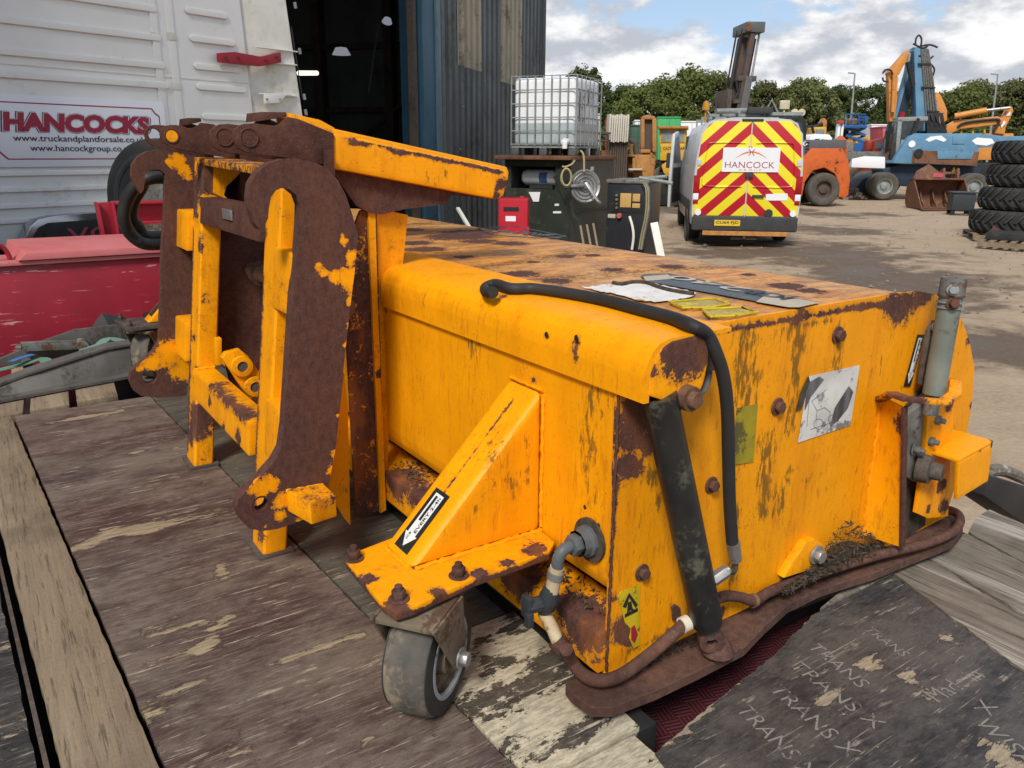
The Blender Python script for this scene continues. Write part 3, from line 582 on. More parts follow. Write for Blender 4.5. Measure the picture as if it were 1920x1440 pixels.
hp = [(1345, 1122, .14), (1365, 1117, .13), (1390, 1120, .11), (1415, 1126, .09), (1450, 1106, .085), (1540, 1074, .08), (1640, 1043, .078), (1740, 1018, .076), (1786, 998, .074), (1800, 978, .074), (1794, 962, .074), (1770, 954, .076)]
obj('rust_pipe', MB().tube([px(u, v, z=z) for u, v, z in hp], .0115, 12, sm=5), 'rust_pipe', SW)
def ring(p, ax, r, t, w_, n=18): return MB().lathe([(r, -w_), (r + t, -w_), (r + t, w_), (r, w_)], p, ax, n, True)
obj('pipe_clip', ring(px(1284, 1170, z=.135), V((.75, -.1, .12)), .0115, .004, .008), 'plastic_white' if 'plastic_white' in MATS else mat('plastic_white', (.62, .56, .45), (.5, .42, .32), rough=.5), SW)
obj('clip_tab', MB().prism(py(YE - .008, [(1262, 1140), (1268, 1134), (1276, 1140), (1278, 1165), (1264, 1165)]), (0, .006, 0)), 'rust_pipe', SW)
obj('pipe_clip', ring(px(1412, 1126, z=.09), V((.8, -.05, -.05)), .012, .003, .005), 'rust_light', SW)
# bolts
def bolt(p, ax, r, h, m='rust_pipe', washer=True, stud=0., parent=SW, name='bolt'):
    ax = V(ax).normalized(); b = MB()
    if washer: b.lathe([(0, 0), (r * 1.45, 0), (r * 1.45, r * .25), (0, r * .25)], p, ax, 18)
    b.tube([p + ax * r * .25, p + ax * (r * .25 + h)], r, 6)
    if stud: b.tube([p + ax * h, p + ax * (h + stud)], r * .55, 10)
    return obj(name, b, m, parent, bevel=.0008, seg=1)
for u, v, r in ((1570, 628, .013), (1457, 762, .013), (1333, 909, .012), (1203, 1073, .012)):
    bolt(px(u, v, y=YE - .001), (0, -1, 0), r, .011)
for u, v in ((1095, 860), ):
    pass
# bearing lug near the bottom
lg = py(YE - .02, [(1470, 1084), (1484, 1058), (1500, 1036), (1512, 1016), (1528, 1010), (1548, 1024), (1554, 1046), (1520, 1068)])
obj('lug', MB().prism(lg, (0, .02, 0)), 'paint_flaking', SW, bevel=.002)
bolt(px(1530, 1040, y=YE - .022), (0, -1, 0), .016, .014, 'steel')
# hydraulic cylinder
a, b = px(1240, 762, y=.905), px(1326, 1168, y=.885)
d = (b - a).normalized()
mat('cyl_black', (.012, .012, .012), (.022, .022, .020), s=10, rough=.36, bump=.15, dirt=(.085, .085, .058), ds=9, dlo=.50, dhi=.66)
CY = obj('hydraulic_cylinder', MB().tube([a - d * .02, b - d * .012, b - d * .012, b], [.0305, .0305, .029, .029], 28), 'cyl_black', SW)
obj('rod', MB().cyl(b, b + d * .03, .016), 'rust_grey', CY)
obj('rod_eye', MB().lathe([(.011, -.015), (.024, -.015), (.024, .015), (.011, .015)], b + d * .04, (.55, .8, .1), 20, True), 'rust_pipe', CY, bevel=.002)
ft = b + d * .05
obj('eye_base', MB().lathe([(0, .012), (.018, .010), (.028, .0), (.032, -.016), (0, -.016)], ft + V((.02, 0, -.012)), (0, 0, 1), 14), 'rust_pipe', CY)
pp = px(1284, 744, y=.893)
obj('pivot_pin', MB().lathe([(0, .030), (.013, .030), (.015, .027), (.015, .018), (.022, .018), (.022, -.004), (0, -.004)], pp, (0, -1, 0), 20), 'rust_light', EC)
# elbows and hose
nb = b - d * .10 + V((.028, -.01, 0))
obj('hose_nut', MB().tube([nb, nb + V((.026, -.01, .018))], .013, 6).cyl(nb + V((-.01, .003, -.006)), nb + V((.03, -.011, .02)), .009), 'steel', SW, bevel=.001)
E2 = lambda u, v, o=.06: px(u, v, y=YE - o)
obj('elbow', MB().tube([nb + V((.026, -.01, .018)), E2(1375, 1072), E2(1379, 1060), E2(1378, 1045)], .006, 10, sm=4), 'rust_grey', SW)
obj('hose_ferrule', MB().tube([E2(1379, 1050), E2(1374, 1016)], [.0125, .014], 14), 'steel', SW)
hs = [px(u, v, z=.722) for u, v in ((925, 548), (912, 542), (911, 534), (930, 533), (960, 541), (1000, 541), (1060, 549), (1130, 562), (1200, 580), (1260, 596), (1300, 612))]
hs[1].z = .716; hs[2].z = .716
hs += [px(1326, 628, y=.895), px(1342, 660, y=.888), px(1356, 705, y=.888), px(1364, 770, y=.892), px(1366, 860, y=.897), px(1368, 940, y=.90), px(1373, 1018, y=.903)]
obj('hydraulic_hose', MB().tube(hs, .0118, 14, sm=6), 'hose', SW, label='black hydraulic hose lying over the roof edge')
obj('hose_ferrule', MB().tube([px(1333, 655, y=.93), px(1330, 692, y=.93)], .0105, 12).tube([px(1330, 690, y=.93), px(1327, 712, y=.93), px(1318, 733, y=.915), px(1300, 742, y=.905)], .006, 10, sm=4), 'castgrey', SW)
# outlet fitting, valve and drain pipe on the front
c0 = px(1106, 1012, x=.868)
obj('outlet_hole', MB().lathe([(.030, .004), (.043, .004), (.043, -.002), (.0, -.002)], c0, (-1, 0, 0), 26), 'litter', SW)
TF = obj('tank_fitting', MB().lathe([(.031, 0), (.031, .012), (.026, .014), (.026, .030)], c0, (-1, 0, 0), 10).tube([c0 + V((-.028, 0, 0)), c0 + V((-.046, 0, 0))], .021, 6), 'plastic_grey', SW, bevel=.0015)
e0 = c0 + V((-.046, 0, 0)); X8 = lambda u, v: px(u, v, x=.80)
obj('pipe_elbow', MB().tube([e0, e0 + V((-.018, 0, -.004)), e0 + V((-.026, .002, -.020)), e0 + V((-.026, .004, -.04))], .0115, 14, sm=4), 'plastic_grey', TF)
e1 = e0 + V((-.026, .004, -.036)); e2 = e1 + V((-.004, .010, -.055)); e3 = e2 + V((-.004, .02, -.052)); e4 = px(1048, 1208, x=.80)
obj('drain_pipe', MB().tube([e1, e2], .0135, 14), 'oldpipe', SW); obj('pipe_clamp', ring(e1.lerp(e2, .3), e2 - e1, .0135, .0025, .007), 'castgrey', SW)
VA = obj('drain_valve', MB().tube([e2 + V((0, 0, .012)), e2.lerp(e3, .3), e2.lerp(e3, .7), e3], [.014, .02, .02, .013], 12).tube([e2.lerp(e3, .5), e2.lerp(e3, .5) + V((-.042, .006, 0))], [.015, .015], 8), 'plastic_dark', SW, bevel=.001)
hv = e2.lerp(e3, .5) + V((-.042, .006, 0))
obj('valve_handle', MB().cbox(hv, (.012, .026, .044)).cbox(hv + V((-.004, -.012, -.02)), (.014, .014, .03)), 'plastic_dark', VA, bevel=.003)
obj('drain_pipe', MB().tube([e3, e3.lerp(e4, .5) + V((0, 0, .004)), e4], .0125, 14, sm=3), 'oldpipe', SW)
obj('hose_clamp', ring(e4, V((.02, -.03, -.04)), .013, .004, .010), 'rust_pipe', SW)
# ---- caster bracket
zc = .255
brace_t = [px(956, 706, x=XF), px(1018, 732, x=XF)]
b0, b1 = px(722, 1034, z=zc), px(795, 1085, z=zc)
bb0, bb1 = px(1000, 985, z=zc), px(1005, 992, z=zc)
T0, T1 = brace_t; T0.x = T1.x = XF
bz = [V((b0.x, T0.y, zc)), V((b1.x, T1.y, zc))]
bz[0].x = bz[1].x = (b0.x + b1.x) / 2
brace = [bz[0], bz[1], V((XF, T1.y, zc)), V((XF, T0.y, zc)), bz[0] + V((.0, 0, .02)), bz[1] + V((.0, 0, .02)), V((XF, T1.y, T1.z)), V((XF, T0.y, T0.z))]
mb = MB().add([V((bz[0].x, T1.y, zc)), V((XF, T1.y, zc)), V((XF, T1.y, T1.z)), V((bz[0].x, T0.y, zc)), V((XF, T0.y, zc)), V((XF, T0.y, T1.z))], [(0, 1, 2), (3, 5, 4), (0, 2, 5, 3), (0, 3, 4, 1), (1, 4, 5, 2)])
sl_d = (V((XF, T1.y, T1.z)) - V((bz[0].x, T1.y, zc)))
bw = blob([(V((bz[0].x, (T0.y + T1.y) / 2, zc)) + sl_d * .3, V((bz[0].x, (T0.y + T1.y) / 2, zc)) + sl_d * .9, .0035), (V((XF, T0.y, T1.z)), .010)], .0)
bdirt = blob([(px(940, 850, y=T1.y), .05), (px(960, 900, y=T1.y), .05), (px(900, 960, y=T1.y), .04), (px(985, 830, y=T1.y), .02), (px(850, 1000, y=T1.y), .012)], .0)
CB = obj('caster_brace', mb, 'paint', SW, bevel=.014, seg=3, step=.012, axes='xyz', wear=bw, dirt=bdirt)
cpl = [(648, 1050), (652, 1040), (740, 1006), (1000, 982), (1040, 1016), (1030, 1034), (890, 1084), (775, 1138), (742, 1148), (715, 1130)]
cw = blob([(px(u, v, z=zc), r) for u, v, r in ((740, 1140, .02), (690, 1085, .015), (900, 1075, .016), (1000, 1030, .02), (820, 1110, .014), (780, 1062, .012), (660, 1045, .012), (950, 1055, .012))], .1)
CPL = obj('caster_plate', MB().prism([px(u, v, z=zc) - V((0, 0, .018)) for u, v in cpl], (0, 0, .018)), 'paint_flaking', SW, bevel=.003, step=.012, axes='xy', wear=lambda p: cw(p) + (.8 if p.z < zc - .004 else 0))
for u, v in ((664, 1048), (748, 1124), (860, 1080), (800, 1012)): bolt(px(u, v, z=zc), (0, 0, 1), .013, .016, 'rust_pipe', stud=.012, parent=CPL)
def caster(wc, ax, top, root, R0=.112, W=.080):
    ax = V(ax).normalized(); fwd = V((-ax.y, ax.x, 0))
    wh = obj('caster_wheel', MB().lathe([(R0 * .80, -W / 2 - .002), (R0 * .93, -W / 2), (R0 * .985, -W * .40), (R0, -W * .28), (R0, W * .28), (R0 * .985, W * .40), (R0 * .93, W / 2), (R0 * .80, W / 2 + .002)], wc, ax, 40), 'tread', root)
    for s_ in (-1, 1):
        obj('tyre_wall', MB().lathe([(R0 * .80, 0), (R0 * .945, -.0015), (R0 * .945, .0008), (R0 * .80, .004), (R0 * .69, .003), (R0 * .66, -.002)], wc + ax * s_ * (W / 2 + .001), ax * s_, 36), 'rubber', wh)
        obj('rim', MB().lathe([(R0 * .70, .0), (R0 * .695, .003), (R0 * .62, .003), (R0 * .60, -.004)], wc + ax * s_ * (W / 2 + .002), ax * s_, 36), 'rim_grey', wh)
    for s_ in (-1, 1): obj('hub', MB().lathe([(R0 * .61, -.004), (R0 * .58, -.014), (R0 * .32, -.016), (R0 * .30, .004), (0, .004)], wc + ax * s_ * (W / 2 + .002), ax * s_, 30), 'fork_dirty', wh)
    fk = MB(); tt = wc - fwd * .04; tt.z = top.z
    for s_ in (-1, 1):
        o_ = ax * s_ * (W / 2 + .016); t = ax * s_ * .006
        q = [tt + o_ + fwd * .06 - V((0, 0, .006)), tt + o_ - fwd * .065 - V((0, 0, .006)), V((wc.x, wc.y, wc.z)) + o_ - fwd * .012 - V((0, 0, .022)), wc + o_ + fwd * .020 - V((0, 0, .018)), wc + o_ + fwd * .028 + V((0, 0, .01))]
        fk.prism(q, t)
    fk.cbox(tt - V((0, 0, .012)), (.11, .11, .012), math.atan2(ax.y, ax.x))
    obj('fork', fk, 'fork_dirty', root, bevel=.002)
    bolt(wc + ax * (W / 2 + .022), ax, .014, .014, 'steel', parent=root, name='axle_bolt')
    bolt(wc - ax * (W / 2 + .022), -ax, .014, .014, 'steel', parent=root, name='axle_bolt')
mat('tread', (.062, .058, .052), (.115, .10, .08), s=16, rough=.85, bump=.6, bs=70, dirt=(.25, .20, .135), ds=9, dlo=.43, dhi=.64)
mat('rim_grey', (.33, .37, .37), (.25, .27, .26), s=10, rough=.6, dirt=(.12, .08, .045), ds=7, dlo=.52, dhi=.62)
mat('fork_dirty', (.21, .165, .11), (.13, .10, .07), s=16, rough=.8, metal=.2, dirt=(.10, .06, .035), ds=12)
wc = V((.580, 1.128, .1125))
caster(wc, (.60, -.80, 0), V((.575, 1.16, zc - .02)), SW)
# left hand caster, mostly behind the bracket
lc = V((.59, 3.80, .1125)); caster(lc, (.75, -.66, 0), V((.575, 3.83, .235)), SW)
obj('caster_plate', MB().prism([V((x, y, .238)) for x, y in ((.485, 3.69), (.87, 3.72), (.87, 3.90), (.465, 3.91))], (0, 0, .018)), 'rust_grey', SW, bevel=.003)
obj('caster_brace', MB().add([(.58, 3.75, .256), (.87, 3.75, .256), (.87, 3.75, .555), (.58, 3.86, .256), (.87, 3.86, .256), (.87, 3.86, .555)], [(0, 1, 2), (3, 5, 4), (0, 2, 5, 3), (0, 3, 4, 1), (1, 4, 5, 2)]), 'paint_worn', SW, bevel=.01)
obj('sticker', MB().prism([V((.60, 3.78, .279)), V((.70, 3.78, .382)), V((.70, 3.83, .382)), V((.60, 3.83, .279))], (-.002, 0, .002)), 'decal_black' if 'decal_black' in MATS else mat('decal_black', (.015, .015, .015), (.03, .03, .03), rough=.4, bump=0), SW)
for x, y in ((.50, 3.72), (.49, 3.89), (.68, 3.73)): bolt(V((x, y, .256)), (0, 0, 1), .013, .016, 'rust_grey', stud=.014)
# ---- hitch bracket: posts
TILT = .128
def post(y0, y1, xb, h, wr, root):
    q = [V((xb, y0, 0)), V((xb + .062, y0, 0)), V((xb + .062, y1, 0)), V((xb, y1, 0))]; t = V((TILT * h, 0, h))
    o = obj('post', MB().hexa(q + [p + t for p in q]), 'paint_flaking', root, bevel=.012, seg=3, step=.02, axes='yz', wear=wr)
    obj('foot_plate', MB().box((xb - .012, y0 - .012, .001), (xb + .078, y1 + .012, .010)), 'rust_grey', o, bevel=.002)
    return o
P1, P2 = (1.845, 1.956), (2.55, 2.66)
F1 = lambda u, v: px(u, v, y=1.845); F2 = lambda u, v: px(u, v, y=2.55)
post(*P1, .484, .945, blob([(V((.56, 1.96, .7)), V((.49, 1.96, .02)), .020), (F1(500, 930), .02), (px(490, 440, x=.58), .02), (V((.485, 1.87, .06)), .02), (V((.50, 1.92, .1)), .015)], .06), SW)
post(*P2, .476, .965, blob([(V((.60, 2.56, .93)), .05), (V((.585, 2.65, .86)), .06), (V((.56, 2.60, .80)), .02), (V((.50, 2.56, .16)), .05), (V((.49, 2.60, .10)), .03), (V((.56, 2.66, .75)), V((.49, 2.66, .05)), .022), (V((.55, 2.555, .72)), .025), (V((.52, 2.56, .30)), .03), (V((.57, 2.56, .55)), .015), (V((.53, 2.60, .42)), .015)], .14), SW)
# cross bars
obj('upper_cross_bar', MB().hexa([V((x, y, z)) for z, y, x in ()] or [V((.572, P1[1], .782)), V((.632, P1[1], .782)), V((.632, P2[0], .782)), V((.572, P2[0], .782)), V((.582, P1[1], .860)), V((.642, P1[1], .860)), V((.642, P2[0], .860)), V((.582, P2[0], .860))]), 'rust', SW, bevel=.006)
ip = px(427, 402, x=.575)
obj('id_plate', MB().box((ip.x - .004, ip.y - .045, ip.z - .014), (ip.x + .002, ip.y + .045, ip.z + .014)), 'steel', SW, bevel=.002)
lw = blob([(V((.535, 2.35, .33)), V((.525, 2.0, .33)), .022), (V((.50, 2.35, .28)), .015), (V((.505, 2.05, .26)), .02), (V((.505, 2.2, .24)), .015)], .12)
obj('lower_cross_bar', MB().hexa([V((.500, P1[1], .238)), V((.565, P1[1], .238)), V((.565, P2[0], .238)), V((.500, P2[0], .238)), V((.508, P1[1], .330)), V((.573, P1[1], .330)), V((.573, P2[0], .330)), V((.508, P2[0], .330))]), 'paint_flaking', SW, bevel=.006, step=.02, axes='yz', wear=lw)
obj('cross_pipe', MB().cyl((.74, P1[0], .62), (.74, 2.62, .62), .028), 'rust_light', SW); obj('pipe_collar', MB().cyl((.74, 2.52, .62), (.74, 2.545, .62), .04), 'rust_pipe', SW)
# right hook plate
RH = [(487, 431), (478, 418), (470, 395), (467, 370), (470, 345), (482, 323), (503, 307), (530, 298), (560, 298), (592, 305), (615, 317), (634, 338), (648, 365), (660, 400), (671, 441), (670, 462), (665, 510), (658, 565), (648, 654), (638, 760), (630, 838), (618, 900), (606, 935), (596, 962), (560, 978), (520, 992), (490, 996), (466, 990), (451, 975), (444, 955), (447, 937), (464, 918), (490, 893), (514, 866), (527, 842), (533, 800), (542, 664), (549, 560), (556, 500), (562, 420), (563, 385), (556, 366), (543, 355), (529, 352), (517, 357), (508, 370), (504, 392), (503, 408), (496, 425)]
YH1 = 1.70; H1 = lambda u, v: px(u, v, y=YH1)
ec1 = H1(490, 946)
yb = blob([(H1(660, 480), .014), (H1(655, 520), .026), (H1(662, 560), .016), (H1(632, 520), .018), (H1(608, 512), .010), (H1(598, 500), .010), (H1(654, 610), .010), (H1(650, 645), .010), (H1(640, 440), .008), (H1(646, 453), .010), (H1(632, 780), .006), (H1(626, 850), .012), (H1(622, 880), .014), (H1(490, 915), .026), (H1(510, 910), .02), (H1(530, 940), .026), (H1(528, 965), .016), (H1(570, 975), .02), (H1(500, 985), .006), (H1(545, 575), .004)], 0.)
hk1 = plate([[H1(*q) for q in RH], [p for p in arc(ec1, .0215, 22)]], (0, .036, 0))
obj('hook_plate', hk1, 'paintless' if 'paintless' in MATS else paintrust('paintless', YEL, .0, orange=.12, big=12), SW, step=.012, wear=lambda p: 1.0 - yb(p) * 1.05 if p.y < YH1 + .01 else .95, label='rusty hook plate with a few yellow paint patches')
obj('hook_bush', MB().lathe([(.0165, 0), (.0215, 0), (.0215, .034), (.0165, .034)], ec1 + V((0, .001, 0)), (0, 1, 0), 22, True), 'rust', SW)
LH = [(264, 363), (254, 348), (247, 330), (248, 309), (259, 294), (276, 284), (298, 281), (330, 285), (366, 293), (366, 420), (362, 560), (358, 660), (350, 742), (300, 746), (264, 742), (250, 732), (243, 715), (246, 696), (270, 676), (290, 658), (299, 640), (302, 560), (304, 470), (309, 400), (310, 340), (309, 326), (300, 318), (284, 317), (272, 325), (271, 345), (269, 357)]
YH2 = 2.80; H2 = lambda u, v: px(u, v, y=YH2); ec2 = H2(281, 707)
yb2 = blob([(H2(318, 303), .012), (H2(335, 300), .025), (H2(345, 318), .02), (H2(352, 330), .016), (H2(352, 400), .014), (H2(320, 668), .05), (H2(285, 680), .03), (H2(340, 690), .045), (H2(262, 692), .012), (H2(300, 600), .006), (H2(300, 540), .005)], 0.)
obj('hook_plate', plate([[H2(*q) for q in LH], arc(ec2, .024, 22)], (0, .036, 0)), 'paintless', SW, step=.014, wear=lambda p: 1.0 - yb2(p) * 1.05 if p.y < YH2 + .01 else .95)
for y0, y1, xx, zz, hh in ((YH1 + .03, P1[0] + .01, .560, .64, .14), (YH1 + .03, P1[0] + .01, .512, .277, .14), (P2[1] - .01, YH2 + .006, .548, .69, .12), (P2[1] - .01, YH2 + .006, .505, .335, .125)):
    q = V((xx, 0, zz)); obj('spacer_block', MB().hexa([V((q.x, y0, zz)), V((q.x + .06, y0, zz)), V((q.x + .06, y1, zz)), V((q.x, y1, zz)), V((q.x + .015, y0, zz + hh)), V((q.x + .075, y0, zz + hh)), V((q.x + .075, y1, zz + hh)), V((q.x + .015, y1, zz + hh))]), 'paint_flaking', SW, bevel=.005, step=.02, axes='z', wear=blob([(V((xx + .02, (y0 + y1) / 2, zz + hh)), .02)], .08))
# stop block on the right hook
kb = [H1(535, 922), H1(600, 908), H1(622, 930), H1(596, 962), H1(566, 972)]
kt = [(534, 920), (606, 904), (621, 930), (578, 962)]
def stop(y, top, hpx, ln, m): 
    t = [px(u, v, y=y) for u, v in top]
t0, t1 = H1(536, 918), H1(606, 906)
kd = V((.0, -.080, 0)); kh = V((0, 0, -.055))
obj('stop_block', MB().hexa([t0 + kh, t1 + kh, t1 + kd + kh, t0 + V((.022, -.10, 0)) + kh, t0, t1, t1 + kd, t0 + V((.022, -.10, 0))]), 'paint_worn', SW, bevel=.004, step=.012, axes='xy', wear=lambda p: .16 if p.z > t0.z - .012 else -.12)
# link plate between the posts
lk = [(416, 672), (424, 662), (450, 655), (466, 668), (488, 700), (500, 740), (488, 748), (470, 748), (455, 730), (436, 700)]
obj('link_plate', MB().prism(py(2.30, lk), (0, .03, 0)), 'paint_worn', SW, bevel=.004)
for u, v in ((453, 686), (477, 724)):
    c = px(u, v, y=2.298); obj('link_boss', MB().lathe([(.016, .0), (.016, .014), (.03, .012), (.032, 0)], c, (0, -1, 0), 20), 'paint_worn', SW); obj('link_pin', MB().cyl(c, c + V((0, -.010, 0)), .016), 'rust_grey', SW)
obj('tab_plate', MB().prism(py(2.42, [(405, 636), (416, 634), (416, 684), (406, 686)]), (0, .03, 0)), 'paint_flaking', SW, bevel=.002)
# channels against the hood
ch = py(1.895, [(648, 470), (676, 396), (690, 388), (706, 390), (722, 956), (668, 964), (650, 620)])
obj('channel_plate', MB().prism(ch, (0, .012, 0)), 'rust_scaly', SW, step=.02, wear=blob([(px(700, 800, y=1.895), .02)], .12))
obj('channel_flange', MB().prism(py(1.885, [(690, 390), (704, 392), (708, 560), (714, 700), (724, 956), (714, 962), (703, 700)]), (.0, .012, 0)), 'paint_worn', SW, step=.03, wear=blob([(px(715, 700, y=1.885), .01)], -.1))
obj('channel_wing', MB().prism([px(690, 388, y=1.895), px(708, 391, y=1.895), px(708, 391, y=1.895) + V((.09, .01, -.02)), px(716, 700, y=1.895) + V((.04, .02, 0)), px(722, 956, y=1.895)], (0, .01, 0)), 'paint_worn', SW)
obj('gusset_plate', MB().prism(py(1.83, [(646, 700), (652, 760), (657, 985), (648, 975), (618, 925), (620, 870), (634, 790)]), (0, .012, 0)), 'paint', SW, step=.03, dirt=blob([(px(635, 930, y=1.83), .03)], .1))
ch2 = [V((.66, 2.62, .04)), V((.86, 2.62, .04)), V((.86, 2.62, .90)), V((.62, 2.62, .98)), V((.60, 2.62, .50))]
obj('channel_plate', MB().prism(ch2, (0, .012, 0)), 'rust', SW); obj('channel_flange', MB().prism([p + V((.0, -.03, 0)) for p in (V((.80, 2.56, .06)), V((.87, 2.56, .06)), V((.87, 2.56, .70)), V((.80, 2.56, .70)))], (0, .01, 0)), 'paint_worn', SW)
obj('back_web', MB().box((.705, P1[0] - .04, .76), (.717, P2[1], 1.0)), 'rust', SW)
obj('back_web', MB().prism(py(2.62, [(400, 300), (425, 298), (455, 310), (520, 330), (520, 380), (430, 372), (400, 372)]), (0, .012, 0)), 'rust', SW, step=.02)
obj('back_web', MB().prism(py(2.545, [(402, 296), (470, 306), (452, 322), (440, 335), (424, 350), (420, 366), (430, 376), (400, 362)]), (0, .008, 0)), 'paint_flaking', SW, step=.02)
obj('top_tie', MB().hexa([V((.60, P1[0], .935)), V((.70, P1[0], .935)), V((.70, P2[1], .955)), V((.60, P2[1], .955)), V((.60, P1[0], .953)), V((.70, P1[0], .953)), V((.70, P2[1], .975)), V((.60, P2[1], .975))]), 'rust_scaly', SW, bevel=.003)
# top link arms
RA = [(438, 251), (440, 244), (447, 237), (459, 232), (475, 231), (500, 234), (515, 236), (526, 233), (534, 225), (539, 219), (560, 223), (626, 250), (627, 296), (622, 304), (612, 309), (566, 301), (524, 294), (484, 290), (462, 286), (447, 278), (440, 265)]
def arm(y, pts, bush, m='rust', th=.016, hole=False):
    q = [px(u, v, y=y) for u, v in pts]; bc = px(*bush, y=y)
    if hole: return obj('arm_plate', plate([q, arc(bc, .0175, 20)], (0, th, 0)), m, SW)
    o = obj('arm_plate', MB().prism(q, (0, th, 0)), m, SW, bevel=.002)
    obj('arm_pin', MB().lathe([(0, .0008), (.0165, .0008), (.0185, .003), (.020, .003), (.0215, -.001)], bc, (0, -1, 0), 28), m, o)
    obj('pin_face', MB().lathe([(0, .0016), (.0160, .0016), (.0162, .0)], bc, (0, -1, 0), 24), m if bush[0] > 330 else 'paint_worn', o)
    return o
YA = (1.84, 1.97, 2.52, 2.65)
arm(YA[0], RA, (467, 258))
arm(YA[1], [(394 + (u - 438) * .93, v + 1) for u, v in RA[:12]] + [(570, 252), (570, 296)] + [(394 + (u - 438) * .93, v - 2) for u, v in RA[14:]], (421, 257))
LA = [(300, 251), (303, 243), (310, 236), (321, 234), (340, 235), (352, 240), (362, 240), (371, 236), (377, 230), (400, 233), (440, 250), (440, 297), (430, 296), (395, 291), (340, 281), (318, 274), (305, 266)]
arm(YA[2], LA, (322, 255)); arm(YA[3], [(271 + (u - 300) * .93, v) for u, v in LA], (290, 253), hole=True)
for u0, u1, v0, v1, y0, y1 in ((487, 538, 218, 219, YA[0], YA[1]), (348, 378, 226, 228, YA[2], YA[3])):
    a0, a1 = px(u0 + 14, v0 + 6, y=y0 + .016), px(u1, v1, y=y0 + .016); w_ = V((0, y1 - y0 - .016, 0))
    obj('arm_tie', MB().hexa([a0 - V((.016, 0, .004)), a1, a1 + w_, a0 + w_ - V((.016, 0, .004)), a0 + V((-.012, 0, .016)), a1 + V((0, 0, .010)), a1 + w_ + V((0, 0, .010)), a0 + w_ + V((-.012, 0, .016))]), 'rust', SW, bevel=.002)
# top beams
def topbeam(y0, w_, dz=0.):
    q = [px(u, v, y=y0) + V((0, 0, dz)) for u, v in ((622, 316), (626, 248), (951, 319), (955, 330), (945, 368), (934, 374))]
    bdt = blob([(px(790 + i * 14, 325 + (i % 3) * 8, y=y0), .012) for i in range(5)] + [(px(800, 335, y=y0), .02), (px(825, 328, y=y0), .02)], 0.) if not dz else None
    wr = blob([(px(940, 345, y=y0), .02), (px(930, 365, y=y0), .014), (px(640, 262, y=y0), px(940, 322, y=y0), .006), (px(660, 265, y=y0), .012), (px(740, 285, y=y0), .012)], .02)
    o = obj('top_beam', MB().prism(q, (0, w_, 0)), 'paint', SW, bevel=.008, step=.02, wear=wr, dirt=bdt)
    g = [px(u, v, y=y0 + .03) + V((0, 0, dz)) for u, v in ((618, 312), (932, 374), (846, 366), (836, 383), (760, 392), (715, 402), (690, 398), (668, 385), (655, 368))]
    gw = blob([(px(640, 345, y=y0), .02), (px(655, 360, y=y0), .016), (px(700, 345, y=y0), px(920, 374, y=y0), .012)], 0.)
    obj('beam_gusset', MB().prism(g, (0, .016, 0)), 'paintless', SW, step=.02, wear=lambda p: 1 - gw(p) * 1.05)
    obj('arm_socket', MB().prism([px(u, v, y=y0 + .01) + V((0, 0, dz)) for u, v in ((540, 219), (600, 232), (628, 247), (626, 314), (600, 308), (560, 300))], (0, w_ - .02, 0)), 'paint_worn', SW, bevel=.003)
topbeam(1.845, .11); topbeam(2.53, .11, .012)
# hydraulic hoses looped over the left hook
for i, (oy, sh) in enumerate(((0., 0), (.05, 16))):
    lp_ = [(352, 352, 2.9), (310, 334, 2.9), (275, 336, 2.9), (252, 352, 2.92), (236, 380, 2.95), (232, 410, 2.97), (244, 438, 3.0), (268, 456, 3.02), (300, 458, 3.05), (345, 452, 3.05)]
    obj('hydraulic_hose', MB().tube([px(u + sh * (.9 if j in (3, 4, 5, 6) else .2), v - sh * (.9 if j > 5 else .2 if j > 2 else 1.1), y=y + oy) for j, (u, v, y) in enumerate(lp_)], .021, 12, sm=6), 'hose_dusty' if 'hose_dusty' in MATS else mat('hose_dusty', (.018, .018, .018), (.03, .03, .028), rough=.5, dirt=(.09, .085, .07), ds=9, dlo=.5, dhi=.75), SW)
# ---- right hand end: drive guard, strut and stand tube
gp = py(.905, [(1694, 764), (1650, 740), (1653, 770), (1641, 880), (1618, 1004), (1690, 1024)])
gq = [px(1694, 764, y=.885), px(1652, 742, y=YE), px(1616, 1002, y=YE), px(1690, 1026, y=.885)]
obj('guard_plate', MB().prism(gq, (.008, .006, 0)), 'paint_flaking', SW, step=.02, axes='yz', wear=blob([(px(1692, 800, y=.885), .02), (px(1688, 900, y=.885), .01)], .02))
obj('guard_edge', MB().beam(gq[0] + V((.004, .0, 0)), gq[3] + V((.004, 0, 0)), .016, .006, (0, 1, 0)), 'rust', SW)
obj('recess_shade', MB().prism(py(YE - .006, [(1700, 760), (1760, 690), (1745, 830), (1735, 985), (1698, 1010)]), (0, .004, 0)), 'litter', SW)  # flat dark plate on the end plate, its colour gives the recess shade
sp_ = py(.925, [(1744, 700), (1772, 690), (1790, 740), (1786, 820), (1782, 870), (1778, 968), (1740, 972), (1718, 962), (1735, 850)])
obj('skirt_plate', MB().prism(sp_, (0, .010, 0)), 'paint_flaking', SW, bevel=.001, step=.014, wear=blob([(px(1780, 760, y=.925), .015), (px(1774, 850, y=.925), .012), (px(1766, 910, y=.925), .018), (px(1770, 950, y=.925), .018), (px(1740, 955, y=.925), .01)], .05))
bp = py(.935, [(1702, 778), (1722, 764), (1742, 740), (1758, 738), (1762, 760), (1748, 800), (1742, 850), (1740, 890), (1722, 906), (1704, 896)])
BR = obj('bearing_housing', MB().prism(bp, (0, .02, 0)), 'castgrey', SW, bevel=.004)
bc = px(1722, 876, y=.93)
obj('bearing_boss', MB().lathe([(0, .055), (.020, .055), (.022, .03), (.034, .028), (.036, 0), (0, 0)], bc, (.25, -1, 0), 22), 'rust_grey', BR)
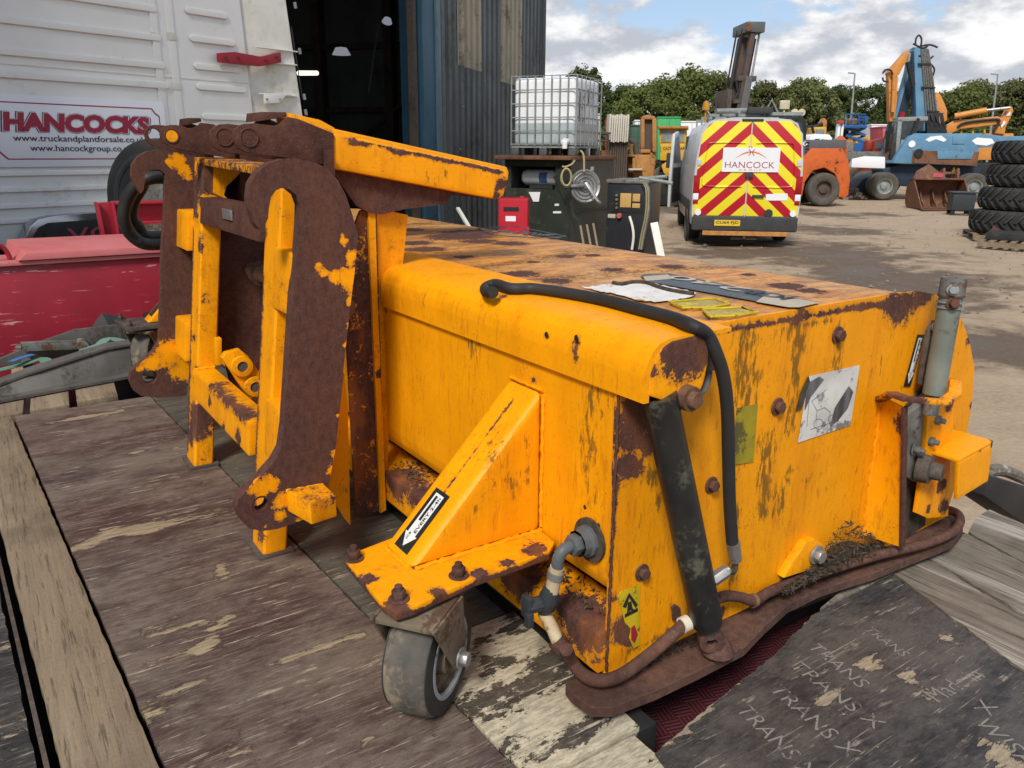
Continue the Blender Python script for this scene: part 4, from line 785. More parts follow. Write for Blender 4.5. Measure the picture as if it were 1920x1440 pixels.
for u, v, r in ((1750, 786, .012), (1738, 826, .012), (1712, 842, .010), (1748, 745, .014)): bolt(px(u, v, y=.932), (.25, -1, 0), r, .014, 'castgrey', stud=.014, parent=BR)
st0, st1 = px(1789, 524, y=.905), px(1751, 738, y=.905); sd_ = (st1 - st0).normalized()
mat('galv_green', (.20, .225, .195), (.145, .165, .14), s=14, rough=.6, metal=.2, dirt=(.11, .075, .05), ds=8, dlo=.6, dhi=.72)
ST = obj('stand_tube', MB().tube([st0, st1], .0245, 22), 'galv_green', SW)
obj('tube_cap', MB().tube([st0 - sd_ * .004, st0 + sd_ * .035], .027, 22), 'castgrey', ST); obj('cap_seam', ring(st0 + sd_ * .036, sd_, .025, .003, .002), 'rust_pipe', ST)
for t in (.05, .062): obj('wire_ring', ring(st0 + sd_ * t, sd_, .0255, .003, .0014), 'galv', ST)
bolt(st0 + sd_ * .02 + V((-.022, -.012, 0)), (-.8, -.55, .1), .009, .012, 'galv', parent=ST, name='clamp_bolt'); bolt(st0 + sd_ * .05 + V((-.02, -.016, 0)), (-.6, -.7, .1), .010, .012, 'rust_pipe', parent=ST, name='clamp_bolt')
obj('lower_tube', MB().tube([st1 - sd_ * .01, st1 + sd_ * .05], .017, 16), 'castgrey', ST)
mp_ = [px(u, v, y=.935) for u, v in ((1744, 620), (1756, 602), (1764, 602), (1748, 718), (1728, 722))]
obj('mount_plate', MB().prism(mp_, (0, .012, 0)), 'rust_grey', SW, bevel=.002)
for u, v in ((1752, 612), (1738, 706)): bolt(px(u, v, y=.93), (0, -1, 0), .009, .010, 'castgrey')
gb = [px(1648, 750, y=YE), px(1672, 738, y=.915), px(1700, 748, y=.875), px(1770, 754, y=.845), px(1790, 740, y=.85), px(1792, 716, y=.90), px(1776, 712, y=.95)]
gbm = MB()
for i in range(len(gb) - 1): gbm.beam(gb[i], gb[i + 1] + (gb[i + 1] - gb[i]).normalized() * .004, .026, .010)
obj('guard_bracket', gbm, 'paint_worn', SW, bevel=.002, step=.01, axes='x', wear=blob([(gb[0], .02), (gb[2], .03)], .12))
q = [px(1797, 868, y=.86), px(1862, 832, y=.86), px(1853, 902, y=.86), px(1794, 938, y=.86)]
dy = V((0, .10, 0)); t_ = .009
bx = MB().hexa([q[0], q[1], q[1] + dy, q[0] + dy] + [p + V((0, 0, t_)) for p in (q[0], q[1], q[1] + dy, q[0] + dy)])
bx.hexa([q[3], q[2], q[2] + V((0, t_, 0)), q[3] + V((0, t_, 0)), q[0], q[1], q[1] + V((0, t_, 0)), q[0] + V((0, t_, 0))])
bx.hexa([q[3] + dy, q[2] + dy, q[2] + dy + V((0, t_, 0)), q[3] + dy + V((0, t_, 0)), q[0] + dy, q[1] + dy, q[1] + dy + V((0, t_, 0)), q[0] + dy + V((0, t_, 0))])
obj('rear_box_section', bx, 'paint', SW, bevel=.003, step=.02, wear=blob([(q[1], .012), (q[0].lerp(q[1], .6), .008)], .03))
# ---- stickers
mat('sticker_white', (.62, .61, .58), (.46, .45, .42), s=14, rough=.5, bump=.05, dirt=(.17, .17, .17), ds=9, dlo=.54, dhi=.62)
mat('sticker_yellow', (.58, .42, .01), (.42, .31, .01), s=20, rough=.5, dirt=(.10, .09, .01), ds=30, dlo=.55, dhi=.65)
mat('sticker_olive', (.33, .26, .01), (.22, .18, .02), s=25, rough=.6, dirt=(.09, .08, .02), ds=20, dlo=.5, dhi=.6)
YS = YE - .0025
def epoly(pts, y, m, name='sticker', th=.0012, parent=SW): return obj(name, MB().prism(py(y, pts), (0, th, 0)), m, parent)
DW = epoly([(1517, 706), (1612, 685), (1595, 797), (1497, 830)], YS, 'sticker_white')
mat('smear', (.045, .045, .048), (.16, .16, .17), s=30, rough=.5, bump=0, stretch=(1, 1, .15))
epoly([(1519, 716), (1537, 706), (1545, 712), (1520, 745), (1509, 770), (1512, 735)], YS - .0012, 'smear', 'scuff', .0006, DW); epoly([(1592, 724), (1600, 735), (1590, 765), (1572, 788), (1556, 800), (1566, 764)], YS - .0012, 'smear', 'scuff', .0006, DW)
epoly([(1516, 704), (1519, 716), (1503, 768), (1492, 772), (1500, 738)], YS - .001, 'litter', 'scuff', .0006, DW)
ln = MB()
def seg(pts, r=.00045):
    ln.tube([px(u, v, y=YS - .0008) for u, v in pts], r, 4)
seg([(1513, 800), (1518, 740), (1522, 738)]); seg([(1530, 795), (1532, 770), (1546, 764), (1556, 772), (1557, 788)]); seg([(1520, 805), (1560, 792)]); seg([(1532, 770), (1522, 752), (1550, 730)])
for cxp, cyp, rp in ((1535, 795, 9), (1560, 786, 7)): seg([(cxp + rp * math.cos(t * .5236), cyp + rp * 1.1 * math.sin(t * .5236)) for t in range(13)])
obj('drawing', ln, 'smear', DW)
epoly([(1382, 766), (1421, 757), (1413, 866), (1374, 872)], YS, 'sticker_olive')
WS = epoly([(1158, 1118), (1166, 1108), (1200, 1098), (1199, 1210), (1188, 1216), (1180, 1196), (1184, 1180), (1172, 1168), (1165, 1140)], YS, 'sticker_yellow')
epoly([(1168, 1138), (1180, 1112), (1196, 1134), (1192, 1140), (1180, 1120), (1174, 1140)], YS - .0015, 'black_ink', 'pictogram', .0008, WS); epoly([(1172, 1152), (1196, 1140), (1196, 1146), (1172, 1158)], YS - .0015, 'black_ink', 'pictogram', .0008, WS)
epoly([(1178, 1130), (1184, 1128), (1186, 1140), (1192, 1148), (1182, 1144), (1176, 1150)], YS - .0015, 'black_ink', 'pictogram', .0008, WS); epoly([(1184, 1178), (1190, 1172), (1196, 1190), (1190, 1206), (1184, 1200)], YS - .0015, 'red_paint', 'pictogram', .0008, WS)
# service arrows
def arrow(c, along, side, ln_, w_, nrm, parent=SW):
    """black label with a white arrow pointing along -along"""
    al, sd2, n_ = along.normalized(), side.normalized(), nrm.normalized()
    f = lambda a, b, h: c + al * a * ln_ + sd2 * b * w_ + n_ * h
    s0 = obj('sticker', MB().prism([f(-.5, -.5, .001), f(.5, -.5, .001), f(.5, .5, .001), f(-.5, .5, .001)], n_ * .0008), 'decal_black', parent)
    obj('arrow', MB().prism([f(-.44, 0, .0022), f(-.24, -.42, .0022), f(-.24, -.28, .0022), f(.44, -.28, .0022), f(.44, .28, .0022), f(-.24, .28, .0022), f(-.24, .42, .0022)], n_ * .0005), 'white_ink', s0)
    obj('arrow_bar', MB().prism([f(-.02, .02, .003), f(.40, .02, .003), f(.40, .16, .003), f(-.02, .16, .003)], n_ * .0004), 'black_ink', s0)
    text('EVERY 2-4h', f(-.20, -.22, .003), al, sd2, ln_ * .60, 'black_ink', s0, h=w_ * .16, bold=.01); text('JCB', f(-.34, .0, .003), al, sd2, ln_ * .12, 'black_ink', s0, h=w_ * .14, bold=.01)
sv = V((XF, 0, T1.z)) - V((bz[0].x, 0, zc)); nv = V((-sv.z, 0, sv.x)).normalized()
arrow(px(775, 1010, z=.31) * 0 + V((bz[0].x, (T0.y + T1.y) / 2 + .004, zc)) + sv * .20, sv, V((0, 1, 0)), .135, .052, nv)
q0, q1 = px(1712, 676, y=YE), None
arrow(q0 - V((0, .001, 0)), (px(1722, 636, y=YE) - px(1700, 718, y=YE)), (px(1700, 676, y=YE) - px(1724, 676, y=YE)), .125, .030, V((0, -1, 0)))
# roof decals
zr = ZR + .002
def rpoly(pts, m, name='decal', th=.001, z=zr, parent=SW): return obj(name, MB().prism([px(u, v, z=z) for u, v in pts], (0, 0, th)), m, parent)
mat('decal_grey', (.085, .10, .115), (.06, .07, .08), s=12, rough=.55, dirt=(.16, .15, .13), ds=20, dlo=.56, dhi=.7)
mat('decal_cream', (.46, .40, .30), (.38, .33, .25), s=12, rough=.6)
mat('paper_white', (.72, .70, .68), (.60, .56, .52), s=22, rough=.7, bump=.5, bs=70, dirt=(.42, .20, .03), ds=16, dlo=.6, dhi=.66)
mat('sticker_torn', (.40, .31, .10), (.30, .22, .10), s=30, rough=.8, dirt=(.55, .42, .01), ds=12, dlo=.5, dhi=.55)
D0 = rpoly([(1201, 518), (1206, 515), (1255, 513), (1275, 517), (1536, 568), (1500, 576), (1480, 577), (1215, 528)], 'decal_grey')
rpoly([(1432, 556), (1446, 552), (1536, 568), (1500, 576), (1478, 576), (1418, 566)], 'decal_cream', z=zr + .0015, parent=D0); rpoly([(1210, 527), (1206, 519), (1252, 515), (1262, 523)], 'decal_cream', z=zr + .0015, parent=D0)
rd = (px(1280, 527, z=zr) - px(1500, 570, z=zr)).normalized(); ru_ = V((0, 0, 1)).cross(rd)
text('JCB', px(1512, 562, z=zr), rd, ru_, .13, 'black_ink', D0, h=.060, bold=.02, depth=.005); text('240', px(1415, 545, z=zr), rd, ru_, .24, 'decal_cream', D0, h=.055, bold=.01, depth=.003)
PW = rpoly(ragged([(1090, 537), (1105, 539), (1135, 533), (1165, 530), (1208, 529), (1250, 537), (1306, 549), (1300, 555), (1270, 562), (1232, 566), (1190, 562), (1150, 550), (1120, 545)], 1.2, 6), 'paper_white')
pb = [px(u, v, z=zr + .004) for u, v in ((1150, 530), (1165, 533), (1185, 529), (1212, 530), (1235, 538), (1262, 545), (1300, 551))]
obj('curled_edge', MB().tube(pb, .005, 8, sm=3), 'litter', PW)
for pts in ([(1255, 566), (1300, 562), (1340, 560), (1368, 570), (1330, 577), (1280, 577)], [(1318, 580), (1390, 576), (1420, 585), (1380, 592), (1330, 594)]):
    rpoly(ragged(pts, 1., 6), 'sticker_torn')
    obj('curled_edge', MB().tube([px(u, v, z=zr + .003) for u, v in pts + [pts[0]]], .0028, 6), 'sticker_yellow', SW)
db = MB(); bq = [px(u, v, z=zr) for u, v in ((895, 428), (960, 423), (1062, 443), (1010, 446), (930, 441))]
for i in range(5): db.beam(bq[i], bq[(i + 1) % 5], .006, .002)
for i in range(16):
    a = px(918 + i * 7.5 + rnd.uniform(-2, 2), 429 + i * .95 + rnd.uniform(-2, 3), z=zr); db.beam(a, a + V((rnd.uniform(.02, .07), rnd.uniform(-.05, .05), 0)), rnd.uniform(.008, .022), .002)
obj('worn_decal', db, 'decal_grey', SW)

# weld beads and small holes
def weld(a, b, r=.0042, m='paint_flaking'):
    n = max(4, int((b - a).length / .007)); obj('weld_bead', MB().tube([a.lerp(b, i / n) + V((rnd.gauss(0, .0007), rnd.gauss(0, .0007), rnd.gauss(0, .0007))) for i in range(n + 1)], [r * rnd.uniform(.75, 1.25) for _ in range(n + 1)], 6), m, SW)
weld(V((XF, T1.y - .001, zc + .01)), V((XF, T1.y - .001, T1.z - .01))); weld(V((XF, T1.y, T1.z)), V((XF, T0.y, T1.z))); weld(V((bz[0].x + .01, T1.y - .001, zc + .001)), V((XF, T1.y - .001, zc + .001)), .0048); weld(V((bz[0].x, T1.y, zc + .001)), V((bz[0].x, T0.y, zc + .001)), .0048)
weld(H1(536, 921), H1(606, 909)); weld(V((.575, P1[1] + .002, .862)), V((.64, P1[1] + .002, .862)), .004, 'rust'); weld(V((.583, P2[0] - .002, .783)), V((.583, P2[0] - .002, .860)), .005, 'rust'); weld(V((.508, P2[0] - .002, .240)), V((.510, P2[0] - .002, .332)), .005); weld(V((.510, P2[0] - .002, .332)), V((.573, P2[0] - .002, .332)), .005)
weld(px(1160, 742, y=YE - .001), px(1137, 1258, y=YE - .001), .003, 'rust'); weld(px(1652, 744, y=YE - .002), px(1618, 1000, y=YE - .002), .004, 'paint_end')
for u, v, r in ((1024, 628, .005), (1080, 634, .005), (1096, 951, .0035), (1122, 985, .0035)):
    c = px(u, v, x=.8605 if v < 700 else .8705); obj('bolt_hole', MB().lathe([(0, .0004), (r, .0004), (r * 1.25, -.001)], c, (-1, 0, 0), 12), 'black_ink', SW)
fl = MB()
for i in range(420):
    y = rnd.uniform(.99, 1.9); a = V((rnd.uniform(.865, .95), y, .152 + rnd.random() ** 2 * .02)); s_ = rnd.uniform(.003, .010); d = V((rnd.uniform(-1, 1), rnd.uniform(-1, 1), rnd.uniform(-.3, .6))).normalized() * s_; e = V((rnd.uniform(-1, 1), rnd.uniform(-1, 1), rnd.uniform(-.5, .5))).normalized() * s_ * .5
    fl.add([a - d, a + e, a + d, a - e], [(0, 1, 2, 3)])
obj('leaf_litter', fl, 'litter', SW, kind='stuff', smooth=0)
# ------------------------------------------------------------------ yard: frames for traced planes
class Frame:
    """local frame at o turned by rz; hit() meets a photo pixel's ray with a local plane"""
    def __init__(s, o, rz): s.o = V(o); s.m = Matrix.Rotation(rz, 3, 'Z'); s.i = s.m.transposed(); s.rz = rz
    def hit(s, u, v, x=None, y=None, z=None):
        D = s.i @ (CR * ((u - 960) / FX) - CU * ((v - 720) / FX) + CF); e = s.i @ (EYE - s.o)
        if x is not None: t = (x - e.x) / D.x
        elif y is not None: t = (y - e.y) / D.y
        else: t = (z - e.z) / D.z
        return e + D * t
def gp(u, v): return px(u, v, z=GZ)
def lobj(name, mb, m, parent, **k): return obj(name, mb, m, parent, local=True, **k)
# ------------------------------------------------------------------ ground
def ground():
    from mathutils import noise as mn
    k = NT('yard_dirt')
    big, mid, fine = k.noise(.35, 6, .6), k.noise(2.2, 8, .65), k.noise(22, 6, .7)
    tr = k.noise(1.6, 5, .6, scale=(.25, 1, 1), rot=(0, 0, .5))
    c = k.mix(k.ramp(mid, .3, .7), (.37, .278, .185), (.29, .212, .138)); c = k.mix(k.ramp(fine, .35, .65, 0, .6), c, (.41, .318, .22))
    mud = k.math('ADD', k.attr('mud'), k.math('ADD', k.math('MULTIPLY', k.math('SUBTRACT', mid, .5), 1.0), k.math('ADD', k.math('MULTIPLY', k.math('SUBTRACT', tr, .5), .9), k.math('MULTIPLY', k.math('SUBTRACT', fine, .5), .4))))
    mm = k.ramp(mud, .42, .80, 0, .9); c = k.mix(mm, c, (.098, .068, .046)); c = k.mix(k.ramp(k.noise(60, 3, .6), .66, .72, 0, .5), c, (.42, .36, .28))
    rr = k.math('SUBTRACT', .95, k.math('MULTIPLY', k.ramp(mud, .75, 1.0), .45))
    k.bump(k.math('ADD', mid, k.math('MULTIPLY', fine, .35)), .8, .05); MATS['yard_dirt'] = k.done(c, rr, 0, .3)
    mudf = blob([(gp(1500, 470), 2.5), (gp(1580, 480), gp(1700, 560), 1.2), (gp(1850, 640), 1.2), (gp(1750, 520), 1.3), (gp(1560, 430), 1.8), (gp(1300, 395), 1.5), (gp(1400, 470), 1.6), (gp(1560, 400), 1.4), (gp(1640, 400), 1.0), (gp(1240, 390), 1.5), (gp(1450, 390), 1.5)], .05)
    xs = [-300, -150, -70] + [-30 + .5 * i for i in range(170)] + [60, 90, 150, 300]; ys = [-300, -100, -40] + [-14 + .5 * i for i in range(180)] + [80, 110, 180, 500]
    rows = []
    for y in ys:
        r = []
        for x in xs:
            p = cp(x, y, GZ); q = .0
            if -30 <= x <= 55 and -14 <= y <= 76: q = .05 * mn.noise(p * .35) + .025 * mn.noise(p * 1.3)
            r.append(p + V((0, 0, q - .03)))
        rows.append(r)
    g = obj('ground', MB().sheet(rows), 'yard_dirt', None, smooth=60, local=True); tag(g, kind='structure')
    at = g.data.attributes.new('mud', 'FLOAT', 'POINT'); at.data.foreach_set('value', [mudf(v.co) for v in g.data.vertices])
ground()
st = MB()
for i in range(700):
    d = 9 + 26 * rnd.random() ** 1.3; u = rnd.uniform(1180, 2000); p = cp((u - 960) / FX * d, d, GZ - .02); s_ = rnd.uniform(.010, .035) * (1 + (rnd.random() > .97))
    q = [p + V((rnd.uniform(-1, 1), rnd.uniform(-1, 1), 0)) * s_ for _ in range(0)]
    a = rnd.uniform(0, 6.28); vs = [p + V((math.cos(a + t) * s_ * rnd.uniform(.7, 1.2), math.sin(a + t) * s_ * rnd.uniform(.7, 1.2), 0)) for t in (0, 1.5, 3.1, 4.6)]
    st.add(vs + [p + V((rnd.uniform(-.3, .3) * s_, rnd.uniform(-.3, .3) * s_, s_ * .4 + .015))], [(0, 1, 4), (1, 2, 4), (2, 3, 4), (3, 0, 4)])
tag(obj('loose_stones', st, mat('stone', (.22, .19, .155), (.13, .11, .09), rough=.9), None, local=True), 'loose stones and rubble scattered over the dirt yard', 'stones', kind='stuff')
# ------------------------------------------------------------------ white lorry cab
mat('white_paint', (.76, .755, .715), (.71, .70, .66), s=2, rough=.38, bump=.03, bs=8, dirt=(.42, .40, .35), ds=2.2, dlo=.58, dhi=.85)
mat('white_grime', (.70, .685, .62), (.62, .60, .52), s=3, rough=.45, bump=.05, dirt=(.50, .47, .38), ds=2.5, dlo=.52, dhi=.75)
mat('sign_white', (.76, .77, .79), (.73, .74, .76), s=2, rough=.3, bump=0)
mat('sign_red', (.33, .012, .045), (.30, .010, .04), s=4, rough=.35, bump=0); mat('sign_grey', (.035, .03, .04), rough=.4, bump=0)
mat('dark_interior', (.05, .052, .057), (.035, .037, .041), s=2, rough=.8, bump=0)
mat('chrome', (.55, .55, .56), (.45, .45, .46), rough=.22, metal=.9, bump=0)
O = px(300, 380, d=6.5); O.z = GZ; TKF = Frame(O, R(56 - 37)); th = TKF.hit
TK = thing('lorry', 'white lorry cab seen from behind, HANCOCKS sign on its ribbed rear wall', 'lorry', O, TKF.rz)
xl, xr = th(-260, 300, y=0).x, th(478, 150, y=0).x; zb = th(60, 395, y=0).z
W0 = lobj('rear_wall', MB().prism([V((xl, 0, zb - .25)), V((xr, 0, zb - .25)), V((xr - .10, 0, 2.6 - GZ)), V((xl, 0, 2.6 - GZ))], (0, .12, 0)), 'white_paint', TK, bevel=.02)
def rib(u0, v0, u1, h, inset=0):
    b = th(u1, v0, y=0); a = th(u0, v0, y=0).x; n = 6; r = h / 2
    pts = [V((b.x - r + r * math.sin(t), -.002, b.z + r * math.cos(t))) for t in [i * math.pi / n for i in range(n + 1)]] + [V((a + r - r * math.sin(t), -.002, b.z - r * math.cos(t))) for t in [i * math.pi / n for i in range(n + 1)]]
    lobj('rib', MB().prism(pts, (0, -.016, 0)), 'white_paint', W0, bevel=.007, seg=3, smooth=60)
for v0, u1 in ((18, 293), (72, 301), (124, 309), (161, 317)): rib(-260, v0, u1, .05)
for v0, u0, u1 in ((31, 347, 426), (82, 355, 440), (132, 363, 449), (169, 368, 460), (222, 378, 470)): rib(u0, v0, u1, .05)
for v0 in (318, 342, 366, 388): rib(-260, v0, 470, .035)
for u in (305, 334):
    a = th(u + 6, 250, y=0); lobj('wall_strip', MB().box((a.x - .03, -.012, zb), (a.x + .03, .01, 2.6 - GZ)), 'white_paint', W0, bevel=.006)
    for v0 in (70, 162): z = th(u, v0, y=0).z; lobj('strip_joint', MB().box((a.x - .034, -.016, z - .03), (a.x + .034, 0, z + .03)), 'white_grime', W0, bevel=.004)
zj = th(300, 143, y=0).z; lobj('panel_joint', MB().box((xl, -.004, zj - .004), (xr - .02, .0, zj + .004)), 'white_grime', W0)
# sign
s0, s1 = th(-2, 192, y=-.02), th(308, 297, y=-.02); sl_ = th(-12, 240, y=-.02).x
def rrect(x0, x1, z0, z1, y, cut): return [V((x0 + cut, y, z0)), V((x1 - cut, y, z0)), V((x1 - cut * .5, y, z0 + cut * .5)), V((x1, y, z0 + cut)), V((x1, y, z1 - cut)), V((x1 - cut * .6, y, z1 - cut * .6)), V((x1 - cut, y, z1)), V((x0 + cut, y, z1)), V((x0, y, z1 - cut)), V((x0, y, z0 + cut))]
zt, zb_ = th(160, 197, y=-.02).z, th(160, 299, y=-.02).z
SG = lobj('sign', MB().prism(rrect(sl_ - .05, s1.x + .05, zb_ - .05, zt + .05, -.020, .02), (0, .012, 0)), 'sign_white', TK, bevel=.003)
oo, ii = rrect(sl_, s1.x, zb_, zt, -.0215, .055), rrect(sl_ + .008, s1.x - .008, zb_ + .008, zt - .008, -.0215, .055)
lobj('border', MB().add(oo + ii, [(i, (i + 1) % 10, 10 + (i + 1) % 10, 10 + i) for i in range(10)]), 'sign_red', SG)
def ttext(body, u0, u1, vb, h_px, m, y, bold, shear=0, parent=SG, grow=0.):
    a, b = th(u0, vb, y=y), th(u1, vb, y=y); hz = th((u0 + u1) / 2, vb - h_px, y=y).z - th((u0 + u1) / 2, vb, y=y).z
    text(body, V((a.x - grow, y, a.z - grow)), (1, 0, 0), (0, 0, 1), b.x - a.x + 2 * grow, m, parent, h=hz + 2 * grow, bold=bold, local=True, shear=shear)
ttext('HANCOCKS', 3, 284, 246, 35, 'sign_grey', -.0225, .085, .12, grow=.006); ttext('HANCOCKS', 5, 283, 246, 35, 'sign_white', -.0235, .075, .12, grow=.003); ttext('HANCOCKS', 6, 282, 246, 35, 'sign_red', -.0245, .062, .12)
ttext('www.truckandplantforsale.co.uk', 26, 274, 268, 15, 'black_ink', -.0225, .009); ttext('www.hancockgroup.co.uk', 58, 250, 287, 15, 'black_ink', -.0225, .009)
# side deflector on the cab's corner
dp = [V((xr + .01, .02, zb)), V((xr - .10, .02, 2.6 - GZ))]
e0, e1 = th(578, 228, y=-.05), th(540, 0, y=-.05)
lobj('side_deflector', MB().add([V((xr + .01, .03, zb - .1)), V((e0.x + .03, -.05, zb - .1)), V((e1.x - .06, -.05, 2.6 - GZ)), V((xr - .10, .03, 2.6 - GZ)), V((xr + .01, .07, zb - .1)), V((e0.x + .03, .01, zb - .1)), V((e1.x - .06, .01, 2.6 - GZ)), V((xr - .10, .07, 2.6 - GZ))], [(0, 1, 2, 3), (4, 7, 6, 5), (0, 4, 5, 1), (1, 5, 6, 2), (2, 6, 7, 3), (3, 7, 4, 0)]), 'white_grime', TK, bevel=.012)
for v0, v1 in ((92, 96), (118, 122), (178, 182)):
    z = th(500, v0, y=-.04).z; lobj('deflector_seam', MB().box((xr + .0, -.066, z), (th(556, v0, y=-.05).x, -.03, z + .012)), 'white_paint', TK, bevel=.004)
for v0, v1 in ((4, 18), (90, 104), (176, 190), (205, 214)):
    a = th(552 + v0 * .1, v0, y=-.06); lobj('hinge', MB().cyl(V((a.x, -.06, a.z)), V((a.x + .008, -.06, a.z - .05)), .014, n=10), 'galv', TK)
lobj('black_seam', MB().tube([th(u, v, y=-.062) for u, v in ((546, 50), (552, 90), (560, 140), (567, 185))], .005, 6), 'black_ink', TK)
sb = [th(u, v, y=-.09) for u, v in ((413, 99), (440, 97), (490, 106), (527, 98), (528, 117), (492, 124), (440, 119), (415, 116))]
lobj('strap_bracket', MB().prism(sb, (0, .06, 0)), 'red_paint', TK, bevel=.006)
for u, v in ((423, 108), (447, 109), (499, 113), (519, 107)): p = th(u, v, y=-.09); lobj('bolt', MB().cyl(p, p + V((0, -.014, 0)), .012, n=6), 'rust_pipe', TK)
tb_ = [th(u, v, y=-.085) for u, v in ((497, 175), (548, 175), (536, 180), (524, 193), (498, 194))]
lobj('catch_plate', MB().prism(tb_, (0, .03, 0)), 'white_paint', TK, bevel=.004)
for u in (500, 525): p = th(u, 186, y=-.085); lobj('bolt', MB().cyl(p, p + V((0, -.012, 0)), .010, n=6), 'steel', TK)
# cab body in front of the rear wall, roof, chassis
lobj('cab_body', MB().hexa([V((xl, .12, zb - .2)), V((xr - .02, .12, zb - .2)), V((xr - .02, 1.9, zb - .2)), V((xl, 1.9, zb - .2)), V((xl, .12, 3.32)), V((xr - .14, .12, 3.32)), V((xr - .14, 1.7, 3.25)), V((xl, 1.7, 3.25))]), 'white_grime', TK, bevel=.05)
lobj('chassis', MB().box((xl + .6, -2.4, .55), (xr - .5, 1.2, .88)), 'black_steel', TK, bevel=.01)
for x in (xl + .5, xr - .35):
    for y in (-1.6, 1.0): lobj('wheel', MB().lathe([(.20, -.14), (.44, -.14), (.5, -.09), (.5, .09), (.44, .14), (.20, .14)], V((x, y, .5)), (1, 0, 0), 28, True), 'rubber', TK)
vp = [(46, 470), (48, 445), (56, 425), (72, 411), (100, 405), (185, 398), (330, 392), (350, 400), (350, 470)]
vi = [(60, 470), (63, 442), (72, 427), (90, 418), (185, 411), (320, 405), (336, 412), (336, 470)]
FRM = lobj('vent_panel', MB().prism([th(u, v, y=-.16) for u, v in vp], (0, .12, 0)), 'chrome', TK, bevel=.012)
lobj('panel_face', MB().prism([th(u, v, y=-.165) for u, v in vi], (0, .02, 0)), 'black_steel', FRM, bevel=.004)
a, b = th(128, 452, y=-.17), th(330, 452, y=-.17); text('VOLVO', V((a.x, -.17, a.z - .01)), (1, 0, 0), (0, 0, 1), b.x - a.x, mat('sign_pink', (.30, .06, .09), rough=.4, bump=0), FRM, h=.10, bold=.01, local=True)
p = th(97, 442, y=-.168); lobj('panel_knob', MB().lathe([(0, .02), (.05, .016), (.055, 0)], p, (0, -1, 0), 20), 'black_steel', FRM)
# spare tyre standing behind the cab
c = px(312, 378, d=5.75)
SPT = thing('spare_tyre', 'worn black lorry tyre on a grey rim behind the white lorry cab', 'tyre', c - V((0, 0, .43)), yaw(36))
def tyre(root, c, ax, Ro, W, rim='castgrey', ri=.56, tread=0, m='rubber', lug=0.):
    t = lobj('tyre', MB().lathe([(Ro * ri, -W * .42), (Ro * .72, -W * .52), (Ro * .90, -W * .5), (Ro * .985, -W * .40), (Ro, -W * .2), (Ro, W * .2), (Ro * .985, W * .40), (Ro * .90, W * .5), (Ro * .72, W * .52), (Ro * ri, W * .42)], c, ax, 40), m, root)
    if rim: lobj('rim', MB().lathe([(Ro * ri * 1.01, W * .42), (Ro * ri * .9, W * .38), (Ro * ri * .8, W * .1), (Ro * .28, W * .12), (Ro * .24, W * .26), (Ro * .12, W * .3), (0, W * .3)], c, ax, 30).lathe([(Ro * ri * 1.01, -W * .42), (Ro * ri * .9, -W * .38), (Ro * ri * .8, -W * .1), (0, -W * .1)], c, ax, 30), rim, root)
    return t
tyre(SPT, V((0, 0, .43)), V((.35, -1, 0)).normalized(), .43, .24)
lobj('sidewall_band', MB().lathe([(.30, .0), (.31, .006), (.33, .006), (.34, 0)], V((0, 0, .43)) + V((.35, -1, 0)).normalized() * .125, V((.35, -1, 0)), 40), 'plastic_dark', SPT)
# ------------------------------------------------------------------ shed
SHF = Frame(cp(-.93, 13.5, GZ), R(56 - 15.9)); sh = SHF.hit
SH = thing('shed', 'tall corrugated steel shed with an open doorway, dark inside, and blue door post', 'shed', SHF.o, SHF.rz)
mat('cladding', (.115, .128, .122), (.085, .095, .091), s=1.6, rough=.55, bump=.05, dirt=(.075, .070, .060), ds=1.2, dlo=.45, dhi=.75, stretch=(1, 1, .25))
mat('translucent', (.36, .31, .21), (.29, .25, .17), s=3, rough=.5, bump=.05, stretch=(1, 1, .3), dirt=(.13, .115, .08), ds=2, dlo=.5, dhi=.7)
mat('blue_steel', (.030, .098, .145), (.024, .078, .118), s=2, rough=.5, dirt=(.05, .05, .045), ds=3, dlo=.6, dhi=.7)
mat('blue_pale', (.10, .16, .19), (.08, .13, .155), rough=.5)
xj, xc = sh(814, 250, y=0).x, sh(1012, 120, y=0).x; HS = 7.5
def corr(x0, x1, z0, z1, y0, pitch=.29, dep=.05):
    xs = []; x = math.floor(x0 / pitch) * pitch
    pat = [(0, 0), (.30, 0), (.42, 1), (.88, 1)]
    while x < x1 + pitch:
        for f, h in pat:
            q = x + f * pitch
            if x0 <= q <= x1: xs.append((q, h))
        x += pitch
    xs = [(x0, xs[0][1])] + xs + [(x1, xs[-1][1])]
    return MB().sheet([[V((x, y0 - dep * h, z)) for x, h in xs] for z in (z0, z1)])
xx = xj
while xx < xc - .05:
    x1 = min(xx + 1.16, xc); lobj('cladding_sheet', corr(xx, x1, 0, HS, -.002 * rnd.random()), 'cladding', SH, smooth=20); xx = x1
for u0, u1, v0 in ((858, 906, 121), (942, 981, 153)):
    a, b = sh(u0, v0, y=-.06), sh(u1, v0, y=-.06); lobj('rooflight_sheet', corr(a.x, b.x, a.z, HS, -.012), 'translucent', SH, smooth=20)
for u, v in ((868, 30), (870, 75), (893, 118), (868, 200), (862, 280)):
    p = sh(u, v, y=-.055); lobj('screw', MB().cyl(p, p + V((0, -.02, 0)), .018, n=6), 'galv', SH)
PO = lobj('door_post', MB().box((xj - .62, -.10, 0), (xj - .16, .25, HS)), 'blue_steel', SH, bevel=.01); lobj('post_flange', MB().box((xj - .15, -.13, 0), (xj + .02, .2, HS)), 'blue_pale', SH, bevel=.01)
lobj('door_track', MB().box((xj - .80, -.04, 0), (xj - .70, .06, HS)).box((xj - .68, .0, 0), (xj - .64, .1, HS)), 'rust_grey', SH)
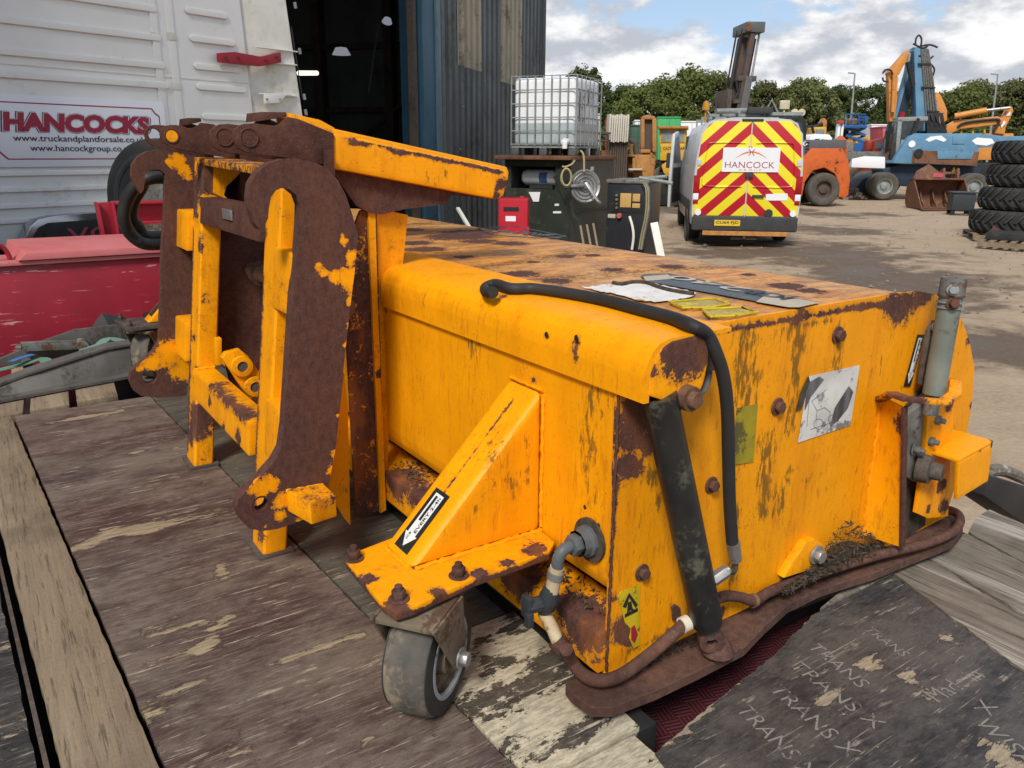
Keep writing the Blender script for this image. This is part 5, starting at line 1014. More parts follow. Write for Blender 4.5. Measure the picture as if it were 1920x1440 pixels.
lobj('drain_pipe', MB().cyl(V((xc + .03, -.06, 0)), V((xc + .03, -.06, HS)), .06, n=12), 'cladding', SH)
lobj('corner_flashing', MB().box((xc - .06, -.075, 0), (xc + .015, .3, HS)), 'cladding', SH)
ob_ = xj - 8.5
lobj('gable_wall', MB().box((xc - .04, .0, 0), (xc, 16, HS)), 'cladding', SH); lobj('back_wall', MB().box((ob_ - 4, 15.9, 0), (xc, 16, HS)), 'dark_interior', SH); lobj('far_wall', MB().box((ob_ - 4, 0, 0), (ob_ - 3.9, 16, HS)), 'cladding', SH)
lobj('door_header', MB().box((ob_ - 4, -.02, 5.4), (xj - .15, .12, HS)), 'cladding', SH); lobj('wall_return', MB().box((ob_ - 4, -.02, 0), (ob_, .12, 5.4)), 'cladding', SH)
lobj('roof', MB().hexa([V((ob_ - 4.2, -.3, HS)), V((xc + .2, -.3, HS)), V((xc + .2, 8, HS + 1.4)), V((ob_ - 4.2, 8, HS + 1.4)), V((ob_ - 4.2, -.3, HS + .08)), V((xc + .2, -.3, HS + .08)), V((xc + .2, 8, HS + 1.5)), V((ob_ - 4.2, 8, HS + 1.5))]).hexa([V((ob_ - 4.2, 8, HS + 1.4)), V((xc + .2, 8, HS + 1.4)), V((xc + .2, 16.3, HS)), V((ob_ - 4.2, 16.3, HS)), V((ob_ - 4.2, 8, HS + 1.5)), V((xc + .2, 8, HS + 1.5)), V((xc + .2, 16.3, HS + .08)), V((ob_ - 4.2, 16.3, HS + .08))]), 'cladding', SH)
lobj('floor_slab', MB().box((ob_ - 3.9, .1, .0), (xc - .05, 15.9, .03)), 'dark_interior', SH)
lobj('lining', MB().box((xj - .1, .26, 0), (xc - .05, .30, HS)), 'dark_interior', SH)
for yy in (1.6, 3.4, 5.2): lobj('column', MB().box((xc - .35, yy, 0), (xc - .05, yy + .2, HS)), 'rust_grey', SH)
for zz in (1.2, 2.6, 4.0): lobj('wall_rail', MB().box((xc - .2, .4, zz), (xc - .05, 9, zz + .12)), 'rust_grey', SH)
lobj('brace', MB().beam((xc - .3, 1.8, 3.8), (xc - .3, 4.8, 1.6), .06, .08), 'rust_grey', SH)
lobj('locker', MB().box((xc - .9, 2.2, .03), (xc - .4, 4.6, 1.9)), 'plastic_grey', SH, bevel=.02); lobj('locker', MB().box((xc - .9, 5.0, .03), (xc - .4, 6.4, 1.5)), 'castgrey', SH, bevel=.02)
for x in (xj - 2, xj - 5): lobj('brace', MB().beam((x, 12, 1.5), (x + 2.6, 12, 6), .12, .12), 'rust_grey', SH)
lobj('wall_locker', MB().box((xj - 3.2, 14.6, 0), (xj - .4, 15.6, 2.4)).box((xj - 6.2, 14.8, 0), (xj - 4.2, 15.6, 3.0)), 'plastic_grey', SH)
lobj('service_pipe', MB().tube([sh(u, v, y=3) for u, v in ((692, 175), (703, 90), (712, 45), (722, 38))], .022, 8), 'galv', SH)
lobj('hanging_cable', MB().tube([sh(u, v, y=.3) for u, v in ((750, 0), (757, 60), (764, 120), (762, 165), (765, 230), (766, 275))], .02, 8, sm=3), 'castgrey', SH)
k = NT('tube_light'); k.b.inputs['Emission Strength'].default_value = 1.3; k.b.inputs['Emission Color'].default_value = (1, .94, .72, 1); MATS['tube_light'] = k.done((.8, .8, .75), .5)
k = NT('dim_lamp'); k.b.inputs['Emission Strength'].default_value = .22; k.b.inputs['Emission Color'].default_value = (.8, .86, 1, 1); MATS['dim_lamp'] = k.done((.6, .6, .6), .5)
for u0, u1, v, yy in ((560, 594, 137, 4.5),): a, b = sh(u0, v, y=yy), sh(u1, v, y=yy); lobj('tube_lamp', MB().cyl(a, b, .05, n=10), 'tube_light', SH)
a = sh(640, 99, y=4.); lobj('lamp_shade', MB().lathe([(0, .12), (.12, .10), (.20, -.04), (.0, -.05)], a, (0, 0, 1), 18), 'dim_lamp', SH)
a = sh(726, 39, y=2.2); lobj('lamp_shade', MB().lathe([(0, .05), (.07, .04), (.10, -.03), (.0, -.03)], a, (.5, 0, 1), 12), 'dim_lamp', SH)
# ------------------------------------------------------------------ fuel tank, water tank, compressor and bits by the shed
mat('tank_green', (.028, .036, .026), (.020, .026, .020), s=1.8, rough=.5, bump=.05, dirt=(.055, .05, .042), ds=2.5, dlo=.5, dhi=.7)
mat('tank_side_lit', (.055, .058, .05), (.040, .042, .037), s=2.5, rough=.45, bump=.06, dirt=(.09, .085, .075), ds=2.5, dlo=.5, dhi=.68)  # same tank steel, coloured lighter for the light its side catches
FT = Frame(px(1067, 430, d=12.2), yaw(30)); FT.o.z = GZ; tf = FT.hit
TN = thing('fuel_tank', 'dark green steel fuel tank box beside the shed, carrying the caged water tank', 'tank', FT.o, FT.rz)
tx0 = tf(947, 380, y=0).x; ty1 = tf(1147, 330, x=0).y; tz = tf(1067, 300, y=0).z
rx0, rx1, rz0, rz1 = tf(958, 330, y=0).x, tf(1041, 330, y=0).x, tf(1000, 354, y=0).z, tf(1000, 312, y=0).z
lobj('front_panel', plate([[V((tx0, 0, 0)), V((0, 0, 0)), V((0, 0, tz)), V((tx0, 0, tz))], [V((rx0, 0, rz0)), V((rx1, 0, rz0)), V((rx1, 0, rz1)), V((rx0, 0, rz1))]], (0, .04, 0)), 'tank_green', TN)
lobj('side_panel', MB().box((-.04, .04, 0), (0, ty1, tz)), 'tank_side_lit', TN); lobj('side_panel', MB().box((tx0, .04, 0), (tx0 + .04, ty1, tz)), 'tank_side_lit', TN); lobj('back_panel', MB().box((tx0, ty1, 0), (0, ty1 + .04, tz)), 'tank_side_lit', TN)
lobj('side_seam', MB().box((0, .1, tz * .52), (.02, ty1, tz * .545)), 'tank_green', TN); lobj('recess_back', MB().box((tx0 + .04, .5, rz0 - .03), (-.04, .54, tz)).box((tx0 + .04, .04, rz0 - .05), (-.04, .5, rz0 - .01)), 'dark_interior', TN)
lobj('lid', MB().box((tx0 - .12, -.14, tz), (.06, ty1 + .06, tz + .06)), 'rust_light', TN, bevel=.01)
lobj('edge_angle', MB().beam(tf(1040, 330, y=-.02), tf(1092, 440, y=-.02), .03, .05), 'tank_green', TN)
lobj('notice', MB().prism([tf(u, v, y=-.012) for u, v in ((991, 360), (1013, 360), (1010, 378), (1000, 378))], (0, .008, 0)), 'sign_white', TN); 
for u0, u1, v in ((1040, 1048, 382), (1037, 1052, 396)): lobj('stencil_mark', MB().prism([tf(u, vv, y=-.006) for u, vv in ((u0, v), (u1, v), (u1, v + 4), (u0, v + 4))], (0, .004, 0)), 'white_ink', TN)
for (yy, zz) in ((ty1 * .45, tz * .93), (ty1 * .45, tz * .86)): lobj('stencil_mark', MB().box((.0, yy, zz - .05), (.004, yy + .12, zz + .01)), 'white_ink', TN)
DR = thing('plastic_drum', 'white plastic drum with blue label inside the recess of the green fuel tank', 'drum', FT.o + FT.m @ V(((rx0 + rx1) / 2 + .05, .3, rz0)), FT.rz)
dr = (rz1 - rz0) * .36
lobj('body', MB().lathe([(0, -.36), (dr * .8, -.36), (dr, -.31), (dr, .31), (dr * .8, .36), (0, .36)], V((0, 0, rz1 - rz0 - dr - .05)), (1, 0, 0), 26), 'sign_white', DR); lobj('cradle', MB().box((-.2, -.12, 0), (.2, .12, rz1 - rz0 - 2 * dr - .04)), 'plastic_dark', DR)
zc_ = rz1 - rz0 - dr - .05; lobj('blue_label', MB().sheet([[V((-.04, -math.cos(t) * (dr + .004), zc_ + math.sin(t) * (dr + .004))), V((.10, -math.cos(t) * (dr + .004), zc_ + math.sin(t) * (dr + .004)))] for t in [-.7 + .2 * i for i in range(8)]]), mat('label_blue', (.08, .16, .33), rough=.5, bump=0), DR)
# hose reel on the tank's side
HRL = thing('hose_reel', 'silver steel hose reel with crank arm on the side of the green fuel tank', 'hose reel', FT.o + FT.m @ tf(1090, 349, x=.08), FT.rz)
lobj('reel_disc', MB().lathe([(0, .0), (.20, .0), (.235, .02), (.25, .0), (.235, -.02), (.2, -.012), (0, -.012)], V((.06, 0, 0)), V((.9, -.9, .1)), 36), 'steel', HRL)
for q in range(3): lobj('swage', MB().lathe([(.07 + q * .055, .0), (.08 + q * .055, .012), (.09 + q * .055, 0)], V((.065, -.005, 0)), V((.9, -.9, .1)), 30), 'steel', HRL)
lobj('crank_arm', MB().beam((.10, -.06, .06), (.30, -.02, -.22), .045, .02, (1, -1, 0)).beam((.10, -.06, .02), (-.16, -.24, .0), .04, .02, (1, -1, 0)), 'steel', HRL, bevel=.004); lobj('crank_knob', MB().cyl((.30, -.02, -.22), (.36, -.1, -.22), .022), 'steel', HRL)
lobj('mount', MB().box((-.08, -.05, -.05), (.06, .05, .05)), 'galv', HRL)
mat('hose_tan', (.42, .35, .19), (.34, .28, .15), rough=.6)
HT = thing('garden_hose', 'coiled tan rubber hose hanging from the caged water tank beside the hose reel', 'hose', px(1062, 330, d=11.9))
for k_ in range(2): obj('coil', MB().tube([px(1062 + math.cos(t) * (9 + k_), 332 + math.sin(t) * 16 + k_ * 2, d=11.85 + .03 * k_) for t in [i * .35 for i in range(19)]], .014, 8), 'hose_tan', HT)
obj('run', MB().tube([px(u, v, d=12.0) for u, v in ((1078, 300), (1072, 308), (1060, 313), (1054, 312))], .014, 8, sm=3), 'hose_tan', HT); obj('run', MB().tube([px(u, v, d=12.3) for u, v in ((1088, 282), (1093, 288), (1095, 300), (1095, 322))], .016, 8, sm=3), 'hose_tan', HT)
# caged water tank (IBC)
IF = Frame(px(1078, 296, d=12.35), yaw(24)); IF.o.z = FT.o.z + tz + .062
IB = thing('caged_water_tank', 'white plastic water tank in a grey wire cage on a pallet above the fuel tank', 'water tank', IF.o, IF.rz)
k = NT('ibc_plastic'); sp_z = k.n('ShaderNodeSeparateXYZ'); k.l(k.coords(), sp_z.inputs[0])
k.b.inputs['Subsurface Weight'].default_value = .0
lc_ = k.mix(k.ramp(sp_z.outputs[2], .468, .478), (.36, .43, .44), (.80, .83, .86)); MATS['ibc_plastic'] = k.done(k.mix(k.ramp(k.noise(5, 4), .35, .7, 0, .35), lc_, (.60, .63, .65)), .3)
iw = IF.hit(966, 290, y=0).x; iw = -1.05; idp = 1.15; ih = 1.0; z0 = .14
lobj('bottle', MB().box((iw + .03, .03, z0), (-.03, idp - .03, z0 + ih - .02)), 'ibc_plastic', IB, bevel=.07, seg=4); lobj('cap', MB().cyl(V((iw / 2, idp / 2, z0 + ih - .03)), V((iw / 2, idp / 2, z0 + ih + .02)), .11), 'label_blue', IB)
for i in range(6):
    z = z0 + .02 + i * (ih - .02) / 5
    lobj('cage_bar', MB().tube([V((iw, 0, z)), V((0, 0, z)), V((0, idp, z)), V((iw, idp, z))], .011, 6, closed=True), 'galv', IB)
for i in range(9):
    x = iw + (-iw) * i / 8; lobj('cage_bar', MB().cyl(V((x, -.008, z0)), V((x, -.008, z0 + ih)), .010, n=6), 'galv', IB); lobj('cage_bar', MB().cyl(V((x, idp + .008, z0)), V((x, idp + .008, z0 + ih)), .010, n=6), 'galv', IB)
for i in range(7):
    y = idp * i / 6; lobj('cage_bar', MB().cyl(V((.008, y, z0)), V((.008, y, z0 + ih)), .010, n=6), 'galv', IB)
lobj('paper_notice', MB().box((-.01, .2, z0 + .35), (-.004, .45, z0 + .78)).box((-.01, .6, z0 + .6), (-.004, .8, z0 + .85)), 'sticker_white', IB)
for x in (iw + .06, iw / 2, -.06):
    for y in (.06, idp / 2, idp - .06): lobj('pallet_foot', MB().box((x - .06, y - .06, 0), (x + .06, y + .06, .11)), 'plastic_grey', IB, bevel=.01)
lobj('pallet_deck', MB().box((iw, 0, .11), (0, idp, .135)), 'galv', IB); lobj('tap', MB().cyl(V((-.14, .0, .2)), V((-.14, -.1, .2)), .05).cyl(V((-.14, -.08, .2)), V((-.14, -.08, .1)), .04), 'sign_white', IB)
# red box
RF = Frame(px(962, 428, d=11.2), yaw(6)); RF.o.z = GZ; rh = RF.hit
RB = thing('red_box', 'red plastic equipment cabinet standing beside the green fuel tank', 'cabinet', RF.o, RF.rz)
mat('red_plastic', (.48, .018, .035), (.40, .014, .028), s=3, rough=.4, bump=.02)
a, b = rh(934, 372, y=0), rh(990, 372, y=0); lobj('body', MB().hexa([V((a.x, 0, 0)), V((b.x, 0, 0)), V((b.x, .35, 0)), V((a.x, .35, 0)), V((a.x, 0, a.z)), V((b.x, 0, a.z)), V((b.x, .35, a.z)), V((a.x, .35, a.z))]), 'red_plastic', RB, bevel=.03, seg=3)
p0, p1 = rh(944, 388, y=0), rh(973, 396, y=0); lobj('handle_slot', MB().box((p0.x, -.006, p1.z), (p1.x, .0, p0.z)), 'black_ink', RB); p0, p1 = rh(948, 405, y=0), rh(967, 415, y=0); lobj('label', MB().box((p0.x, -.006, p1.z), (p1.x, 0, p0.z)), 'sign_white', RB)
lobj('latch', MB().box((b.x - .03, -.02, a.z * .55), (b.x + .02, .05, a.z * .66)).box((b.x - .12, .05, a.z - .02), (b.x - .06, .12, a.z + .03)), 'red_plastic', RB, bevel=.006); lobj('side_bin', MB().box((a.x - .14, .05, 0), (a.x - .01, .3, a.z * .55)), 'red_plastic', RB, bevel=.01)
# compressor
CFm = Frame(px(1208, 470, d=11.0), yaw(22)); CFm.o.z = GZ; ch_ = CFm.hit
CPR = thing('compressor', 'black compressor cabinet with yellow labels and red button on the front panel', 'compressor', CFm.o, CFm.rz)
mat('navy', (.012, .014, .019), (.017, .019, .024), s=4, rough=.45, bump=.05, dirt=(.05, .05, .05), ds=6, dlo=.6, dhi=.75); mat('gold_label', (.52, .33, .12), (.45, .29, .10), rough=.5, bump=0)
cx0 = ch_(1137, 400, y=0).x; cz = ch_(1170, 344, y=0).z; cy1 = .9
lobj('cabinet', MB().box((cx0, 0, 0), (0, cy1, cz)), 'navy', CPR, bevel=.02); lobj('top_lid', MB().box((cx0 - .02, -.02, cz), (.02, cy1, cz + .05)), 'castgrey', CPR, bevel=.02)
def cpan(u0, v0, u1, v1, m, nm, y=-.008): 
    p, q = ch_(u0, v0, y=0), ch_(u1, v1, y=0); lobj(nm, MB().box((p.x, y, q.z), (q.x, y + .007, p.z)), m, CPR, bevel=.002)
cpan(1150, 357, 1206, 400, 'black_ink', 'control_panel', -.006); cpan(1164, 362, 1183, 389, 'gold_label', 'panel_label', -.014); cpan(1187, 363, 1200, 378, 'gold_label', 'panel_label', -.014); cpan(1186, 381, 1200, 390, 'gold_label', 'panel_label', -.014); cpan(1140, 401, 1154, 409, 'decal_cream', 'panel_label')
p = ch_(1162, 404, y=0); lobj('stop_button', MB().cyl(p, p + V((0, -.05, 0)), .035), mat('button_pink', (.45, .12, .09), rough=.5, bump=0), CPR)
for v in (366, 374, 382, 389): p = ch_(1157, v, y=0); lobj('dial', MB().cyl(p, p + V((0, -.03, 0)), .018, n=10), 'castgrey', CPR)
for u0, v0, u1, v1 in ((1160, 338, 1215, 330), (1175, 334, 1230, 342), (1150, 340, 1200, 336)):
    obj('loose_pipe', MB().cyl(px(u0, v0, d=11.1), px(u1, v1, d=11.3), .025, n=8), 'galv', CPR)
for i in range(4): obj('cable', MB().tube([px(u + i * 3, v, d=10.9) for u, v in ((1212, 340), (1226, 352), (1228, 390), (1222, 420), (1216, 440), (1210, 468))], .009, 6, sm=3), 'castgrey' if i % 2 else 'hose_tan', CPR)
obj('cable', MB().tube([px(u, v, d=10.8) for u, v in ((1200, 408), (1208, 425), (1212, 445), (1208, 470))], .018, 8, sm=3), 'white_grime', CPR)
for i, (u0, v0, u1, v1) in enumerate(((1088, 424, 1108, 470), (1100, 422, 1122, 470), (1112, 420, 1134, 470))):
    a, b = px(u0, v0, d=11.4), px(u1, v1, d=11.1); b.z = GZ; o = thing('leaning_board', ('weathered board leaning on the fuel tank, farthest from the compressor', 'middle one of three weathered boards leaning on the fuel tank', 'weathered board leaning on the fuel tank, next to the compressor')[i], 'board', b, 0, 'boards leaning on the fuel tank'); obj('board', MB().beam(b, a, .03, .085, (FW.x, FW.y, 0)), 'oak', o, bevel=.004)
pb = thing('white_beam', 'dirty white beam propped on the ground beside the black compressor', 'beam', gp(1250, 478)); a, b = px(1226, 418, d=10.7), px(1255, 480, d=10.4); b.z = GZ + .02; obj('beam', MB().beam(b, a, .10, .06, (FW.x, FW.y, 0)), 'white_grime', pb, bevel=.006)
pb = thing('leaning_bar', 'thin white bar leaning on the shed wall beside the red cabinet', 'bar', px(870, 418, d=11)); a, b = px(858, 390, d=11.2), px(876, 420, d=11); obj('bar', MB().beam(b + (b - a) * 1.5, a, .05, .03), 'white_grime', pb)
# ------------------------------------------------------------------ van
VF = Frame(gp(1391, 459), yaw(8.2)); vh = VF.hit
VN = thing('van', 'white panel van with red and yellow chevron rear doors and an open side door', 'van', VF.o, VF.rz)
mat('van_white', (.52, .54, .56), (.46, .48, .50), s=3, rough=.3, bump=.02, dirt=(.28, .27, .25), ds=2, dlo=.55, dhi=.8)
k = NT('chevron'); sp2 = k.n('ShaderNodeSeparateXYZ'); k.l(k.coords(), sp2.inputs[0])
sm_ = k.math('ADD', sp2.outputs[2], k.math('MULTIPLY', k.math('ABSOLUTE', sp2.outputs[0]), 0.92)); fr_ = k.math('FRACT', k.math('DIVIDE', k.math('ADD', sm_, .05), .43))
MATS['chevron'] = k.done(k.mix(k.ramp(fr_, .49, .51), (.43, .008, .022), (.78, .66, .025)), .35)
mat('bumper', (.035, .037, .04), (.05, .05, .05), rough=.7); mat('lamp_red', (.35, .008, .01), (.28, .006, .01), rough=.15, bump=0); mat('plate_yellow', (.72, .50, .03), (.68, .46, .03), rough=.4, bump=0); mat('logo_red', (.36, .02, .06), rough=.4, bump=0); mat('logo_orange', (.75, .26, .05), rough=.4, bump=0)
HV = vh(1400, 222, y=.1).z
sec = [(.36, .99), (.62, 1.03), (1.15, 1.04), (1.6, 1.01), (2.1, .95), (HV - .22, .90), (HV - .09, .84), (HV - .02, .70), (HV + .01, .35), (HV + .02, 0)]
def ring_(y, zs=1., ws=1., zoff=0.):
    r = [V((w_ * ws, y, .36 + (z - .36) * zs + zoff)) for z, w_ in sec]; return r + [V((-p.x, p.y, p.z)) for p in r[-2::-1]]
secs = [ring_(.0, .992, .985), ring_(.05), ring_(1.2), ring_(2.6), ring_(3.9), ring_(4.3, .97), ring_(4.9, .62, .97), ring_(5.5, .50, .93), ring_(5.65, .32, .88)]
n_ = len(secs[0]); mb = MB().sheet(secs); mb.add([V(p) for p in secs[0]], [tuple(range(n_))]); mb.add([V(p) for p in secs[-1]], [tuple(range(n_))])
BD = lobj('body', mb, 'van_white', VN, smooth=40)
def vpan(pts, m, nm, y=-.012, th_=.014, par=VN, bev=0., flip=0): return lobj(nm, MB().prism([vh(u, v, y=y) for u, v in pts], (0, th_, 0)), m, par, bevel=bev)
# rear doors follow the body outline
zbot = vh(1400, 405, y=0).z
def door(sgn):
    pts = [V((.012 * sgn, -.012, zbot))] + [V((w_ * .955 * sgn, -.012, max(z, zbot) if z < HV - .1 else z - .03)) for z, w_ in sec[2:-2]] + [V((.012 * sgn, -.012, HV - .05))]
    pts[1].z = zbot; pts[1].x = .985 * sgn
    return lobj('rear_door', MB().prism(pts, (0, .016, 0)), 'chevron', VN, bevel=.004)
dl, dr_ = door(-1), door(1)
for s_ in (-1, 1):
    e = lambda x, z: V((x * s_, -.018, z)); fz0, fz1 = vh(1400, 350, y=0).z, vh(1400, 268, y=0).z
    lobj('door_swage', MB().tube([e(.10, fz1), e(.70, fz1), e(.80, fz1 - .10), e(.86, fz0 + .12), e(.74, fz0), e(.10, fz0)], .016, 6, sm=3), 'chevron', dl if s_ < 0 else dr_)
    lobj('door_hinge', MB().box((.93 * s_ - .04, -.03, 1.50), (.93 * s_ + .04, .0, 1.62)), 'van_white', VN, bevel=.008)
    z0_, z1_ = .78, 1.32; lobj('tail_lamp', MB().box((min(.90 * s_, 1.02 * s_), -.03, z0_ + .2), (max(.90 * s_, 1.02 * s_), .1, z1_)).box((min(.91 * s_, 1.01 * s_), -.025, z0_), (max(.91 * s_, 1.01 * s_), .1, z0_ + .08)), 'lamp_red', VN, bevel=.01)
    lobj('reverse_lamp', MB().box((min(.91 * s_, 1.01 * s_), -.028, z0_ + .08), (max(.91 * s_, 1.01 * s_), .1, z0_ + .2)), 'sign_white', VN, bevel=.006)
    lobj('fog_lamp', MB().cyl(V((.90 * s_, -.02, .62)), V((.90 * s_, -.06, .62)), .06), 'sign_white', VN)
lobj('brake_lamp', MB().box((-.20, -.03, HV - .06), (.20, .03, HV - .01)), 'bumper', VN, bevel=.02)
a, b = vh(1353, 322, y=-.03), vh(1464, 277, y=-.03); LB = lobj('logo_panel', MB().box((a.x, -.034, a.z), (b.x, -.014, b.z)), 'sign_white', VN)
wd = b.x - a.x; hd = b.z - a.z
text('HANCOCK', V((a.x + wd * .05, -.036, a.z + hd * .16)), (1, 0, 0), (0, 0, 1), wd * .87, 'logo_red', LB, h=hd * .26, local=True, bold=-.005); text('G R O U P', V((a.x + wd * .30, -.036, a.z + hd * .05)), (1, 0, 0), (0, 0, 1), wd * .40, 'logo_orange', LB, h=hd * .07, local=True)
cz_ = a.z + hd * .1; lobj('logo_arc', MB().sheet([[V((a.x + wd * (.5 + .29 * t), -.037, a.z + hd * (.82 - .30 * t * t + w2 * .035 * (1 - t * t)))) for t in [i / 8 - 1 for i in range(17)]] for w2 in (-1, 1)]), 'logo_orange', LB)
for s_ in (-1, 1):
    lobj('logo_stroke', MB().sheet([[V((a.x + wd * (.5 + s_ * (.018 + .035 * t * t) + w2 * .007), -.038, a.z + hd * (.80 + .14 * t))) for t in [i / 5 - 1 for i in range(11)]] for w2 in (-1, 1)]), 'logo_red', LB)
vpan([(1436, 364), (1477, 363), (1476, 376), (1436, 376)], 'sign_white', 'door_notice', -.02)
p = vh(1405, 329, y=-.03); lobj('latch', MB().cbox(p, (.14, .06, .09)), 'bumper', VN, bevel=.015); p = vh(1421, 368, y=-.03); lobj('door_handle', MB().cbox(p, (.22, .05, .05)), 'bumper', VN, bevel=.015); p = vh(1441, 400, y=-.03); lobj('badge', MB().lathe([(0, .01), (.07, .008), (.08, 0)], p, (0, -1, 0), 18), 'glass', VN)
lobj('rear_bumper', MB().box((-1.0, -.10, .27), (1.0, .12, zbot - .01)), 'bumper', VN, bevel=.04, seg=3); lobj('bumper_step', MB().box((-.78, -.22, .20), (.78, -.05, .27)), 'rust_light', VN, bevel=.01); lobj('step_edge', MB().box((-.80, -.226, .20), (.80, -.22, .285)), mat('step_orange', (.50, .24, .06), (.36, .15, .05), s=9, rough=.7), VN)
a, b = vh(1339, 423, y=-.11), vh(1388, 413, y=-.11); NP = lobj('number_plate', MB().box((a.x, -.115, a.z), (b.x, -.10, b.z)), 'plate_yellow', VN); text('CU64 FJD', V((a.x + .03, -.117, a.z + .025)), (1, 0, 0), (0, 0, 1), b.x - a.x - .06, 'black_ink', NP, h=b.z - a.z - .045, local=True, bold=.02)
lobj('tow_bar', MB().box((-.25, -.16, .12), (.25, .1, .19)).cyl((0, -.2, .14), (0, -.2, .2), .03), 'rust_grey', VN); lobj('axle', MB().cyl((-.9, 1.1, .36), (.9, 1.1, .36), .06).box((-.8, .3, .30), (.8, 4.8, .40)), 'black_steel', VN)
for s_ in (-1, 1):
    for y in (1.1, 4.6):
        w_ = tyre(VN, V((s_ * .88, y, .35)), V((s_, 0, 0)), .36, .24, rim='galv')
lobj('side_trim', MB().box((-1.055, .3, .62), (-1.02, 4.0, .82)), 'bumper', VN, bevel=.01); lobj('wheel_arch', MB().lathe([(.40, -.02), (.46, -.02), (.46, .02), (.40, .02)], V((-1.02, 1.1, .36)), (1, 0, 0), 28, True), 'bumper', VN)
lobj('side_window', MB().box((-.985, 3.2, 1.55), (-.955, 3.75, 2.1)), 'glass', VN)
# open side door
dy0 = 4.25; an = R(13); dx = V((-math.sin(an), -math.cos(an), 0)); h0 = V((-1.03, dy0, 0))
dpts = [V((0, 0, .5)), V((1.15, 0, .5)), V((1.2, 0, 1.2)), V((1.16, 0, 1.5)), V((1.05, 0, 2.15)), V((.55, 0, 2.22)), V((.0, 0, 1.55))]
DO = lobj('side_door', MB().prism([h0 + dx * p.x * 1.0 + V((0, 0, p.z)) for p in dpts], V((-math.cos(an), math.sin(an), 0)) * .07), 'van_white', VN, bevel=.02)
gw_ = [V((.12, 0, 1.5)), V((1.05, 0, 1.5)), V((.98, 0, 2.07)), V((.58, 0, 2.12))]; lobj('door_window', MB().prism([h0 + dx * p.x + V((math.cos(an), -math.sin(an), 0)) * .004 + V((0, 0, p.z)) for p in gw_], V((-math.cos(an), math.sin(an), 0)) * .08), 'glass', DO)
lobj('door_lining', MB().prism([h0 + dx * p.x + V((math.cos(an), -math.sin(an), 0)) * .012 + V((0, 0, p.z)) for p in (V((.1, 0, .6)), V((1.05, 0, .6)), V((1.08, 0, 1.4)), V((.1, 0, 1.4)))], V((-math.cos(an), math.sin(an), 0)) * .01), 'bumper', DO)
lobj('door_mirror', MB().cbox(h0 + V((-.25, .1, 1.55)), (.22, .12, .36)), 'bumper', VN, bevel=.03)
# roof rack load
for y in (.5, 2.0, 3.4): lobj('rack_bar', MB().box((-.80, y, HV + .05), (.80, y + .06, HV + .10)).box((-.80, y, HV - .06), (-.76, y + .06, HV + .05)).box((.76, y, HV - .06), (.80, y + .06, HV + .05)), 'galv', VN)
for x, z in ((-.55, .13), (-.25, .13)): lobj('ladder_rail', MB().beam((x, .1, HV + z), (x, 3.7, HV + z), .05, .07), 'galv', VN)
for i in range(10): lobj('ladder_rung', MB().cyl((-.55, .4 + i * .33, HV + .14), (-.25, .4 + i * .33, HV + .14), .018, n=8), 'galv', VN)
lobj('pipe_tube', MB().cyl((-.7, -.05, HV + .12), (.25, .4, HV + .16), .05), 'galv', VN); lobj('black_clamp', MB().box((-.1, .0, HV + .08), (.35, .4, HV + .20)), 'bumper', VN, bevel=.02); lobj('rack_frame', MB().tube([(.25, .3, HV + .1), (.36, .3, HV + .34), (.5, .3, HV + .1)], .02, 8).box((.3, .2, HV + .06), (.95, .6, HV + .12)), 'galv', VN)
for x in (-.86, ): lobj('beacon', MB().cyl((x, .3, HV - .05), (x, .3, HV + .16), .02).lathe([(0, .13), (.05, .11), (.07, .0), (.07, -.04), (0, -.04)], V((x, .3, HV + .20)), (0, 0, 1), 16), mat('amber', (.55, .25, .02), rough=.3, bump=0), VN)
lobj('work_lamp', MB().cbox((.62, .4, HV + .26), (.18, .1, .16)).cyl((.62, .4, HV + .05), (.62, .4, HV + .2), .02), mat('lamp_cream', (.55, .50, .35), rough=.4, bump=0), VN, bevel=.01)
for x in (.82, .95): lobj('work_lamp', MB().lathe([(0, .0), (.07, .0), (.04, .1), (0, .1)], V((x, .4, HV + .12)), (.3, 1, -.1), 14), 'lamp_cream', VN)
# ------------------------------------------------------------------ orange fork lift truck
mat('orange_paint', (.58, .12, .022), (.50, .10, .02), s=3, rough=.5, bump=.05, dirt=(.06, .035, .025), ds=4.5, dlo=.60, dhi=.66); mat('grey_dark', (.11, .115, .12), (.085, .09, .093), s=3, rough=.55, dirt=(.12, .10, .085), ds=3, dlo=.56, dhi=.7)
mat('mast_steel', (.075, .062, .055), (.05, .042, .038), s=4, rough=.7, dirt=(.11, .05, .03), ds=4, dlo=.48, dhi=.62); mat('tyre_dusty', (.10, .09, .075), (.07, .064, .055), s=6, rough=.9, bump=.4, bs=20)
FF = Frame(gp(1545, 383), yaw(-4)); fh = FF.hit
FL = thing('forklift_truck', 'large orange and grey forklift truck with tall brown mast parked beyond the van', 'forklift', FF.o, FF.rz)
def fpan(pts, m, nm, y0, dep, bev=.02, par=FL, F=fh): return lobj(nm, MB().prism([F(u, v, y=y0) for u, v in pts], (0, dep, 0)), m, par, bevel=bev)
cw_ = [(1484, 372), (1484, 303), (1503, 300), (1522, 278), (1580, 278), (1591, 300), (1594, 336), (1591, 366), (1584, 371), (1572, 369), (1574, 345), (1566, 326), (1546, 314), (1524, 320), (1510, 340), (1504, 368)]
fpan(cw_, 'orange_paint', 'counterweight', -.6, 1.7, .03); fpan([(1492, 300), (1492, 264), (1512, 262), (1588, 262), (1588, 280), (1522, 279), (1504, 300)], 'grey_dark', 'engine_hood', -.5, 1.5, .03)
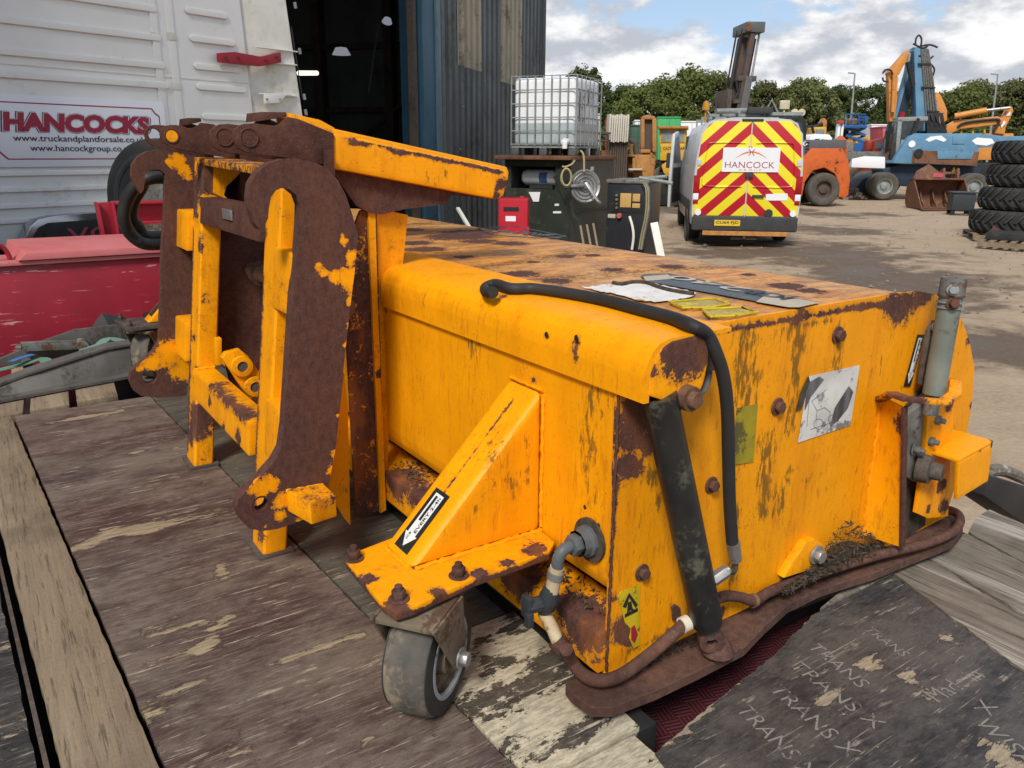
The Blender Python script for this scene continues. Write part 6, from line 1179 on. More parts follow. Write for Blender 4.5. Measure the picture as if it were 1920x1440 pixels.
fpan([(1572, 288), (1572, 262), (1580, 254), (1588, 262), (1590, 288)], 'orange_paint', 'tow_lug', -.2, .3, .02)
for i in range(5): fpan([(1511, 266 + i * 6), (1518, 266 + i * 6), (1517, 269 + i * 6), (1510, 269 + i * 6)], 'black_ink', 'vent_slot', -.52, .02, 0)
a, b = fh(1497, 268, y=-.515), fh(1512, 268, y=-.515); text('130', a - V((.1, 0, .1)), (1, 0, 0), (0, 0, 1), .42, 'white_ink', FL, h=.15, local=True, bold=.02)
ty = fh(1545, 354, y=-.65); tyre(FL, V((ty.x, -.50, .54)), V((0, -1, 0)), .56, .42, rim='rust_grey', m='tyre_dusty'); tyre(FL, V((ty.x, 1.0, .54)), V((0, 1, 0)), .56, .42, rim='rust_grey', m='tyre_dusty')
for yy in (-.55, 1.05): tyre(FL, V((ty.x - 3.2, yy, .68)), V((0, -1 if yy < 0 else 1, 0)), .70, .5, rim='rust_grey', m='tyre_dusty')
lobj('chassis', MB().box((ty.x - 3.4, -.3, .5), (ty.x - .7, .9, 1.25)), 'orange_paint', FL, bevel=.03)
fpan([(1440, 300), (1440, 226), (1450, 219), (1506, 219), (1512, 226), (1512, 300)], 'black_steel', 'cab', -.45, 1.3, .03); fpan([(1446, 270), (1446, 228), (1504, 228), (1506, 270)], 'glass', 'cab_window', -.455, .02, 0)
lobj('exhaust', MB().tube([fh(u, v, y=0) for u, v in ((1506, 262), (1512, 240), (1522, 236), (1526, 250))], .05, 8), 'black_steel', FL)
# mast: two channels, cross heads, chains and carriage
mt, mb2 = fh(1404, 50, y=.2), fh(1374, 215, y=.2); md = (mb2 - mt).normalized(); mb3 = mb2 + md * 2.2
for yy in (-.55, .55):
    lobj('mast_channel', MB().beam(mt + V((-.05, yy, -.3)), mb3 + V((-.05, yy, 0)), .16, .22, (0, 1, 0)), 'mast_steel', FL, bevel=.01)
    lobj('outer_channel', MB().beam(mt.lerp(mb2, .58) + V((.10, yy * 1.1, 0)), mb3 + V((.10, yy * 1.1, 0)), .22, .2, (0, 1, 0)), 'grey_dark', FL, bevel=.01)
    lobj('lift_chain', MB().beam(mt + V((-.30, yy * .5, -.1)), mb2 + V((-.30, yy * .5, 0)), .05, .03, (0, 1, 0)), 'black_steel', FL); lobj('lift_ram', MB().cyl(mt + V((.26, yy * .7, -.1)), mb2 + V((.30, yy * .7, 0)), .035, n=10), 'steel', FL)
lobj('inner_mast', MB().beam(mt + V((0, 0, -.35)), mb3, .55, .20, (0, 1, 0)), 'mast_steel', FL, bevel=.02); lobj('cross_head', MB().cbox(mt + V((0, 0, -.1)), (.62, 1.4, .32)), 'grey_dark', FL, bevel=.02); lobj('chain_wheel', MB().cyl(mt + V((-.25, -.71, -.12)), mt + V((-.25, -.74, -.12)), .12), 'rust_light', FL)
q = mt.lerp(mb2, .60); lobj('cross_member', MB().cbox(q + V((.05, 0, 0)), (.62, 1.35, .16)), 'rust_grey', FL, bevel=.01); q = mt.lerp(mb2, .86); lobj('cross_member', MB().cbox(q + V((.05, 0, 0)), (.60, 1.35, .12)), 'rust_grey', FL, bevel=.01)
lobj('carriage', MB().cbox(mt.lerp(mb2, .85) + V((-.42, 0, -.1)), (.16, 1.3, .9)), 'rust_grey', FL, bevel=.02)
for i in range(3): lobj('hydraulic_hose', MB().tube([mt.lerp(mb2, t) + V((-.22 + .1 * math.sin(t * 9 + i), -.6, 0)) for t in (.62, .68, .74, .8, .88)], .035, 6, sm=3), 'hose', FL)
# ------------------------------------------------------------------ blue wheeled excavator
mat('blue_old', (.085, .20, .32), (.12, .25, .37), s=2.2, rough=.5, bump=.04, dirt=(.10, .055, .035), ds=2.6, dlo=.60, dhi=.68); mat('blue_navy', (.012, .025, .045), (.018, .03, .05), rough=.6); mat('orange_boom', (.60, .25, .05), (.52, .21, .045), s=2.5, rough=.5, dirt=(.12, .075, .04), ds=4, dlo=.60, dhi=.68)
BF = Frame(gp(1655, 373), yaw(8)); bh = BF.hit
EX = thing('blue_excavator', 'faded blue wheeled excavator with raised blue boom and orange stick', 'excavator', BF.o, BF.rz)
def bpan(pts, m, nm, y0, dep, bev=.03, par=EX): return lobj(nm, MB().prism([bh(u, v, y=y0) for u, v in pts], (0, dep, 0)), m, par, bevel=bev)
UP = bpan([(1674, 306), (1684, 286), (1703, 258), (1716, 250), (1835, 250), (1880, 255), (1990, 255), (1990, 275), (1872, 275), (1836, 277), (1832, 311), (1706, 307)], 'blue_old', 'upper_body', -.3, 2.4)
bpan([(1710, 305), (1712, 282), (1836, 285), (1832, 311)], 'rust_light', 'rear_grille', -.33, .04, .0, UP); bpan([(1758, 298), (1758, 283), (1827, 284), (1822, 298)], 'blue_old', 'name_panel', -.36, .04, .01, UP)
bpan([(1786, 270), (1787, 255), (1810, 256), (1809, 270)], 'blue_old', 'hatch', -.33, .04, .01, UP)
for c_ in ([(1735, 262), (1745, 256), (1765, 254), (1775, 262), (1770, 266), (1755, 261), (1742, 266)], [(1822, 264), (1832, 258), (1860, 260), (1865, 268), (1850, 273), (1830, 271)]): bpan(c_, 'sign_white', 'worn_patch', -.315, .02, 0., UP)
p = bh(1710, 270, y=-.33); lobj('round_patch', MB().lathe([(0, .0), (.13, 0)], p, (0, -1, 0), 16), 'sign_white', UP); p = bh(1722, 287, y=-.34); lobj('tail_lamp', MB().cyl(p, p + V((0, -.06, 0)), .16), 'black_steel', UP)
CAB = bpan([(1672, 300), (1676, 258), (1684, 224), (1692, 222), (1736, 226), (1728, 240), (1700, 262), (1682, 300)], 'glass', 'cab', .0, 1.3, .02)
for pts in ([(1678, 302), (1684, 224), (1692, 222), (1684, 302)], [(1684, 220), (1740, 218), (1740, 226), (1684, 228)]): bpan(pts, 'galv', 'cab_frame', -.03, 1.36, .01, CAB)
lobj('cab_pillar', MB().beam(bh(1722, 222, y=-.05), bh(1690, 300, y=-.05), .10, .14, (0, 1, 0)), 'black_steel', CAB); bpan([(1683, 300), (1690, 262), (1700, 262), (1694, 300)], 'galv', 'cab_door', -.04, .06, .0, CAB); p = bh(1692, 214, y=.3); lobj('beacon', MB().cyl(p - V((0, 0, .15)), p + V((0, 0, .08)), .09), 'lamp_red', CAB)
for p in ((1740, 224, 1800, 240),): bpan([(1738, 250), (1738, 228), (1770, 232), (1775, 250)], 'black_steel', 'engine_bay', .3, 1.2, .02)
BM = bpan([(1718, 216), (1716, 165), (1714, 95), (1718, 88), (1738, 88), (1742, 95), (1750, 150), (1760, 216), (1762, 246), (1720, 246)], 'blue_old', 'boom', .5, .55, .02)
for i, (u0, u1) in enumerate(((1727, 1738), (1730, 1743), (1733, 1748), (1736, 1754), (1739, 1759))): lobj('boom_pipe', MB().tube([bh(u0 + 1, 92, y=.46), bh(u0 + (u1 - u0) * .5, 150, y=.46), bh(u1, 236, y=.46)], .035, 8), 'castgrey', BM)
for v0, u0, u1 in ((118, 1722, 1746), (162, 1728, 1754), (207, 1738, 1762)): bpan([(u0, v0), (u1, v0 + 1), (u1, v0 + 4), (u0, v0 + 3)], 'black_steel', 'pipe_clamp', .40, .06, 0, BM)
bpan([(1676, 228), (1690, 180), (1702, 138), (1708, 96), (1714, 88), (1722, 92), (1716, 130), (1712, 165), (1704, 196), (1700, 228)], 'blue_navy', 'boom_web', 1.0, .3, .02); bpan([(1674, 228), (1688, 178), (1701, 132), (1706, 96), (1710, 90), (1712, 96), (1704, 140), (1692, 184), (1680, 228)], 'blue_old', 'boom_edge', .95, .4, .01)
STK = bpan([(1666, 136), (1672, 128), (1700, 96), (1706, 92), (1704, 112), (1694, 124), (1686, 140), (1670, 146)], 'orange_boom', 'stick', .6, .5, .02); bpan([(1666, 142), (1676, 138), (1684, 144), (1682, 190), (1677, 228), (1668, 228), (1667, 180)], 'orange_boom', 'stick_lower', .65, .4, .02)
lobj('ram', MB().cyl(bh(1702, 116, y=.45), bh(1712, 160, y=.45), .09, n=12), 'black_steel', EX); lobj('ram_rod', MB().cyl(bh(1706, 100, y=.45), bh(1702, 122, y=.45), .05, n=12), 'steel', EX); lobj('ram', MB().cyl(bh(1677, 140, y=.5), bh(1674, 210, y=.5), .07, n=12), 'orange_boom', EX)
for pts in ([(1717, 86), (1717, 74), (1723, 66), (1728, 74), (1726, 88)], [(1728, 86), (1744, 84), (1758, 89)], [(1712, 82), (1720, 86), (1730, 90), (1740, 86)], [(1742, 112), (1750, 105)], [(1745, 120), (1752, 130), (1748, 145)], [(1722, 105), (1735, 104), (1742, 112)], [(1655, 138), (1660, 131), (1670, 132), (1674, 140)], [(1655, 145), (1657, 152), (1666, 153)], [(1657, 135), (1664, 130), (1672, 133)]):
    lobj('hydraulic_hose', MB().tube([bh(u, v, y=.5) for u, v in pts], .035, 8, sm=4), 'hose', EX)
for i in range(9): lobj('hydraulic_hose', MB().tube([bh(1742 + i * 3, 212, y=.4), bh(1744 + i * 3 + rnd.uniform(-4, 4), 230, y=.3), bh(1750 + i * 3, 248, y=.4)], .04, 6, sm=3), 'hose', EX)
bpan([(1655, 318), (1690, 308), (1840, 312), (1840, 336), (1800, 350), (1700, 350), (1660, 340)], 'blue_navy', 'undercarriage', .1, 1.6, .03); lobj('slew_ring', MB().cyl(bh(1765, 316, y=.9), bh(1765, 306, y=.9), .9, n=28), 'black_steel', EX)
for u_, dx_ in ((1650, 0), (1815, 0)):
    for yy in (-.45, .05, 1.75, 2.25): tyre(EX, V((bh(u_, 350, y=0).x, yy, .52)), V((0, -1, 0)), .53, .38, rim='galv', m='tyre_dusty')
bpan([(1596, 362), (1618, 336), (1636, 328), (1648, 332), (1640, 346), (1610, 368)], 'blue_navy', 'dozer_blade', .2, 1.5, .02); bpan([(1776, 326), (1786, 322), (1788, 314), (1791, 314), (1790, 326)], mat('step_yellow', (.60, .40, .03), rough=.5), 'step', -.1, .3, .01)
# ------------------------------------------------------------------ orange excavator boom behind
OF = Frame(cp(20.5, 37, GZ), yaw(20)); oh = OF.hit
OE = thing('orange_excavator', 'orange excavator with folded boom standing behind the blue excavator', 'excavator', OF.o, OF.rz)
def opan(pts, m, nm, y0, dep, bev=.03, par=OE): return lobj(nm, MB().prism([oh(u, v, y=y0) for u, v in pts], (0, dep, 0)), m, par, bevel=bev)
opan([(1772, 250), (1776, 234), (1790, 226), (1870, 218), (1882, 222), (1880, 232), (1800, 242), (1780, 252)], 'orange_boom', 'boom', 0, .6); opan([(1866, 250), (1862, 240), (1878, 222), (1886, 206), (1890, 200), (1898, 200), (1900, 208), (1894, 222), (1886, 238), (1884, 252)], 'orange_boom', 'stick', .1, .4)
lobj('ram', MB().cyl(oh(1790, 218, y=-.1), oh(1850, 207, y=-.1), .13, n=12), 'orange_boom', OE); lobj('ram_rod', MB().cyl(oh(1850, 207, y=-.1), oh(1894, 202, y=-.1), .07, n=12), 'steel', OE); opan([(1756, 236), (1750, 190), (1756, 172), (1764, 178), (1776, 206), (1776, 226)], 'orange_boom', 'boom_foot', .1, .4)
opan([(1760, 300), (1760, 256), (1800, 250), (1900, 250), (1910, 300)], 'orange_boom', 'upper_body', .3, 2.5); opan([(1740, 340), (1740, 305), (1920, 305), (1920, 340)], 'black_steel', 'track', .2, 2.4); lobj('hydraulic_hose', MB().tube([oh(u, v, y=-.05) for u, v in ((1796, 238), (1810, 230), (1860, 224), (1874, 226), (1866, 240), (1862, 248))], .06, 6, sm=3), 'hose', OE)
opan([(1888, 212), (1895, 210), (1894, 216), (1887, 218)], 'sign_white', 'sticker', .06, .05, 0); opan([(1876, 232), (1884, 226), (1886, 230), (1878, 240)], 'sign_white', 'sticker', .06, .05, 0)
for pts in ([(1802, 250), (1804, 238), (1824, 237), (1824, 250)], [(1826, 240), (1826, 233), (1846, 234), (1846, 250)]): lobj('guard_rail', MB().tube([oh(u, v, y=.2) for u, v in pts], .05, 6), 'step_yellow', OE)
# ------------------------------------------------------------------ rusty bucket, black box, tyres, pallets
mat('bucket_rust', (.155, .066, .036), (.105, .048, .030), s=4, rough=.75, bump=.3, bs=25, dirt=(.25, .14, .05), ds=2.5, dlo=.55, dhi=.7)
KF = Frame(gp(1745, 391), yaw(6)); kh_ = KF.hit
BK = thing('loader_bucket', 'rusty loader bucket lying on the dirt before the blue excavator', 'bucket', KF.o, KF.rz)
bx0, bx1 = kh_(1712, 385, y=0).x, kh_(1806, 390, y=0).x
profb = [(-.75, .02), (0.55, .0), (.72, .10), (.80, .32), (.78, .60), (.62, .86), (.30, .95)]
BKS = lobj('shell', MB().sheet([[V((x, y, z)) for y, z in profb] for x in (bx0, bx1)]).sheet([[V((x, y + .03, z + .03)) for y, z in profb] for x in (bx0, bx1)]), 'bucket_rust', BK)
for x in (bx0, bx1): lobj('side_plate', MB().prism([V((x, y, z)) for y, z in profb], (.04, 0, 0)), 'bucket_rust', BK)
lobj('cutting_edge', MB().box((bx0 - .05, -.95, .0), (bx1 + .08, -.72, .04)), 'bucket_rust', BK)
for i in range(1, 4): x = bx0 + (bx1 - bx0) * i / 4; lobj('stiffener', MB().prism([V((x, .1, .04)), V((x, .72, .2)), V((x, .74, .6)), V((x, .5, .3))], (.04, 0, 0)), 'bucket_rust', BK)
lobj('top_lip', MB().box((bx0, .22, .92), (bx1, .50, .98)), 'bucket_rust', BK, bevel=.01)
lobj('deflector', MB().add([V((bx0, .3, .97)), V((bx0 + 1.1, .4, .97)), V((bx0 + .55, .6, 1.42)), V((bx0 + .15, .5, 1.2)), V((bx0, .36, .97)), V((bx0 + 1.1, .46, .97)), V((bx0 + .55, .66, 1.42)), V((bx0 + .15, .56, 1.2))], [(0, 1, 2, 3), (4, 7, 6, 5), (0, 4, 5, 1), (1, 5, 6, 2), (2, 6, 7, 3), (3, 7, 4, 0)]), 'bucket_rust', BK)
lobj('pink_mark', MB().box((bx0 + .62, .36, 1.0), (bx0 + .95, .385, 1.14)), mat('pink', (.50, .10, .12), rough=.6), BK)
for x in (bx0 + 1.0, bx0 + 1.45): lobj('hinge_lug', MB().prism([V((x, .45, .97)), V((x, .95, .9)), V((x, .95, 1.15)), V((x, .55, 1.3))], (.07, 0, 0)), 'rust_light', BK, bevel=.01)
lobj('hinge_pin', MB().cyl((bx0 + .95, .7, 1.12), (bx0 + 1.6, .7, 1.12), .05), 'rust_light', BK)
BXF = Frame(gp(1806, 403), yaw(14)); BX_ = thing('black_plastic_box', 'black plastic box beside the stack of tractor tyres', 'box', BXF.o, BXF.rz)
lobj('body', MB().box((-.35, 0, .12), (.28, .6, .62)), 'plastic_dark', BX_, bevel=.04); lobj('lid', MB().box((-.38, -.03, .62), (.31, .63, .67)), 'plastic_dark', BX_, bevel=.02)
for x in (-.28, .2):
    for y in (.08, .5): lobj('foot', MB().box((x - .05, y - .05, 0), (x + .05, y + .05, .12)), 'black_steel', BX_)
mat('tyre_farm', (.022, .022, .023), (.036, .035, .034), s=5, rough=.75, bump=.3, bs=40, dirt=(.10, .09, .075), ds=7, dlo=.55, dhi=.75)
def farmtyre(c, Ro, W, label, ph):
    t = thing('tractor_tyre', label, 'tyre', c, ph, 'tractor tyres stacked on the pallet')
    lobj('carcass', MB().lathe([(Ro * .55, -W * .40), (Ro * .70, -W * .5), (Ro * .86, -W * .47), (Ro * .93, -W * .34), (Ro * .94, 0), (Ro * .93, W * .34), (Ro * .86, W * .47), (Ro * .70, W * .5), (Ro * .55, W * .40), (Ro * .57, 0)], V((0, 0, W / 2)), (0, 0, 1), 48, True), 'tyre_farm', t)
    lug = None; n = 26
    for s_ in (-1, 1):
        for i in range(n):
            if lug is None or (s_ == 1 and i == 0):
                pts = []; q = []
                for f, hh in ((0.02, 0), (.5, .0), (1., 0)): pts.append((f, hh))
                m2 = MB(); rr = lambda f: Ro * (.94 - .08 * f ** 3)
                a0 = 2 * math.pi / n
                def P3(f, da, r): an_ = f * a0 * .95 + da; return V((math.cos(an_) * r, math.sin(an_) * r, W / 2 + s_ * (f * W * .46)))
                F = [-.06, .3, .65, 1.]; wd_ = a0 * .17
                vs = [P3(f, dd, r) for f in F for dd, r in ((-wd_, rr(max(f, 0)) - .01), (wd_, rr(max(f, 0)) - .01), (wd_ * .7, rr(max(f, 0)) + Ro * .055), (-wd_ * .7, rr(max(f, 0)) + Ro * .055))]
                fs = [(0, 1, 2, 3), (12, 15, 14, 13)] + [(j * 4 + k2, j * 4 + (k2 + 1) % 4, j * 4 + 4 + (k2 + 1) % 4, j * 4 + 4 + k2) for j in range(3) for k2 in range(4)]
                lug = lobj('lug', m2.add(vs, fs), 'tyre_farm', t)
                if s_ == 1: lug.rotation_euler.z = a0 * .5
            else:
                c_ = lug.copy(); COL.objects.link(c_); c_.parent = t; c_.rotation_euler.z = a0 * i + (a0 * .5 if s_ > 0 else 0)
    return t
S_ = px(1890, 428, d=17.4); S_.z = GZ + .14
ft_ = None; lab = ('bottom tractor tyre of the stack on the wooden pallet', 'second tractor tyre up in the stack beside the black box', 'third tractor tyre up in the stack beside the black box', 'top tractor tyre of the stack beside the blue excavator')
for i in range(4):
    c = S_ + V((0, 0, i * .475)) + RT * (.02, .14, .24, .27)[i]
    if ft_ is None: ft_ = farmtyre(c, .80, .47, lab[0], .2)
    else: dup(ft_, None, c, .2 + i * .37, lab[i], 'tractor tyres stacked on the pallet')
for i, (u, zz, ti) in enumerate(((1948, .9, 1.2), (1950, .05, 1.25))):
    c = px(u, 425, d=16.2); c.z = GZ + .1 + zz; d_ = dup(ft_, None, c, .9, ('tractor tyre leaning beside the tyre stack, upper one', 'tractor tyre leaning beside the tyre stack, on the ground')[i], 'tractor tyres stacked on the pallet'); d_.rotation_euler = (ti, 0, .9)
    d_.location.z = GZ + .82 + (.0 if i else .9); d_.scale = (.9, .9, .9)
def pallet(c, rz, label, w_=1.2, d_=1.0):
    t = thing('pallet', label, 'pallet', c, rz, 'wooden pallets by the tyres')
    for i in range(3): lobj('bearer', MB().box((-w_ / 2, -d_ / 2 + i * (d_ - .1) / 2, 0), (w_ / 2, -d_ / 2 + .1 + i * (d_ - .1) / 2, .09)), 'oak', t)
    for i in range(7): x = -w_ / 2 + i * (w_ - .1) / 6; lobj('slat', MB().box((x, -d_ / 2, .092), (x + .1, d_ / 2, .115)), 'oak', t)
    return t
pallet(S_ - V((0, 0, .135)), yaw(20), 'wooden pallet under the stack of tractor tyres', 1.5, 1.3)
pallet(gp(1905, 462), yaw(40), 'grey wooden pallet with black track pads in front of the tyre stack')
SC = thing('scrap_steel', 'rusty steel axle scrap lying on the dirt before the tyre stack', 'scrap', gp(1870, 450)); a = gp(1856, 450)
obj('bar', MB().beam(gp(1853, 446) + V((0, 0, .16)), gp(1935, 440) + V((0, 0, .16)), .12, .12).beam(gp(1858, 456) + V((0, 0, .1)), gp(1885, 455) + V((0, 0, .1)), .08, .1), 'rust_grey', SC, bevel=.01); obj('hub', MB().cyl(gp(1860, 455) + V((0, 0, .14)), gp(1866, 447) + V((0, 0, .14)), .13), 'rust_pipe', SC); obj('strut', MB().beam(gp(1858, 458) + V((0, 0, .0)), gp(1860, 450) + V((0, 0, .3)), .06, .06), 'rust_pipe', SC)
TP = thing('track_pad_pile', 'black ribbed rubber track pads piled on the grey pallet', 'track pads', gp(1905, 460) + V((0, 0, .115)), yaw(40))
for i in range(6): lobj('pad', MB().box((-.5, -.4 + i * .13, 0), (.5, -.32 + i * .13, .14)), 'tyre_farm', TP, bevel=.01)
# ------------------------------------------------------------------ machines further back
mat('plant_yellow', (.62, .36, .025), (.55, .30, .02), s=3, rough=.5, dirt=(.10, .07, .04), ds=3, dlo=.58, dhi=.68); mat('plant_orange', (.42, .20, .055), (.34, .15, .04), s=3, rough=.6, dirt=(.10, .055, .03), ds=3, dlo=.54, dhi=.66)
mat('green_body', (.05, .36, .12), (.045, .30, .10), rough=.45); mat('green_dark', (.03, .10, .06), rough=.5); mat('bright_blue', (.02, .09, .28), (.025, .11, .30), rough=.5); mat('red_far', (.50, .06, .03), rough=.5); mat('cream', (.58, .54, .45), (.50, .46, .38), s=6, rough=.6)
class Far:
    def __init__(s, name, label, cat, u, d, az=10., group=None):
        p = px(u, 400, d=d); p.z = GZ; s.F = Frame(p, yaw(az)); s.t = thing(name, label, cat, p, s.F.rz, group)
    def pan(s, nm, pts, m, y=0., dep=1., bev=.03, par=None): return lobj(nm, MB().prism([s.F.hit(u, v, y=y) for u, v in pts], (0, dep, 0)), m, par or s.t, bevel=bev)
    def rect(s, nm, u0, v0, u1, v1, m, y=0., dep=1., bev=.03, par=None): return s.pan(nm, [(u0, v1), (u1, v1), (u1, v0), (u0, v0)], m, y, dep, bev, par)
    def down(s, nm, u0, v0, u1, m, y=0., dep=1., bev=.03, par=None):
        a, b = s.F.hit(u0, v0, y=y), s.F.hit(u1, v0, y=y); return lobj(nm, MB().box((a.x, y, 0), (b.x, y + dep, a.z)), m, par or s.t, bevel=bev)
    def wheel(s, u, r, y=0., w_=.4, rim='castgrey'): x = s.F.hit(u, 330, y=y).x; return tyre(s.t, V((x, y, r)), V((0, -1, 0)), r, w_, rim=rim, m='tyre_dusty')
# yellow dozer
f = Far('bulldozer', 'yellow bulldozer with a glazed cab parked behind the orange engine block', 'bulldozer', 1260, 27, 12)
f.rect('engine_cover', 1238, 269, 1287, 301, 'plant_yellow', 0, 1.6); cb_ = f.rect('cab', 1236, 240, 1288, 269, 'plant_yellow', .3, 1.6, .04); f.rect('cab_roof', 1232, 236, 1291, 241, 'plant_orange', .1, 2.0, .02)
for u0, u1 in ((1240, 1258), (1261, 1283)): f.rect('window', u0, 245, u1, 266, mat('glass_pale', (.22, .25, .25), (.16, .18, .18), rough=.1, bump=0), .27, .05, 0, cb_)
f.rect('frame', 1236, 301, 1288, 318, 'black_steel', .1, 1.5); f.pan('hitch', [(1240, 310), (1250, 303), (1262, 305), (1264, 322), (1254, 332), (1244, 324)], 'plant_yellow', -.2, .4); f.down('track', 1234, 318, 1262, 'black_steel', .2, 2.5, .1); f.down('track', 1266, 318, 1294, 'black_steel', .2, 2.5, .1)
a, b = f.F.hit(1243, 281, y=-.01), f.F.hit(1284, 281, y=-.01); text('CATERPILLAR', V((a.x, -.012, a.z)), (1, 0, 0), (0, 0, 1), b.x - a.x, 'black_ink', f.t, h=.10, local=True, bold=.01)
# orange radiator frame and engine block
f = Far('radiator_frame', 'tall rusty orange radiator frame standing upright beside the yellow bulldozer', 'machine part', 1217, 22, 5)
f.rect('frame_side', 1202, 222, 1209, 285, 'plant_orange', 0, .5); f.rect('frame_side', 1223, 222, 1231, 285, 'plant_orange', 0, .5); f.pan('frame_top', [(1203, 224), (1206, 217), (1216, 215), (1228, 218), (1231, 224)], 'plant_orange', 0, .5); f.rect('frame_foot', 1201, 280, 1220, 287, 'plant_orange', -.05, .6); f.rect('core', 1209, 224, 1223, 282, 'rust_grey', .12, .2, .0)
f.down('stand', 1205, 286, 1230, 'plant_orange', .1, .6)
f = Far('engine_block', 'rusty orange engine housing on the ground behind the black compressor', 'machine part', 1185, 21, 8)
f.down('housing', 1190, 290, 1228, 'plant_orange', 0, 1.4); f.down('housing', 1147, 292, 1189, 'rust_light', .15, 1.2); f.rect('frame_bar', 1148, 270, 1187, 274, 'plant_orange', 0, .06, .0); f.rect('frame_bar', 1150, 274, 1153, 291, 'plant_orange', 0, .06, 0); f.rect('frame_bar', 1182, 274, 1186, 291, 'plant_orange', 0, .06, 0); f.rect('top_plate', 1146, 290, 1190, 294, 'plant_orange', -.05, 1.3, .01); f.rect('arm', 1186, 296, 1192, 325, 'plant_orange', -.12, .1, .01); f.rect('shelf', 1178, 316, 1204, 319, 'cream', -.25, .3, 0)
lobj('exhaust', MB().tube([f.F.hit(1194, 290, y=.5), f.F.hit(1190, 268, y=.5), f.F.hit(1180, 262, y=.5)], .07, 8), 'rust_grey', f.t)
# stack of white panels standing upright
for i in range(9):
    u0 = 1142 + i * 4.2; f = Far('white_panel', ('first', 'second', 'third', 'fourth', 'fifth', 'sixth', 'seventh', 'eighth', 'ninth')[i] + ' tall cream panel standing upright, counted from the caged water tank', 'panel', u0, 20 + .05 * i, 0, 'cream panels standing upright'); t_ = 4 + (i * 7) % 5
    f.pan('panel', [(u0 - 1.5, 264 + t_ * .4), (u0 + 2, 264 + t_ * .4), (u0 + 5, 210 + t_), (u0 + 1.5, 209 + t_)], 'cream', 0, .6, .01); f.down('foot', u0 - 1.5, 264 + t_ * .4, u0 + 2, 'rust_grey', .1, .3, 0)
f = Far('steel_sheets', 'grey and brown steel sheets propped upright beside the caged water tank', 'sheets', 1112, 17, 0)
for i, (u0, m) in enumerate(((1104, 'cream'), (1108, 'rust_grey'), (1112, 'castgrey'), (1117, 'grey_dark'))): f.pan('sheet', [(u0, 330), (u0 + 3.4, 330), (u0 + 6, 218 + i * 2), (u0 + 2.5, 217 + i * 2)], m, .1 * i, .7, .01)
f = Far('rack_frame', 'rusty steel rack standing behind the caged water tank', 'rack', 1132, 20, 4)
for u in (1124, 1140): f.down('upright', u, 248, u + 3, 'rust_grey', 0, .1, 0)
for v in (248, 262): f.rect('shelf', 1122, v, 1145, v + 3, 'rust_grey', 0, .9, 0)
f.down('base_load', 1122, 282, 1146, 'rust_light', .1, .8)
# lorries and vans in the back row
def lorry(u0, u1, vt, vb, d, m, label, group=None, cab=None, cat='lorry'):
    f = Far('parked_lorry', label, cat, (u0 + u1) / 2, d, 6, group); b = f.rect('body', u0, vt, u1, vb, m, 0, 2.3, .08); f.rect('top_edge', u0 - .5, vt - 1.2, u1 + .5, vt + 1.2, m, -.04, 2.36, .02, b); f.rect('chassis', u0 + 1, vb, u1 - 1, vb + 5, 'black_steel', .2, 1.9, .02); f.rect('seam', (u0 + u1) / 2 - .3, vt + 2, (u0 + u1) / 2 + .3, vb - 1, 'grey_dark', -.01, .03, 0, b)
    w = (vb - vt) / FX * d * .0
    for u in (u0 + (u1 - u0) * .2, u0 + (u1 - u0) * .8): f.wheel(u, .5, .2)
    if cab: f.rect('cab', cab[0], cab[1], cab[2], cab[3], m, .1, 2.1, .15); f.rect('cab_window', cab[0] + 3, cab[1] + 3, cab[2] - 3, cab[1] + (cab[3] - cab[1]) * .5, 'glass', .07, .05, .0)
    return f
lorry(1233, 1277, 220, 300, 46, 'green_body', 'bright green lorry body behind the yellow bulldozer'); lorry(1190, 1206, 226, 236, 40, 'sign_white', 'white roofed lorry behind the radiator frame'); lorry(1183, 1203, 235, 300, 38, 'green_dark', 'dark green lorry cab behind the radiator frame'); lorry(1270, 1325, 228, 300, 48, 'sign_white', 'white lorry body between the bulldozer and the van')
lorry(1116, 1127, 214, 300, 36, 'cream', 'white lorry cab behind the caged water tank'); lorry(1136, 1146, 222, 300, 38, 'red_far', 'red and orange lorry cab behind the cream panels')
lorry(1634, 1666, 234, 300, 50, 'sign_white', 'white lorry body between the blue platform and the excavator'); lorry(1655, 1670, 238, 300, 48, 'pink', 'pink tarped trailer beside the blue excavator cab')
# white crane lorry
f = Far('crane_lorry', 'white lorry cab with a crane mast behind the forklift counterweight', 'lorry', 1540, 31, 4)
c_ = f.pan('cab', [(1513, 284), (1515, 268), (1520, 255), (1530, 251), (1556, 252), (1561, 258), (1562, 284)], 'sign_white', 0, 2.2, .08); f.pan('window', [(1519, 275), (1523, 264), (1530, 260), (1552, 262), (1550, 279), (1522, 280)], 'glass', -.03, .05, 0, c_); f.rect('door_pillar', 1537, 258, 1540, 281, 'sign_white', -.04, .04, 0, c_)
f.pan('mast', [(1566, 286), (1571, 286), (1577, 232), (1573, 230)], 'sign_white', .4, .3, .02); f.pan('mast', [(1573, 286), (1577, 286), (1583, 233), (1579, 232)], 'sign_white', .4, .3, .02); f.rect('mast_lamp', 1573, 226, 1583, 232, 'red_far', .3, .4, .02)
f.rect('chassis', 1520, 284, 1650, 300, 'castgrey', .2, 1.8); f.pan('body', [(1596, 314), (1598, 298), (1622, 293), (1660, 294), (1660, 316)], 'sign_white', .1, 2, .04)
for u in (1530,): f.wheel(u, .5, .2)
